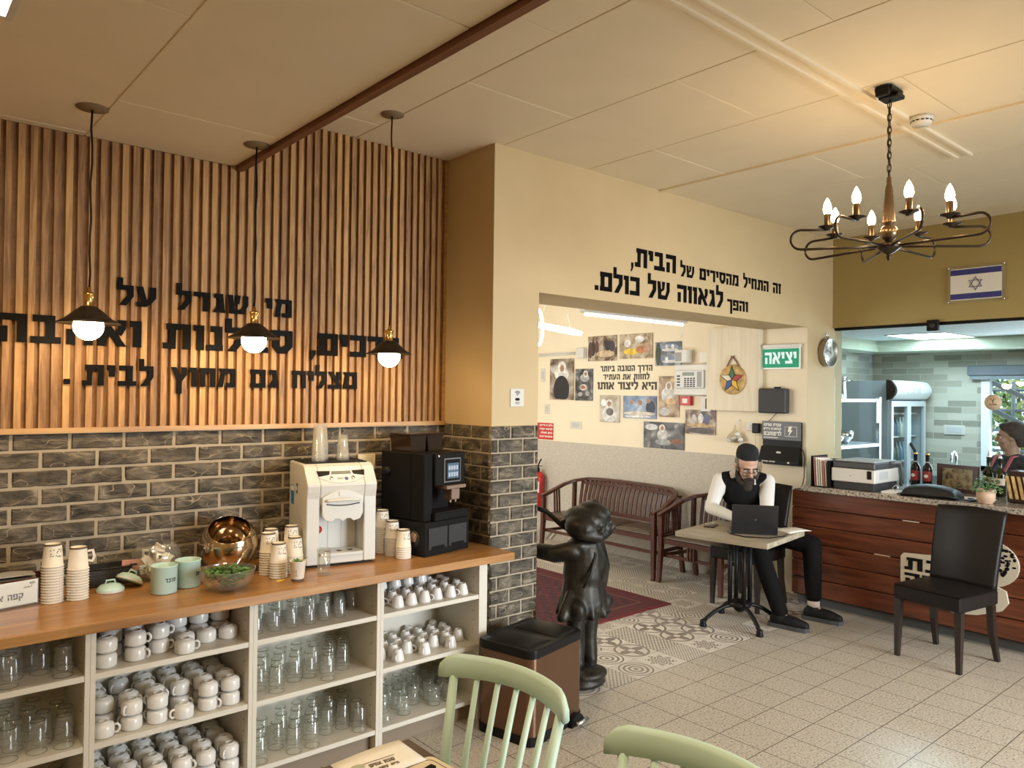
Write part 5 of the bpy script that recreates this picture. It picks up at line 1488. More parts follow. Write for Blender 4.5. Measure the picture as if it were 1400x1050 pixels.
# ------------------------------------------------------------------ bench, armchair, rug
def slat_seat(name, lab, cat, W, loc, nslat, seats):
    """bentwood bench facing -x; local x depth (front 0, back .56), local y across, W wide"""
    t = thing(name, lab, cat, loc)
    h = W / 2
    # top rail: from one arm end round the back to the other
    pts = [(-.03, -h, .625), (.10, -h - .01, .655), (.30, -h + .02, .735), (.42, -h + .08, .775), (.50, -h + .20, .80), (.525, -h + .38, .805)]
    full = pts + [(.53, -h + .38 + (W - .76) * i / 4, .808) for i in range(1, 4)] + [(x_, -y_, z_) for x_, y_, z_ in pts[::-1]]
    part('top_rail', MB().beam(full, .052, .034), DARKWOOD, t, bevel=.006)
    for s in (-1, 1):
        part('leg', MB().beam([(.0, s * (h - .005), .62), (.0, s * (h - .005), .35), (-.015, s * (h + .005), .02), (-.03, s * (h + .008), 0)], [.04, .042, .034, .034], [.042, .045, .034, .034], (1, 0, 0)), DARKWOOD, t)
        part('leg', MB().beam([(.44, s * (h - .05), .76), (.43, s * (h - .05), .42), (.50, s * (h - .04), 0)], .036, .04, (1, 0, 0)), DARKWOOD, t)
        part('arm_rail', MB().beam([(.02, s * (h - .008), .425), (.42, s * (h - .045), .425)], .028, .026), DARKWOOD, t)
        for k in range(3):
            u = .16 + k * .035
            part('arm_spindle', MB().beam([(u, s * (h - .012 - u * .05), .43), (u, s * (h - .005 - u * .03), .655 + u * .12)], .016, .016, (1, 0, 0)), DARKWOOD, t)
        part('side_stretcher', MB().beam([(0, s * (h - .005), .25), (.46, s * (h - .05), .25)], .022, .03), DARKWOOD, t)
    part('seat_rail', bx(.0, .025, -h + .015, h - .015, .365, .425), DARKWOOD, t)
    part('seat_rail', bx(.42, .445, -h + .06, h - .06, .365, .43), DARKWOOD, t)
    part('front_stretcher', bx(.03, .055, -h + .01, h - .01, .235, .262), DARKWOOD, t)
    for c in ([0] if seats == 1 else [0.0]):
        for k in (-1, 0, 1): part('front_spindle', bx(.008, .024, k * .032 - .008, k * .032 + .008, .25, .37), DARKWOOD, t)
        if seats > 1: part('leg', MB().beam([(.012, 0, .25), (.012, 0, 0)], .034, .034, (1, 0, 0)), DARKWOOD, t)
    part('back_rail', MB().beam([(.44, -h + .06, .47), (.445, h - .06, .47)], .022, .04), DARKWOOD, t)
    w0 = -h + .10
    for k in range(nslat):
        y = w0 + (W - .20) * (k + .5) / nslat
        e = max(0, abs(y) - (h - .30)) / .25
        part('back_slat', MB().beam([(.445, y, .485), (.462, y, .62), (.520 - .06 * e * e, y, .795 - .02 * e)], (W - .20) / nslat * .58, .012, (1, 0, 0)), DARKWOOD, t)
    part('back_top_inner', MB().beam([(.475, -h + .14, .755), (.515, 0, .768), (.475, h - .14, .755)], .018, .03), DARKWOOD, t)
    SEATL = plain('worn_brown_leather', (.075, .052, .036), .32, bump=.15, bscale=40)
    n = seats
    sw = (W - .06) / n
    for k in range(n):
        y0 = -h + .03 + k * sw
        part('seat_cushion', MB().sheet(lambda u, v, y0=y0: (-.01 + .44 * u, y0 + .004 + (sw - .008) * v, .425 + .035 * (math.sin(PI * min(max(u, .0), 1)) * math.sin(PI * v)) ** .35), 14, 14, .012), SEATL, t)
    return t


slat_seat('bench', 'long dark slat-back bench with leather seats against the corridor wall', 'bench', 1.54, (5.70, 5.352, 0), 22, 3)
slat_seat('armchair', 'dark slat-back single armchair between the long bench and the seated man', 'chair', .66, (5.70, 4.175, 0), 9, 1)


def rug_mat():
    t = MT('red_rug', (.2, .03, .03), .95)
    c = t.coord(); x, y, z = t.xyz(c)
    dx, dy = (x.abs() * -1 + .98), (y.abs() * -1 + 1.12)
    d = dx.min(dy)
    v1 = t.voronoi(t.mapping(c, (1, 1.4, 1)), 15, 'F1', 'Distance')
    w1 = ((x * 52).sin() * (y * 38).sin())
    fld = t.mix(w1.gt(.15), (0.0605, 0.0044, 0.0066), (0.0193, 0.0055, 0.0088))
    fld = t.mix(v1.lt(.22) * .7, fld, (0.1540, 0.0330, 0.0275))
    brd = t.mix((d * 150).sin().gt(.2), (0.0935, 0.0055, 0.0077), (0.0385, 0.0066, 0.0077))
    col = t.mix(d.gt(.16), brd, fld)
    col = t.mix(d.lt(.035), col, (0.1100, 0.0066, 0.0077))
    col = t.mix(d.gt(.17) * d.lt(.19), col, (0.1320, 0.0495, 0.0385))
    col = t.mix(t.noise(c, 6, 3) * .35, col, (0.0770, 0.0066, 0.0077))
    t.base(col); t.bump(t.noise(c, 180, 2), .5, .004)
    return t.m


solo('rug', bx(-.98, .98, -1.12, 1.12, 0, .009), rug_mat(), 'dark red patterned rug on the tiled corridor floor', 'rug', (4.19, 5.09, .0005))
# ------------------------------------------------------------------ reception counter
t = thing('reception_counter', 'low serving counter clad in dark red mahogany planks below the kitchen glass', 'counter', (6.03, 0, 0))
zs = [.09, .235, .38, .525, .67, .815, .962]
for i in range(6):
    part('plank', bx(0, .028, .0, 3.372, zs[i] + .003, zs[i + 1] - .003, ch=.004), REDWOOD, t)
part('carcass', bx(.03, .70, .0, 3.37, .075, .962), plain('carcass_dark', (.03, .014, .010), .6), t)
part('plinth', bx(.10, .70, .02, 3.37, 0, .075), plain('plinth_grey', (.10, .105, .11), .4), t)
for y, k in ((2.41, 5), (2.62, 3)): part('pale_chip', bx(-.001, .003, y - .06, y + .06, zs[k] - .003, zs[k] + .004), plain('pale_wood_chip', (.60, .50, .44), .6), t)


def granite():
    m = MT('speckled_granite', (.4, .36, .3), .12)
    c = m.coord()
    n = m.noise(c, 55, 5)
    m.base(m.ramp(n, [(.34, (.06, .05, .045)), (.46, (.30, .26, .21)), (.62, (.42, .37, .31)), (.74, (.60, .54, .46))]))
    return m.m


solo('granite_top', bx(-.09, .755, .0, 3.25, .0, .042, ch=.004), granite(), 'speckled granite top of the mahogany serving counter', 'countertop', (6.03, 0, .967))
ST = 1.0095
# cut-out logo board fixed to the planks
t = thing('logo_board', 'cream cut-out logo board with black Hebrew letters and tree, behind the dark leather chair', 'sign', (6.0295, 2.08, 0))
LB = plain('cream_board', (.62, .55, .42), .5)
y_ = lambda y: -(y - 2.08)     # to the right when facing the counter
out = [(y_(2.475), .38), (y_(2.475), .55), (y_(2.455), .575), (y_(2.10), .60)] + [(y_(1.875) + .178 * math.cos(a), .595 + .160 * math.sin(a)) for a in [2.3 - 3.6 * k / 16 for k in range(17)]]
out += [(y_(1.775), .42), (y_(1.76), .34), (y_(1.80), .28), (y_(1.95), .22), (y_(2.10), .20), (y_(2.30), .23), (y_(2.42), .29), (y_(2.47), .34)]
part('board', MB().prism(out, .018, (0, 0, 0), (0, -1, 0), (0, 0, 1), (-1, 0, 0)), LB, t)
heb(None, 'שבת', .092, (-.0182, -.06, .456), (-.0182, .365, .456), un=(-1, 0, 0), th=.003, letters=(t, BLACKM))
heb(None, 'חוקה', .088, (-.0182, -.06, .345), (-.0182, .365, .345), un=(-1, 0, 0), th=.003, letters=(t, BLACKM))
tr = MB()
rt = random.Random(4)
for k in range(80):
    a, r = rt.uniform(0, 6.28), .13 * math.sqrt(rt.random())
    c = (-.019, -.235 + r * math.cos(a), .62 + r * .9 * math.sin(a))
    tr.ball(c, 1, 6, 4, sc=(.002, rt.uniform(.008, .018), rt.uniform(.007, .014)))
tr.beam([(-.019, -.235, .45), (-.019, -.23, .56)], .03, .004, (1, 0, 0))
part('printed_tree', tr, BLACKM, t)

# things on the granite
t = thing('magazine_file', 'black magazine file packed with papers at the corner end of the granite', 'file', (6.10, 3.085, ST))
part('file_box', bx(-.13, .13, .08, .09, 0, .25).box(-.13, .13, -.06, -.05, 0, .22).box(-.13, .13, -.05, .08, 0, .006).box(.12, .13, -.05, .08, .006, .22), BLACKM, t)
for k in range(6):
    col = [(.75, .73, .68), (.55, .22, .15), (.78, .77, .74), (.7, .62, .5), (.80, .8, .78), (.45, .2, .16)][k]
    part('paper_sheaf', MB().prism([(-.12, .008), (.115, .008), (.115, .20 + .006 * k), (-.12, .215 + .005 * k)], .008, (0, -.042 + k * .019, 0), (1, 0, 0), (0, .06, 1), (0, 1, 0)), plain('sheaf', col, .7), t)
t = thing('printer', 'white and dark grey multifunction printer on the granite top', 'printer', (6.03, 2.84, ST))
part('base_tray', bx(-.02, .40, -.16, .165, 0, .062, ch=.004), DGREY, t)
part('body', bx(-.035, .40, -.175, .175, .062, .168, ch=.006), WPLAST, t)
part('scanner_lid', bx(-.025, .40, -.17, .17, .170, .222, ch=.008), plain('charcoal_plastic', (.045, .045, .05), .4), t)
part('lid_plate', bx(-.01, .39, -.16, .16, .2225, .230, ch=.003), plain('lid_grey', (.42, .44, .46), .35), t)
part('output_slot', bx(-.037, -.030, -.150, -.115, .095, .160), BLACK, t)
part('power_light', bx(-.0365, -.035, .01, .018, .11, .115), BLACK, t)
part('side_print', bx(.05, .20, -.1762, -.175, .09, .15), plain('print_grey2', (.45, .45, .45), .5), t)
part('paper_guide', MB().tube([(.25, -.172, .215), (.36, -.20, .21), (.40, -.20, .12), (.40, -.19, .02)], .012, 6), plain('guide_grey', (.12, .12, .13), .4), t)
solo('paper_stack', bx(-.10, .09, -.06, .06, 0, .012), PAPER, 'flat stack of papers lying between printer and shoulder bag', 'paper', (6.13, 2.575, ST), .05)
WINEB = plain('dark_wine_glass', (.008, .004, .004), .08)


def bottle(lab, x, y, h, r, gl, lmat, cap, grp, lz=(.28, .52), art=None):
    t = thing('bottle', lab, 'bottle', (x, y, ST), random.Random(int(y * 999)).uniform(-.2, .2), grp)
    p = [(0, .004), (r * .8, 0), (r, .008), (r, h * .56), (r * .93, h * .62), (r * .5, h * .70), (r * .36, h * .76), (r * .36, h * .95), (r * .42, h * .96), (r * .40, h), (0, h)]
    part('bottle_body', MB().lathe(p, 20), gl, t)
    part('label', MB().lathe([(r * 1.012, h * lz[0]), (r * 1.012, h * lz[1])], 16, a0=PI - 1.3, a1=PI + 1.3), lmat, t)
    if art: part('label_art', MB().ball((-r * 1.02, 0, h * (lz[0] + lz[1]) / 2), r * .5, 10, 6, sc=(.08, 1, .8)), art, t)
    return t


RW = plain('label_dark_red', (.30, .03, .03), .5)
for y, w_ in ((2.615, 'one nearer the printer'), (2.515, 'one nearer the picture frame')):
    t = bottle('dark wine bottle with red label and gold-topped capsule, the ' + w_, 6.63 - (2.615 - y) * .2, y, .285, .036, WINEB, RW, BLACK, 'wine bottles beside the printer', (.22, .5), PAPER)
    part('capsule', MB().lathe([(.0145, .222), (.015, .272), (.0155, .274), (0, .2865)], 14), BLACK, t)
    part('gold_band', MB().lathe([(.0158, .276), (.0158, .287), (0, .2875)], 14), BRASS, t)
    part('neck_label', MB().lathe([(.0145, .19), (.0145, .215)], 12), PAPER, t)
OLG = plain('dark_olive_glass', (.016, .018, .006), .08)
for x, y, w_ in ((6.62, 2.075, 'left one'), (6.55, 1.975, 'right one')):
    t = bottle('tall dark oil bottle with cream label behind the potted plant, ' + w_, x, y, .29, .040, OLG, plain('label_cream', (.60, .54, .42), .6), None, 'olive oil bottles behind the potted plant', (.30, .48), plain('label_oval', (.16, .12, .08), .6))
    part('pourer', MB().lathe([(.012, .288), (.013, .302), (.006, .310), (.004, .330), (0, .331)], 10).tube([(0, 0, .325), (-.012, 0, .345)], .003, 6), STEEL, t)
t = thing('picture_frame', 'dark brown framed picture standing on the granite between bottles', 'picture frame', (6.57, 2.275, ST), math.radians(-14))
part('frame', bx(-.012, .012, -.165, .165, 0, .03).box(-.012, .012, -.165, .165, .185, .215).box(-.012, .012, -.165, -.125, .03, .185).box(-.012, .012, .125, .165, .03, .185), wood('frame_brown', (.03, .012, .007), (.07, .028, .016), .35), t)
part('picture', bx(-.006, .010, -.125, .125, .03, .185), photo_mat('gold_lattice', [(.08, .055, .02), (.28, .22, .11), (.48, .42, .26), (.62, .56, .40)], 26, 3), t)
part('easel_leg', MB().beam([(.012, 0, .16), (.09, 0, .003)], .03, .006), BLACKM, t)
t = thing('shoulder_bag', 'black nylon shoulder bag lying flat on the granite in front of the bottles', 'bag', (6.12, 2.30, ST), math.radians(4))
part('bag_body', MB().sheet(lambda u, v: (-.10 + .22 * u, -.19 + .38 * v, .012 + .078 * (math.sin(PI * min(1, max(0, u))) ** .35) * (math.sin(PI * v) ** .30)), 16, 20, .0), plain('black_nylon', (.010, .011, .014), .5, bump=.2, bscale=90), t)
part('bag_base', bx(-.10, .12, -.19, .19, 0, .014, ch=.005), BLACKM, t)
part('strap', MB().beam([(-.11, .20, .01), (-.135, .10, .02), (-.125, -.02, .012), (-.13, -.16, .02), (-.11, -.27, .008), (-.04, -.30, .008), (.03, -.25, .01)], .035, .006), BLACKM, t)
part('buckle', MB().tube([(-.12, .215, .03), (-.12, .235, .05), (-.12, .21, .075), (-.12, .19, .05)], .004, 6, closed=True), STEEL, t)
solo('paper_sheet', bx(-.06, .06, -.10, .10, 0, .002), PAPER, 'loose white sheet on the granite beside the flowerpot', 'paper', (6.30, 2.03, ST), .4)
t = thing('potted_plant', 'small trailing green plant in a beige clay pot on the granite', 'plant', (6.055, 1.915, ST))
part('pot', MB().lathe([(0, .0), (.044, 0), (.047, .008), (.047, .012), (.058, .018), (.062, .098), (.058, .100), (.054, .094), (0, .090)], 28), plain('beige_clay', (.52, .36, .24), .6), t)
pl = MB(); rp = random.Random(2)
for k in range(190):
    a = rp.uniform(0, 6.28); r = .085 * math.sqrt(rp.random()); z = .115 + .085 * (1 - (r / .085) ** 2) * rp.random() ** .5 - (.025 if r > .06 else 0)
    c = Vector((r * math.cos(a), r * math.sin(a), z)); L = rp.uniform(.018, .032)
    d = Vector((math.cos(a + rp.uniform(-.8, .8)), math.sin(a + rp.uniform(-.8, .8)), rp.uniform(-.6, .5))) * L
    s_ = Vector((-d.y, d.x, 0)).normalized() * L * .34
    pl.add([c, c + d * .5 + s_, c + d, c + d * .5 - s_, c + d * .5 + Vector((0, 0, .004))], [(0, 1, 4), (1, 2, 4), (2, 3, 4), (3, 0, 4)], k % 3)
for k in range(9):
    a = k * .7; pl.tube([(0, 0, .09), (.05 * math.cos(a), .05 * math.sin(a), .14), (.085 * math.cos(a), .085 * math.sin(a), .11)], .0018, 5)
part('foliage', pl, [GREEN, plain('leaf_deep', (.02, .075, .02), .4), plain('leaf_pale', (.20, .30, .12), .45)], t, kind='stuff')
t = thing('woven_box', 'dark woven wooden box at the cut-off edge of the granite', 'box', (6.30, 1.735, ST))
part('box_body', bx(-.08, .10, -.14, .10, 0, .225, ch=.012), plain('dark_varnish', (.025, .012, .008), .3), t)
wv = MB()
for k in range(6): wv.prism([(-.12 + k * .036, .03), (-.10 + k * .036, .03), (-.07 + k * .036, .19), (-.09 + k * .036, .19)], .003, (-.0805, 0, 0), (0, 1, 0), (0, 0, 1), (-1, 0, 0))
part('straw_inlay', wv, STRAW, t)

# ------------------------------------------------------------------ kitchen
t = thing('steel_rack', 'stainless steel kitchen rack with two shelves seen through the serving glass', 'shelf rack', (7.0, 3.5, 0))
for z in (1.73, 1.275, .86): part('shelf', bx(0, 1.02, 0, .46, z - .03, z), plain('cool_steel', (.62, .70, .74), .35, .5), t)
for xx in (.0, .98):
    for yy in (.0, .42): part('post', bx(xx, xx + .04, yy + .001, yy + .039, 0, 1.75), STEEL, t)
part('back_sheet', bx(.04, .98, .45, .46, .86, 1.70), plain('cool_sheet', (.30, .42, .50), .4, .3), t)
t = thing('stock_pot', 'large steel stock pot on the top shelf of the kitchen rack', 'pot', (7.42, 3.72, 1.7305))
part('pot_body', MB().lathe([(0, 0), (.125, 0), (.13, .01), (.13, .21), (.136, .214), (.12, .22), (0, .235)], 28), CHROME, t)
part('handle', MB().tube([(-.06, -.125, .17), (-.06, -.165, .18), (.06, -.165, .18), (.06, -.125, .17)], .007, 6), CHROME, t)
part('lid_knob', MB().lathe([(.02, .232), (.02, .262), (0, .266)], 12), BLACK, t)
t = thing('steel_canister', 'tall pale container beside the stock pot on the kitchen rack', 'container', (7.13, 3.72, 1.7305))
part('canister_body', MB().lathe([(0, 0), (.09, 0), (.09, .2), (.08, .215), (0, .215)], 20), plain('frosted_white', (.6, .68, .7), .3), t)
for i, (xx, r, h) in enumerate(((7.17, .09, .07), (7.39, .11, .09), (7.62, .10, .13))):
    solo('mixing_bowl', MB().lathe([(0, 0), (r * .5, 0), (r * .9, h * .5), (r, h), (r * .95, h), (r * .8, h * .5), (0, .01)], 20), CHROME if i else BLACKM, ('small black bowl on the lower kitchen rack shelf', 'middle steel bowl on the lower kitchen rack shelf', 'tallest steel bowl on the lower kitchen rack shelf')[i], 'bowl', (xx, 3.70, 1.2755))
solo('hanging_paper', bx(-.055, .055, -.004, 0, -.24, 0), PAPER, 'white sheet hanging from the edge of the kitchen rack', 'paper', (7.95, 3.499, 1.725))

t = thing('drinks_cooler', 'tall glass-door drinks cooler with lit rounded header in the kitchen', 'refrigerator', (8.45, 3.62, 0))
CB = plain('cooler_grey', (.36, .42, .46), .4)
part('cabinet', bx(0, .03, 0, .60, 0, 1.93).box(.90, .93, 0, .60, 0, 1.93).box(.03, .90, .57, .60, 0, 1.93).box(.03, .90, 0, .57, 1.72, 1.93).box(.03, .90, 0, .57, 0, .12), CB, t)
part('interior', bx(.032, .898, .54, .568, .12, 1.72), plain('cooler_inside', (.66, .74, .76), .5), t)
for z in (.42, .72, 1.02, 1.30, 1.56):
    part('wire_shelf', bx(.032, .898, .06, .535, z, z + .012), WPLAST, t)
for s in (0, 1):
    d = part('door', bx(.01 + s * .455, .06 + s * .455, -.035, -.002, .10, 1.71).box(.415 + s * .455, .465 + s * .455, -.035, -.002, .10, 1.71).box(.06 + s * .455, .415 + s * .455, -.035, -.002, .10, .16).box(.06 + s * .455, .415 + s * .455, -.035, -.002, 1.65, 1.71), plain('door_steel', (.55, .60, .63), .35, .4), t)
    part('glass', bx(.06 + s * .455, .415 + s * .455, -.02, -.014, .16, 1.65), PANE, d)
part('handle', MB().tube([(.49, -.035, .80), (.49, -.085, .88), (.49, -.10, 1.02), (.49, -.085, 1.16), (.49, -.035, 1.24)], .016, 8), BLACKM, t)
hpf = [(-.002, 1.725)] + [(-.045 - .05 * math.sin(PI * k / 8), 1.735 + .19 * k / 8) for k in range(9)] + [(-.002, 1.935)]
part('header', MB().prism(hpf, .93, (0, 0, 0), (0, 1, 0), (0, 0, 1), (1, 0, 0)), plain('header_pale', (.62, .66, .66), .3), t)
part('header_end', MB().prism([(a * 1.06, 1.83 + (b - 1.83) * 1.06) for a, b in hpf], .05, (-.05, 0, 0), (0, 1, 0), (0, 0, 1), (1, 0, 0)), BLACKM, t)
L = MB()
for k in range(3): L.box(.28 + k * .13, .36 + k * .13, -.0975, -.094, 1.80, 1.86)
part('header_print', L, plain('header_print_grey', (.35, .36, .36), .5), t)
dbm = MB().lathe([(0, 0), (.034, 0), (.034, .13), (.013, .18), (.013, .21), (0, .21)], 10)
dms = [dbm.mesh('drink_bottle', plain(n_, c_, .3)) for n_, c_ in (('drink_pale', (.62, .66, .60)), ('drink_dark', (.16, .20, .18)), ('drink_blue', (.16, .28, .40)))]
for r_i, z in enumerate((.4325, .7325, 1.0325, 1.3125)):
    for k in range(9): tag(link('drink_bottle', dms[(k // 2 + r_i) % 3], None, (8.53 + k * .092, 3.76, z)), 'drink bottle on a shelf inside the glass-door cooler', 'bottle', 'bottles in the drinks cooler')

t = thing('sink_counter', 'stainless kitchen sink counter under the window', 'counter', (8.92, 1.2, 0))
part('top', bx(0, .575, 0, 2.2, .86, .90), STEEL, t)
part('cupboard', bx(.03, .575, 0, 2.2, 0, .86), plain('kitchen_white', (.55, .60, .62), .4), t)
t = thing('faucet', 'chrome kitchen faucet with curved spout below the far window', 'faucet', (9.08, 3.16, .9005))
part('spout', MB().tube([(0, 0, 0), (0, 0, .20)] + [(-.07 + .07 * math.cos(a), 0, .20 + .07 * math.sin(a)) for a in [PI * k / 8 for k in range(1, 9)]] + [(-.14, 0, .16)], .013, 8), CHROME, t)
part('lever', MB().beam([(0, 0, .05), (.02, -.06, .08)], .014, .010), CHROME, t)
t = thing('worktable', 'steel kitchen worktable just behind the serving glass', 'table', (6.95, 2.62, 0))
part('top', bx(0, .9, -.0, .8, .84, .88), STEEL, t)
for xx in (.02, .84):
    for yy in (.02, .74): part('leg', bx(xx, xx + .04, yy, yy + .04, 0, .84), STEEL, t)
t = thing('window_blind', 'dark grey rolled blind cassette above the kitchen window', 'blind', (9.495, 2.30, 2.0))
part('cassette', bx(-.09, -.001, -.72, .87, 0, .115, ch=.01), plain('blind_grey', (.13, .15, .18), .5), t)
part('bottom_bar', bx(-.07, -.02, -.70, .85, -.04, .0), plain('bar_grey', (.22, .25, .28), .5), t)
t = thing('wall_socket', 'white double socket on the kitchen tiles left of the window', 'socket', (9.4995, 3.326, 1.385))
part('frame', bx(-.012, 0, -.11, .11, -.055, .055, ch=.004), WPLAST, t)
part('insert', bx(-.016, -.012, -.08, .08, -.03, .03), plain('insert_grey2', (.5, .52, .52), .4), t)

# outdoors beyond the kitchen window: stair railing and shrubs
t = thing('stair_railing', 'grey metal stair railing outside the kitchen window', 'railing', (10.4, 2.4, -.1))
RM = plain('railing_grey', (.30, .33, .36), .4, .4)
for k in range(6): part('rail', MB().tube([(0, -1.4, .75 - .28 * 0 + k * .24), (0, 1.6, .75 + k * .24)], .015, 6), RM, t)
for k in range(2): part('handrail', MB().beam([(-.15, -1.4, .55 + k * .32), (-.15, 1.2, 1.95 + k * .32)], .05, .05), RM, t)
for yy in (-1.2, -.3, .6, 1.4): part('post', MB().tube([(0, yy, 0), (0, yy, 2.05)], .022, 8), RM, t)


def shrub(lab, x, y, r, h, n, seed, cols):
    q = random.Random(seed)
    t = thing('shrub', lab, 'shrub', (x, y, -.1))
    part('trunk', MB().tube([(0, 0, 0), (.05, 0, h * .3), (0, .05, h * .6)], [.05, .04, .02], 7), plain('bark', (.12, .08, .05), .8), t)
    mb = MB()
    for k in range(n):
        a, b = q.uniform(0, 6.28), math.acos(q.uniform(-1, 1)); rr_ = q.random() ** .4
        c = Vector((r * rr_ * math.sin(b) * math.cos(a), r * rr_ * math.sin(b) * math.sin(a), h * .58 + h * .42 * rr_ * math.cos(b)))
        d = Vector((q.uniform(-1, 1), q.uniform(-1, 1), q.uniform(-1, 1))).normalized() * .09; e = d.orthogonal().normalized() * .04
        mb.add([c, c + d * .5 + e, c + d, c + d * .5 - e], [(0, 1, 2, 3)], k % len(cols))
    part('foliage', mb, cols, t, kind='stuff')


LC = [plain('sunlit_leaf', (.42, .55, .16), .6), plain('mid_leaf', (.20, .34, .09), .6), plain('yellow_leaf', (.62, .60, .26), .6), plain('shade_leaf', (.08, .16, .05), .6)]  # sun and shade painted in as light and dark leaf colours
shrub('bushy green shrub outside the kitchen window, nearer the railing', 11.9, 3.5, .8, 3.2, 1500, 1, LC)
shrub('tall leafy shrub outside the kitchen window, at the cut-off edge', 12.6, 1.9, .85, 3.6, 1500, 2, LC)
shrub('yellowish shrub farthest beyond the kitchen window', 14.2, 4.0, 1.2, 3.8, 1300, 3, LC)
# ------------------------------------------------------------------ pedal bin
COPR = plain('brushed_copper', (.19, .105, .062), .30, .85)
t = thing('pedal_bin', 'bronze metal pedal bin with black twin lid, at the counter end', 'bin', (2.724, 3.005, 0), math.radians(12))
W_, D_ = .47, .355
part('base', MB().prism(rrect(W_ + .01, D_ + .01, .05), .045, (0, 0, 0)), BLACK, t)
b = part('body', MB().prism(rrect(W_, D_, .048, 6), .385, (0, 0, .045)), COPR, t)
part('lid_frame', MB().prism(rrect(W_ + .014, D_ + .014, .055, 6), .045, (0, 0, .430)), BLACK, t, bevel=.006)
for s in (-1, 1):
    part('lid_flap', MB().sheet(lambda u, v, s=s: (s * (W_ / 4) - (W_ / 4 - .012) + (W_ / 2 - .024) * u, -D_ / 2 + .022 + (D_ - .044) * v, .474 + .016 * math.sin(PI * u) ** .6 * math.sin(PI * v) ** .6), 12, 10, .008), BLACK, t)
pd_ = part('pedal', MB().prism([(p[0], p[1]) for p in arc(0, 0, .06, 0, PI, 10)], .03, (.14, -D_ / 2 - .002, .0), (1, 0, 0), (0, 0, 1), (0, -1, 0)), BLACK, t)
part('pedal_bar', MB().tube([(.09, -D_ / 2 - .06, .028), (.19, -D_ / 2 - .06, .028)], .010, 8).beam([(.14, -D_ / 2 - .03, .02), (.14, -D_ / 2 - .06, .026)], .05, .012), STEEL, t)

# ------------------------------------------------------------------ bronze boy statue
t = thing('bronze_statue', 'dark bronze statue of a child in a big cap and coat, beside the brick pillar', 'statue', (3.325, 3.205, 0), 0)
mb = MB()
oval(mb, (0, 0, .03), (.155, .13, .035)); oval(mb, (.02, -.02, .075), (.135, .11, .04)); oval(mb, (-.03, .02, .10), (.11, .10, .04))
skin('rock_base', mb, BRONZE, t, .012, 3)
mb = MB()
for s in (-1, 1):     # boots and legs
    chain(mb, [(s * .055, .0, .10), (s * .056, .0, .16), (s * .055, .01, .28), (s * .06, .005, .42), (s * .055, 0, .55)], [.046, .050, .052, .058, .07])
    rcone(mb, (s * .055, -.01, .15), (s * .066, .085, .14), .042, .036)
oval(mb, (0, 0, .62), (.120, .095, .12)); oval(mb, (0, .005, .74), (.115, .088, .11)); oval(mb, (0, .01, .82), (.105, .078, .06))
rcone(mb, (0, .01, .83), (.0, .02, .92), .048, .045)
oval(mb, (.01, .03, .96), (.075, .085, .095)); oval(mb, (.015, .110, .94), (.018, .022, .02))
for s in (-1, 1): oval(mb, (.01 + s * .078, .03, .94), (.014, .022, .028))
# arms: one hanging, one reaching ahead
chain(mb, [(.105, .0, .82), (.135, -.01, .70), (.148, .015, .585), (.150, .03, .525)], [.044, .042, .034, .026])
oval(mb, (.152, .035, .485), (.028, .034, .042))
for k in range(4): chain(mb, [(.150, .016 + k * .013, .468), (.152, .014 + k * .013, .440), (.142, .014 + k * .013, .422)], [.010, .009, .008])
chain(mb, [(.15, .05, .495), (.142, .066, .470), (.135, .066, .452)], [.010, .009, .008])
HA = V0 = (-.180, .275, .80)
chain(mb, [(-.105, .0, .815), (-.155, .09, .79), (-.172, .20, .79), (-.178, .245, .80)], [.045, .042, .034, .026])
oval(mb, HA, (.026, .034, .026))
for k in range(4): chain(mb, [(HA[0] + .012 * (k - 1.5), HA[1] + .020, .803), (HA[0] + .012 * (k - 1.5), HA[1] + .045, .815), (HA[0] + .012 * (k - 1.5), HA[1] + .04, .833)], [.009, .008, .007])
chain(mb, [(HA[0] + .022, HA[1] - .005, .815), (HA[0] + .017, HA[1] + .02, .83), (HA[0] + .007, HA[1] + .035, .835)], [.009, .008, .007])
skin('figure', mb, BRONZE, t, .0085, 3)
mb = MB()             # flared coat
chain(mb, [(0, 0, .79), (0, 0, .66)], [.118, .126])
rcone(mb, (0, .0, .66), (.0, -.005, .50), .126, .160, sc=.84)
oval(mb, (0, 0, .79), (.128, .100, .09)); oval(mb, (0, 0, .47), (.166, .140, .07)); oval(mb, (.02, -.05, .72), (.105, .07, .12))
chain(mb, [(.105, .0, .82), (.140, -.01, .70), (.152, .012, .575)], [.058, .056, .048])
chain(mb, [(-.105, .0, .815), (-.155, .09, .79), (-.172, .205, .79)], [.058, .054, .047])
chain(mb, [(-.09, -.05, .85), (0, -.080, .85), (.09, -.05, .85)], [.024, .026, .024])
oval(mb, (.10, -.10, .50), (.05, .028, .05), (.0, .2, 0)); oval(mb, (-.13, -.06, .48), (.05, .07, .07)); rcone(mb, (-.13, -.02, .56), (-.205, -.03, .445), .03, .035)
for k in range(8):
    a = 2.5 + k * .62
    rcone(mb, (.118 * math.cos(a), .100 * math.sin(a), .62), (.160 * math.cos(a), .134 * math.sin(a), .44), .010, .022)
skin('coat', mb, BRONZE, t, .009, 5, cut=[((0, 0, .425), (0, 0, -1))])
mb = MB()             # slouched cap with a turned-up peak
oval(mb, (.02, .005, .985), (.132, .138, .088), (.0, .25, 0)); oval(mb, (.065, -.02, 1.03), (.100, .108, .066), (.2, .25, 0)); oval(mb, (-.06, -.03, .955), (.088, .105, .078), (0, .3, 0))
oval(mb, (.080, .0, 1.075), (.036, .05, .034)); oval(mb, (.120, .03, .975), (.066, .085, .050), (0, .5, 0)); oval(mb, (.03, .14, .965), (.10, .07, .02), (-.3, 0, 0))
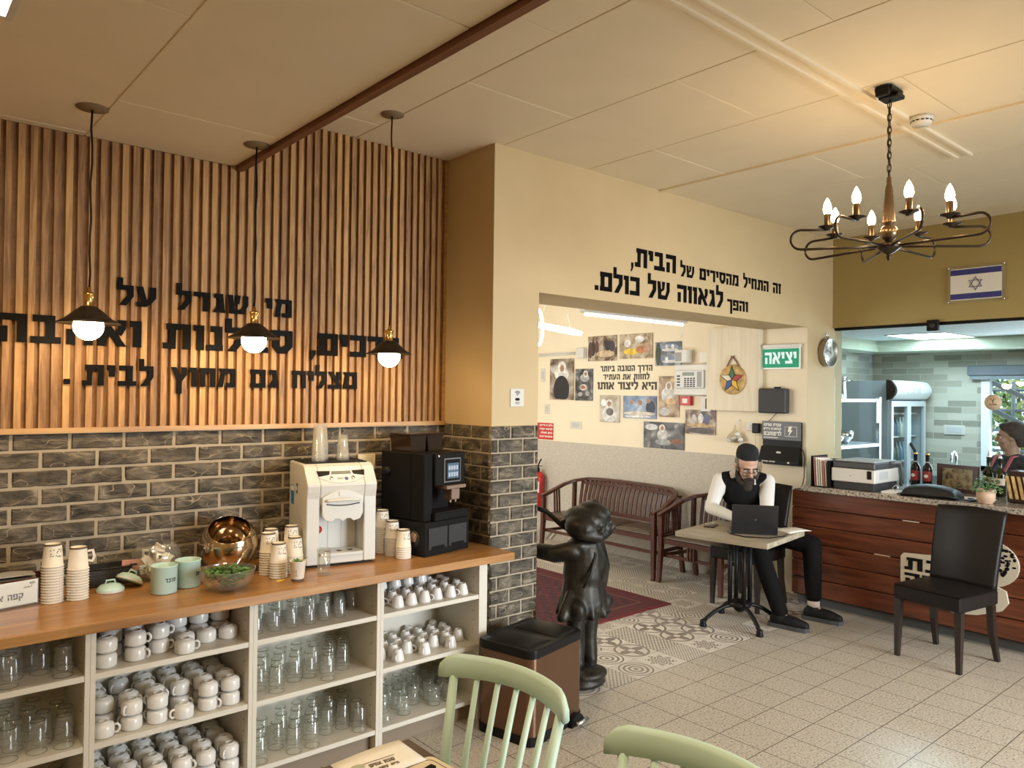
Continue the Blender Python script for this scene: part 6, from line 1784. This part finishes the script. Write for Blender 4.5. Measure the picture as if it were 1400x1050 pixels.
chain(mb, [(-.10, -.085, .925), (0, -.120, .905), (.11, -.085, .925), (.15, 0, .94)], [.034, .038, .036, .03])
for k in range(5): chain(mb, [(.07, -.02, 1.085), (-.10 + .06 * k, -.135 + .012 * abs(k - 2), .95)], [.012, .016])
skin('cap', mb, BRONZE, t, .009, 2)
part('shoulder_strap', MB().tube([(-.05, .085, .85), (-.03, -.05, .878), (-.02, -.115, .80), (-.07, -.128, .70), (-.12, -.115, .62)], .009, 6), BRONZE, t)
part('stick', MB().tube([(-.005, .10, .90), (-.045, .16, .945), (-.075, .20, .99), (-.110, .22, 1.025), (-.165, .25, 1.045)], .015, 8), BRONZE, t)

# ------------------------------------------------------------------ mint chairs at the near table
def mint_chair(lab, loc, rz):
    """windsor chair; local: back at +x, facing -x"""
    t = thing('dining_chair', lab, 'chair', loc, rz)
    part('seat', MB().sheet(lambda u, v: (-.20 + .40 * u, (-.22 + .44 * v) * (.86 + .14 * math.sin(PI * u)), .455 - .012 * math.sin(PI * u) * math.sin(PI * v)), 12, 12, .028), MINT, t)
    for sx in (-1, 1):
        for sy_ in (-1, 1):
            part('leg', MB().tube([(sx * .14, sy_ * .15, .43), (sx * .185, sy_ * .19, .22), (sx * .215, sy_ * .215, 0)], [.018, .021, .013], 10), MINT, t)
    for s in (-1, 1): part('side_stretcher', MB().tube([(-.19, s * .19, .20), (.19, s * .19, .20)], .010, 8), MINT, t)
    part('cross_stretcher', MB().tube([(0, -.19, .20), (0, .19, .20)], .010, 8), MINT, t)
    # crest rail: bowed plank, tapered ends
    def crest(u, v):
        y = -.245 + .49 * u; b = 1 - (2 * u - 1) ** 2
        h = .028 + .050 * min(1, 3.2 * min(u, 1 - u) + .15)
        return (.225 + .075 * b - .010 * v, y, .865 + .012 * b + h * (v - .0))
    fr, bk = MB(), None
    n, m_ = 24, 6
    vs, fs = [], []
    for i in range(n + 1):
        u = i / n; b = 1 - (2 * u - 1) ** 2; y = -.245 + .49 * u
        e = min(u, 1 - u) * 12
        zt = .945 - .030 * max(0, 1 - e) ** 2; zb = .872 + .008 * b
        x0 = .225 + .078 * b
        prof_ = [(x0, zb), (x0 - .006, zb + .004), (x0 - .004, zt - .012), (x0 + .002, zt), (x0 + .016, zt), (x0 + .022, zt - .010), (x0 + .024, zb + .004), (x0 + .018, zb)]
        vs += [(px_, y, pz_) for px_, pz_ in prof_]
    k = 8
    for i in range(n):
        for j in range(k):
            fs.append((i * k + j, i * k + (j + 1) % k, (i + 1) * k + (j + 1) % k, (i + 1) * k + j))
    fs.append(tuple(range(k))[::-1]); fs.append(tuple(n * k + j for j in range(k)))
    part('crest_rail', MB().add(vs, fs, 0, None, True), MINT, t)
    for i in range(7):
        u = .07 + .86 * i / 6; b = 1 - (2 * u - 1) ** 2; y = -.245 + .49 * u
        r = .0155 if i in (0, 6) else .0095
        x1 = .225 + .078 * b + .009
        part('back_post' if i in (0, 6) else 'spindle', MB().tube([(.165 + .02 * b, y * .78, .44), (.19 + .05 * b, y * .90, .66), (x1, y, .878 + .008 * b)], [r, r * 1.1, r * .9], 10), MINT, t)
    return t


mint_chair('mint green spindle-back chair in front of the bronze pedal bin', (1.176, 1.66, 0), math.radians(7))
mint_chair('mint green spindle-back chair cut off by the bottom edge of the photo', (1.185, 1.005, 0), math.radians(4))
# ------------------------------------------------------------------ near table with menu and tray
t = thing('dining_table', 'dark brown dining table at the bottom edge with menu and tray', 'table', (.86, 1.37, 0))
part('tabletop', bx(-.35, .36, -.50, .50, .715, .748, ch=.004), wood('dark_walnut', (.030, .016, .010), (.065, .036, .022), .4, 'y'), t)
part('column', bx(-.11, -.05, -.03, .03, .03, .69), BLACKM, t)
part('base_plate', bx(-.25, .06, -.22, .22, 0, .03), BLACKM, t)
part('support_bar', bx(-.25, .10, -.30, .30, .69, .714), BLACKM, t)
t = thing('menu', 'white folded paper menu with small tree logo on the near table', 'menu', (1.08, 1.79, .7485), math.radians(-2))
part('sheet', MB().sheet(lambda u, v: (-.115 + .22 * u, -.075 + .15 * v + .02 * (u - .5), .003 + .004 * math.sin(PI * u) ), 10, 4, .0015), PAPER, t)
L = MB()
heb(L, 'שבת אחים', .016, (.035, -.02, .0078), (-.04, -.02, .0078), up=(0, 1, 0), un=(0, 0, 1), th=.0005)
heb(L, 'בית קפה', .010, (.035, -.042, .0078), (-.025, -.042, .0078), up=(0, 1, 0), un=(0, 0, 1), th=.0005)
L.box(-.05, .045, .006, .008, .0078, .0083)
part('lettering', L, plain('menu_print', (.16, .11, .07), .6), t)
part('printed_tree', MB().ball((-.068, .0, .0078), .020, 10, 6, sc=(1, .8, .03)), plain('menu_tree', (.42, .42, .30), .7), t)
t = thing('paper_placemat', 'cream placemat card with rounded double border beside the menu', 'placemat', (1.09, 1.63, .7485), math.radians(4))
part('card', MB().prism(rrect(.25, .20, .02), .002), plain('cream_card', (.66, .57, .42), .6), t)
part('border_line', MB().tube([(p[0], p[1], .0022) for p in rrect(.22, .17, .018)], .0012, 4, closed=True), plain('border_brown', (.16, .10, .05), .6), t)
t = thing('table_knife', 'dark-handled table knife lying on the cream placemat', 'cutlery', (1.12, 1.665, .752), math.radians(12))
part('handle', MB().beam([(-.02, 0, 0), (.055, 0, .002)], .018, .008), BLACKM, t)
part('blade', MB().beam([(-.13, 0, 0), (-.02, 0, 0)], .016, .003), STEEL, t)

# ------------------------------------------------------------------ leather chairs
def leather_chair(lab, loc, rz):
    """upholstered side chair facing -x"""
    t = thing('leather_chair', lab, 'chair', loc, rz, None)
    part('seat', MB().sheet(lambda u, v: (-.235 + .46 * u, -.225 + .45 * v, .485 + .014 * (math.sin(PI * u) * math.sin(PI * v)) ** .5), 14, 14, .0).box(-.235, .225, -.225, .225, .385, .486, ch=.012), LEATHER, t)
    def bk(u, v):
        w = .215 + .018 * u - .02 * max(0, u - .85)
        z = .47 + .525 * u
        x = .175 + .075 * u + .05 * u * u
        return x, w, z
    vs, fs = [], []
    n = 12
    for i in range(n + 1):
        u = i / n; x, w, z = bk(u, 0)
        th = .060 - .018 * u
        zz = z - (.010 if i == n else 0)
        for (a, b) in ((0, -w + .015), (0, 0), (0, w - .015), (.012, w), (th - .012, w), (th, w - .015), (th, 0), (th, -w + .015), (th - .012, -w), (.012, -w)):
            bow = .014 * (1 - (b / w) ** 2)
            vs.append((x + a + (bow if a < th / 2 else bow), b, zz + .012 * (1 - (b / w) ** 2) * u))
    k = 10
    for i in range(n):
        for j in range(k): fs.append((i * k + j, i * k + (j + 1) % k, (i + 1) * k + (j + 1) % k, (i + 1) * k + j))
    fs.append(tuple(range(k))[::-1]); fs.append(tuple(n * k + j for j in range(k)))
    part('backrest', MB().add(vs, fs, 0, None, True), LEATHER, t)
    LEGM = plain('espresso_wood', (.018, .011, .008), .35)
    for s in (-1, 1):
        part('leg', MB().beam([(-.205, s * .20, .39), (-.215, s * .205, 0)], [.046, .028], [.046, .028], (1, 0, 0)), LEGM, t)
        part('leg', MB().beam([(.195, s * .19, .39), (.205, s * .195, .20), (.255, s * .205, 0)], [.044, .038, .028], [.044, .038, .028], (1, 0, 0)), LEGM, t)
    return t


leather_chair('empty black leather chair standing in front of the mahogany counter', (5.555, 1.995, 0), math.radians(-9))
leather_chair('black leather chair under the seated man at the bistro table', (5.700, 3.585, 0), math.radians(3))

# ------------------------------------------------------------------ bistro table with laptop
t = thing('bistro_table', 'square bistro table with worn wooden top and black cast-iron pedestal', 'table', (5.14, 3.30, 0), math.radians(8.8))
part('tabletop', bx(-.36, .36, -.36, .36, .672, .712, ch=.003), wood('grey_worn_wood', (.20, .16, .11), (.42, .36, .26), .6, 'y', .8), t)
part('top_plate', bx(-.14, .14, -.14, .14, .655, .671), IRON, t)
for sx in (-1, 1):
    for sy_ in (-1, 1): part('column', MB().tube([(sx * .055, sy_ * .055, .655), (sx * .055, sy_ * .055, .16)], .017, 10), BLACK, t)
part('collar', MB().lathe([(.03, .13), (.085, .14), (.09, .165), (.07, .18), (.02, .19), (0, .19)], 20).ball((0, 0, .14), .05, 14, 8), BLACK, t)
for k in range(4):
    a = PI / 4 + k * PI / 2 + .12
    part('foot', MB().tube([((.05 + .25 * u) * math.cos(a), (.05 + .25 * u) * math.sin(a), .15 - .115 * u * u) for u in [i / 8 for i in range(9)]], .016, 8).lathe([(0, 0), (.026, 0), (.028, .012), (.022, .022), (.026, .032), (.018, .05), (0, .055)], 14, (.30 * math.cos(a), .30 * math.sin(a), 0)), BLACK, t)
la = math.atan2(.61, .79)
t = thing('laptop', 'open black laptop on the bistro table, lid back toward the room', 'laptop', (5.085, 3.145, .7125), la)
part('keyboard_base', bx(.0, .235, -.165, .165, .0, .014, ch=.003), plain('laptop_black', (.012, .012, .014), .35), t)
part('keys', bx(.045, .165, -.145, .145, .014, .0155), BLACKM, t)
ld = part('lid', MB().prism([(0, .012), (-.055, .225), (-.048, .227), (.008, .014)], .33, (0, -.165, 0), (1, 0, 0), (0, 0, 1), (0, 1, 0)), plain('lid_black', (.014, .014, .016), .3), t)
part('emblem', MB().lathe([(0, 0), (.013, 0), (.013, .0006), (0, .0006)], 16, M=Matrix.Translation((-.0275, 0, .118)) @ Euler((0, -math.radians(75.5), 0)).to_matrix().to_4x4()), DGREY, ld)
part('screen', MB().prism([(.001, .03), (-.044, .215), (-.043, .216), (.002, .031)], .30, (.004, -.15, 0), (1, 0, 0), (0, 0, 1), (0, 1, 0)), glow('laptop_screen', (.35, .42, .5), .8), ld)
solo('power_cable', MB().tube([(5.03, 3.34, .7165), (4.96, 3.27, .7165), (4.93, 3.13, .7165), (5.03, 2.995, .7165), (5.19, 2.965, .7165), (5.30, 3.00, .7165)], .004, 6), BLACK, 'black cable curling around the laptop on the bistro table', 'cable')
t = thing('smartphone', 'dark phone with coiled earphone lead on the bistro table', 'phone', (5.13, 3.56, .7125), .35)
part('phone_body', bx(-.075, .075, -.04, .04, 0, .010, ch=.003), plain('phone_dark', (.06, .035, .03), .3), t)
solo('earphones', MB().tube([(5.13 + (.035 + .012 * k / 20) * math.cos(k * .9), 3.57 + .03 * math.sin(k * .9), .7245 + .0006 * k) for k in range(22)], .002, 5), WHITEG, 'white coiled earphone lead on top of the phone', 'earphones')
o = solo('paper_sheet', MB().sheet(lambda u, v: (-.06 + .20 * u, -.10 + .18 * v, .012 * math.sin(2.2 * u)), 8, 3, .001), PAPER, 'white sheet of paper jutting over the bistro table edge', 'paper', (5.43, 3.07, .7135), -.35)
# ------------------------------------------------------------------ people
SKN = plain('skin', (.46, .27, .18), .5, bump=.05, bscale=90)
SHIRT = plain('white_shirt', (.64, .62, .57), .75, bump=.3, bscale=22)
VEST = plain('black_vest', (.008, .0075, .008), .85, bump=.2, bscale=60, spec=.1)
TROUS = plain('black_trousers', (.007, .0065, .0065), .9, bump=.3, bscale=30, spec=.1)
BEARD = plain('dark_beard', (.022, .014, .010), .9, bump=.9, bscale=60)
HAIRG = plain('greying_hair', (.16, .13, .11), .85, bump=.8, bscale=90)
V = Vector


def frame(f, z=(0, 0, 1)):
    """forward, right, up axes from a facing direction"""
    f = V(f).normalized(); r = f.cross(V(z)).normalized(); u = r.cross(f).normalized()
    return f, r, u


def head_shapes(mb, c, F, R, U, s=1.0):
    g = lambda a, b, d: V(c) + (F * a + R * b + U * d) * s
    rot = Matrix((R, F, U)).transposed().to_euler()
    ov = lambda p, rx, ry, rz: oval(mb, p, (rx * s, ry * s, rz * s), rot)   # right, forward, up
    ov(g(-.008, 0, .035), .074, .094, .082); ov(g(.012, 0, -.03), .062, .075, .075)
    ov(g(.045, 0, -.085), .038, .036, .026); ov(g(.03, 0, -.07), .052, .05, .035)
    rcone(mb, g(.088, 0, .018), g(.108, 0, -.022), .010 * s, .014 * s)           # nose
    for b in (-.011, .011): oval(mb, g(.096, b, -.026), (.009 * s,) * 3)
    ov(g(.078, 0, .030), .050, .014, .010)                                         # brow
    for b in (-1, 1):
        ov(g(.062, b * .040, -.022), .022, .024, .020)                             # cheeks
        ov(g(-.004, b * .077, -.005), .010, .020, .030)                            # ears
    ov(g(.090, 0, -.055), .022, .008, .005); ov(g(.089, 0, -.065), .019, .008, .005)
    return g


def hand_shapes(mb, w, F, R, U, s=1.0, curl=.5, side=1):
    """hand from wrist w along F, palm facing -U; side=+1 puts the thumb at +R"""
    g = lambda a, b, d: V(w) + (F * a + R * b + U * d) * s
    for b in (-.028, -.009, .010, .028): rcone(mb, g(.012, b * .7, 0), g(.088, b, 0), .014 * s, .0125 * s)
    for b, L in ((-.030, .058), (-.010, .072), (.010, .078), (.030, .070)):
        b *= side; L *= s
        p0 = g(.092, b, 0); p1 = p0 + (F * .55 - U * .20) * L * .9; p2 = p1 + (F * .40 - U * (.35 + curl * .3)) * L * .75; p3 = p2 + (F * .2 - U * .5) * L * .45
        chain(mb, [p0, p1, p2, p3], [.0098 * s, .0090 * s, .0083 * s, .0072 * s])
    t0 = g(.025, side * .026, -.004); t1 = g(.055, side * .055, -.014); t2 = g(.082, side * .062, -.024)
    chain(mb, [t0, t1, t2], [.014 * s, .0105 * s, .0085 * s])


def shoe(name, ank, F, parent, mat, sole):
    F, R, U = frame(F)
    a = V((ank[0], ank[1], 0))
    mb = MB(); g = lambda f, r, u: a + F * f + R * r + V((0, 0, u))
    chain(mb, [g(-.035, 0, .055), g(.04, 0, .058), g(.12, .004, .050), g(.185, .004, .042)], [.044, .046, .046, .034])
    rcone(mb, g(-.005, 0, .06), g(-.004, 0, .092), .050, .050)
    o = skin(name, mb, mat, parent, .008, 3, cut=[((0, 0, .022), (0, 0, -1))])
    sl = MB().prism([(-.085, -.03), (-.06, -.044), (.05, -.046), (.14, -.052), (.20, -.04), (.224, 0), (.20, .046), (.14, .054), (.05, .046), (-.06, .044), (-.085, .03)], .030, g(0, 0, .0005), F, R, (0, 0, 1))
    part('sole', sl, sole, o)
    lc = MB()
    for k in range(4): lc.tube([g(.055 + k * .022, -.026, .095 - k * .006), g(.064 + k * .022, 0, .108 - k * .007), g(.058 + k * .022, .026, .095 - k * .006)], .003, 5)
    part('laces', lc, DGREY, o)
    return o


# ---- the seated man
man = thing('person', 'bearded man in black vest, white shirt and black cap, typing at the laptop', 'person', (0, 0, 0))
SH = V((-.075, .065, 0))
hipR, hipL = V((5.60, 3.62, .625)), V((5.77, 3.54, .625))
knR, anR = V((5.395, 3.305, .566)), V((5.325, 3.07, .10))
knL, anL = V((5.80, 3.07, .560)), V((5.70, 3.00, .10))
pel = (hipR + hipL) / 2 + V((.02, .05, .035))
chest = V((5.715, 3.535, .915)) + SH; neck = V((5.695, 3.495, 1.075)) + SH; hc = V((5.650, 3.462, 1.170)) + SH
shR, shL = V((5.590, 3.670, 1.035)) + SH, V((5.820, 3.375, 1.035)) + SH
elR, wrR = V((5.45, 3.665, .815)) + SH, V((5.24, 3.40, .785))
elL, wrL = V((5.63, 3.26, .82)) + SH, V((5.34, 3.18, .785))
HF, HR, HU = frame((-.52, -.70, -.42))
mb = MB()
oval(mb, pel, (.16, .13, .12)); oval(mb, (pel + chest) / 2, (.15, .125, .17), (0, 0, .6)); oval(mb, chest + V((0, 0, .03)), (.125, .165, .16), (0, 0, .57))
chain(mb, [shR, chest + V((0, 0, .13)), shL], [.052, .07, .052])
rcone(mb, neck - V((0, 0, .03)), hc - HU * .05, .058, .054)
g = head_shapes(mb, hc, HF, HR, HU, 1.14)
chain(mb, [shR, elR, wrR], [.050, .041, .028]); chain(mb, [shL, elL, wrL], [.050, .041, .028])
chain(mb, [hipR, knR, anR], [.085, .058, .04]); chain(mb, [hipL, knL, anL], [.085, .058, .04])
for w_, e_, sd in ((wrR, elR, -1), (wrL, elL, 1)):
    hf = V((-.72, -.66, 0)) if sd == -1 else V((-.98, .18, 0))
    F_, R_, U_ = frame(hf)
    hand_shapes(mb, w_ + V((0, 0, .008)), F_, R_, U_, .92, .3, sd)
for a_ in (anR, anL): rcone(mb, a_ + V((0, 0, -.01)), V((a_.x + .012, a_.y - .08, .065)), .036, .026)
skin('body', mb, SKN, man, .0075, 2)
# shirt, vest, trousers
mb = MB()
oval(mb, (pel + chest) / 2, (.158, .134, .19), (0, 0, .6)); oval(mb, chest + V((0, 0, .03)), (.136, .175, .165), (0, 0, .57))
chain(mb, [shR, chest + V((0, 0, .14)), shL], [.064, .078, .064])
for sh_, el_, wr_ in ((shR, elR, wrR), (shL, elL, wrL)):
    chain(mb, [sh_, sh_.lerp(el_, .5), el_, el_.lerp(wr_, .45), wr_ - (wr_ - el_) * .06], [.066, .060, .052, .046, .036])
rcone(mb, neck - V((0, 0, .035)), neck + V((-.006, -.004, .005)), .070, .062)
skin('shirt', mb, SHIRT, man, .0085, 3)
mb = MB()
oval(mb, (pel + chest) / 2 + V((0, 0, -.02)), (.170, .146, .20), (0, 0, .6)); oval(mb, chest + V((0, 0, .03)), (.152, .176, .163), (0, 0, .57))
chain(mb, [shR.lerp(shL, .10) + V((0, 0, .002)), chest + V((.02, .015, .135)), shL.lerp(shR, .10) + V((0, 0, .002))], [.072, .080, .072])
vst = skin('vest', mb, VEST, man, .0085, 3)
# shirt collar over the vest
TF, TR, TU = frame((-.82, -.57, 0))
for s in (-1, 1):
    cb = neck + V((0, 0, -.030))
    part('collar', MB().prism([(.040, .012), (.072, .020), (.078, -.026), (.050, -.040)], .006, cb + TF * .066, TR * s, TU, TF), SHIRT, man)
mb = MB()
oval(mb, pel, (.172, .150, .132)); oval(mb, pel + V((0, -.05, -.01)), (.15, .12, .11))
chain(mb, [hipR, hipR.lerp(knR, .5), knR, knR.lerp(anR, .5), anR + V((.004, .004, .015))], [.100, .074, .070, .068, .060])
chain(mb, [hipL, hipL.lerp(knL, .5), knL, knL.lerp(anL, .5), anL + V((.004, .004, .085))], [.102, .090, .076, .068, .060])
skin('trousers', mb, TROUS, man, .010, 3)
SHOEM = plain('black_trainer', (.009, .009, .0095), .6, bump=.5, bscale=90, spec=.2)
SOLEM = plain('dark_sole', (.05, .05, .052), .6)
shoe('shoe', (anR.x, anR.y), (.18, -.98, 0), man, SHOEM, SOLEM)
shoe('shoe', (anL.x, anL.y), (.20, -.98, 0), man, SHOEM, SOLEM)
part('sock', MB().tube([anL + V((0, 0, .005)), anL + V((.003, .003, .075))], .046, 14), plain('white_sock', (.60, .52, .46), .8), man)
# cap, hair, beard, glasses
rotH = Matrix((HR, HF, HU)).transposed().to_euler()
Mh = Matrix.Translation(g(-.016, 0, .062)) @ Matrix((HR, HF, HU)).transposed().to_4x4() @ Euler((.16, 0, 0)).to_matrix().to_4x4()
part('cap', MB().lathe([(.0885, 0), (.0905, .012), (.088, .050), (.078, .080), (.056, .100), (.026, .109), (0, .110)], 26, M=Mh, sy=1.12), plain('black_velvet', (.006, .006, .007), .9), man)
mb = MB()
for b in (-1, 1):
    oval(mb, g(-.012, b * .068, .025), (.016, .045, .045), rotH); oval(mb, g(.022, b * .070, -.02), (.010, .016, .032), rotH)
oval(mb, g(-.078, 0, .0), (.068, .03, .055), rotH)
skin('hair', mb, HAIRG, man, .006, 2)
mb = MB()
for b in (-1, 1): chain(mb, [g(.022, b * .070, -.03), g(.040, b * .062, -.075), g(.062, b * .034, -.105)], [.016, .026, .030])
chain(mb, [g(.078, 0, -.088), g(.085, 0, -.13), g(.075, 0, -.185), g(.06, .0, -.225)], [.036, .044, .038, .020])
chain(mb, [g(.090, -.032, -.062), g(.104, 0, -.046), g(.090, .032, -.062)], [.010, .011, .010])
skin('beard', mb, BEARD, man, .006, 1)
gl = MB()
for b in (-1, 1):
    c_ = [g(.106 + .0, b * .034 + .027 * math.cos(a), -.004 + .019 * math.sin(a)) for a in [2 * PI * k / 16 for k in range(16)]]
    gl.tube(c_, .0028, 6, closed=True)
    gl.tube([g(.104, b * .061, .002), g(.06, b * .078, .004), g(.0, b * .084, .004)], .0024, 6)
gl.tube([g(.106, -.008, .0), g(.109, 0, .003), g(.106, .008, .0)], .0026, 6)
part('glasses', gl, plain('dark_frame', (.03, .018, .012), .3), man)
EYEM = [plain('eye_white', (.62, .58, .54), .3), BLACKM]
for b in (-1, 1): part('eye', MB().ball(g(.078, b * .033, -.004), .0125, 12, 8).ball(g(.089, b * .033, -.009), .0052, 8, 6, mi=1), EYEM, man)
part('eyebrows', MB().tube([g(.086, -.055, .022), g(.097, -.032, .030), g(.096, -.012, .026)], .0048, 6).tube([g(.086, .055, .022), g(.097, .032, .030), g(.096, .012, .026)], .0048, 6), BEARD, man)
part('earpiece', MB().ball(g(.010, -.086, -.010), .006, 10, 6).tube([g(.010, -.086, -.010), g(.016, -.087, -.022)], .003, 6), WPLAST, man)

# ---- the woman in the kitchen
wom = thing('person', 'woman in navy top and flowered apron standing in the kitchen behind the glass', 'person', (0, 0, 0))
WX, WY = 7.12, 2.07
hc = V((WX, WY, 1.435)); HF, HR, HU = frame((-.30, .92, -.05))
BF, BR, BU = frame((-.82, .56, 0))
pl_ = V((WX + .03, WY - .03, .80)); ch_ = V((WX + .015, WY - .015, 1.10))
mb = MB()
oval(mb, pl_, (.17, .15, .15), (0, 0, .9)); oval(mb, (pl_ + ch_) / 2, (.15, .13, .18)); oval(mb, ch_, (.12, .165, .16), (0, 0, -.6))
shA, shB = ch_ + BR * -.175 + V((0, 0, .115)), ch_ + BR * .175 + V((0, 0, .115))
chain(mb, [shA, ch_ + V((0, 0, .15)), shB], [.048, .062, .048])
rcone(mb, ch_ + V((0, 0, .14)), hc - V((0, 0, .07)), .052, .050)
g = head_shapes(mb, hc, HF, HR, HU, 1.0)
elA, wrA = shA + BF * .06 - BR * .12 + V((0, 0, -.24)), shA + BF * .14 - BR * .0 + V((0, 0, -.20)) + V((0, 0, -.02))
elB, wrB = shB + BF * .02 + BR * .10 + V((0, 0, -.25)), shB + BF * .12 - BR * .02 + V((0, 0, -.22))
chain(mb, [shA, elA, wrA], [.047, .038, .026]); chain(mb, [shB, elB, wrB], [.047, .038, .026])
hand_shapes(mb, wrA, (BF * .3 + BR).normalized(), (BR * .3 - BF).normalized(), V((0, 0, 1)), .9, .6, -1); hand_shapes(mb, wrB, (BF * .3 - BR).normalized(), (BR * .3 + BF).normalized(), V((0, 0, 1)), .9, .6, 1)
for s in (-1, 1):
    k0 = pl_ + BR * (s * .09); chain(mb, [k0, k0 + V((0, 0, -.35)), k0 + V((.02, 0, -.71))], [.09, .06, .04])
    rcone(mb, k0 + V((.02, 0, -.74)), k0 + V((.02, 0, -.75)) + BF * .13, .042, .034)
skin('body', mb, plain('skin_warm', (.40, .23, .16), .5), wom, .0085, 2)
mb = MB()
oval(mb, (pl_ + ch_) / 2, (.165, .145, .19)); oval(mb, ch_, (.132, .178, .165), (0, 0, -.6)); oval(mb, pl_, (.175, .16, .13), (0, 0, .9))
chain(mb, [shA, ch_ + V((0, 0, .145)), shB], [.062, .072, .062])
for a_, e_, w_ in ((shA, elA, wrA), (shB, elB, wrB)): chain(mb, [a_, a_.lerp(e_, .6), e_, e_.lerp(w_, .4)], [.066, .058, .052, .044])
skin('top', mb, plain('navy_cotton', (.030, .036, .055), .8, bump=.2, bscale=40), wom, .010, 3)
mb = MB()
oval(mb, (pl_ + ch_) / 2 + BF * .03, (.162, .140, .20)); oval(mb, ch_ + BF * .032 - V((0, 0, .03)), (.125, .130, .145), (0, 0, -.6)); oval(mb, pl_ + BF * .03, (.172, .158, .22), (0, 0, .9))
ap = MT('flowered_apron', (.7, .7, .7), .8); c_ = ap.coord()
ap.base(ap.mix(ap.voronoi(c_, 26).lt(.26), (.66, .68, .70), (.50, .12, .14)))
skin('apron', mb, ap.m, wom, .010, 3)
part('apron_strap', MB().beam([ch_ + BF * .155 + BR * -.085 + V((0, 0, .06)), ch_ + BF * .085 + BR * -.085 + V((0, 0, .18)), ch_ - BF * .04 + BR * -.06 + V((0, 0, .20))], .028, .008).beam([ch_ + BF * .155 + BR * .085 + V((0, 0, .06)), ch_ + BF * .085 + BR * .085 + V((0, 0, .18)), ch_ - BF * .04 + BR * .06 + V((0, 0, .20))], .028, .008), plain('pink_trim', (.55, .14, .18), .7), wom)
mb = MB()
rotH = Matrix((HR, HF, HU)).transposed().to_euler()
oval(mb, g(-.022, 0, .060), (.086, .098, .074), rotH); oval(mb, g(-.060, 0, .0), (.080, .056, .085), rotH); oval(mb, g(-.105, 0, -.035), (.052, .048, .055), rotH); oval(mb, g(.035, 0, .095), (.062, .045, .028), rotH)
for b in (-1, 1): oval(mb, g(-.03, b * .074, .03), (.02, .05, .05), rotH)
skin('hair', mb, plain('dark_curly_hair', (.045, .032, .026), .8, bump=1.0, bscale=45), wom, .008, 1)
for b in (-1, 1): part('eye', MB().ball(g(.072, b * .031, -.002), .0105, 12, 8).ball(g(.080, b * .031, -.003), .0045, 8, 6, mi=1), EYEM, wom)
part('eyebrows', MB().tube([g(.080, -.050, .022), g(.092, -.028, .028), g(.092, -.012, .024)], .0035, 6).tube([g(.080, .050, .022), g(.092, .028, .028), g(.092, .012, .024)], .0035, 6), BEARD, wom)
part('lips', MB().tube([g(.090, -.022, -.060), g(.099, 0, -.058), g(.090, .022, -.060)], .0045, 6), plain('lip', (.40, .13, .11), .5), wom)
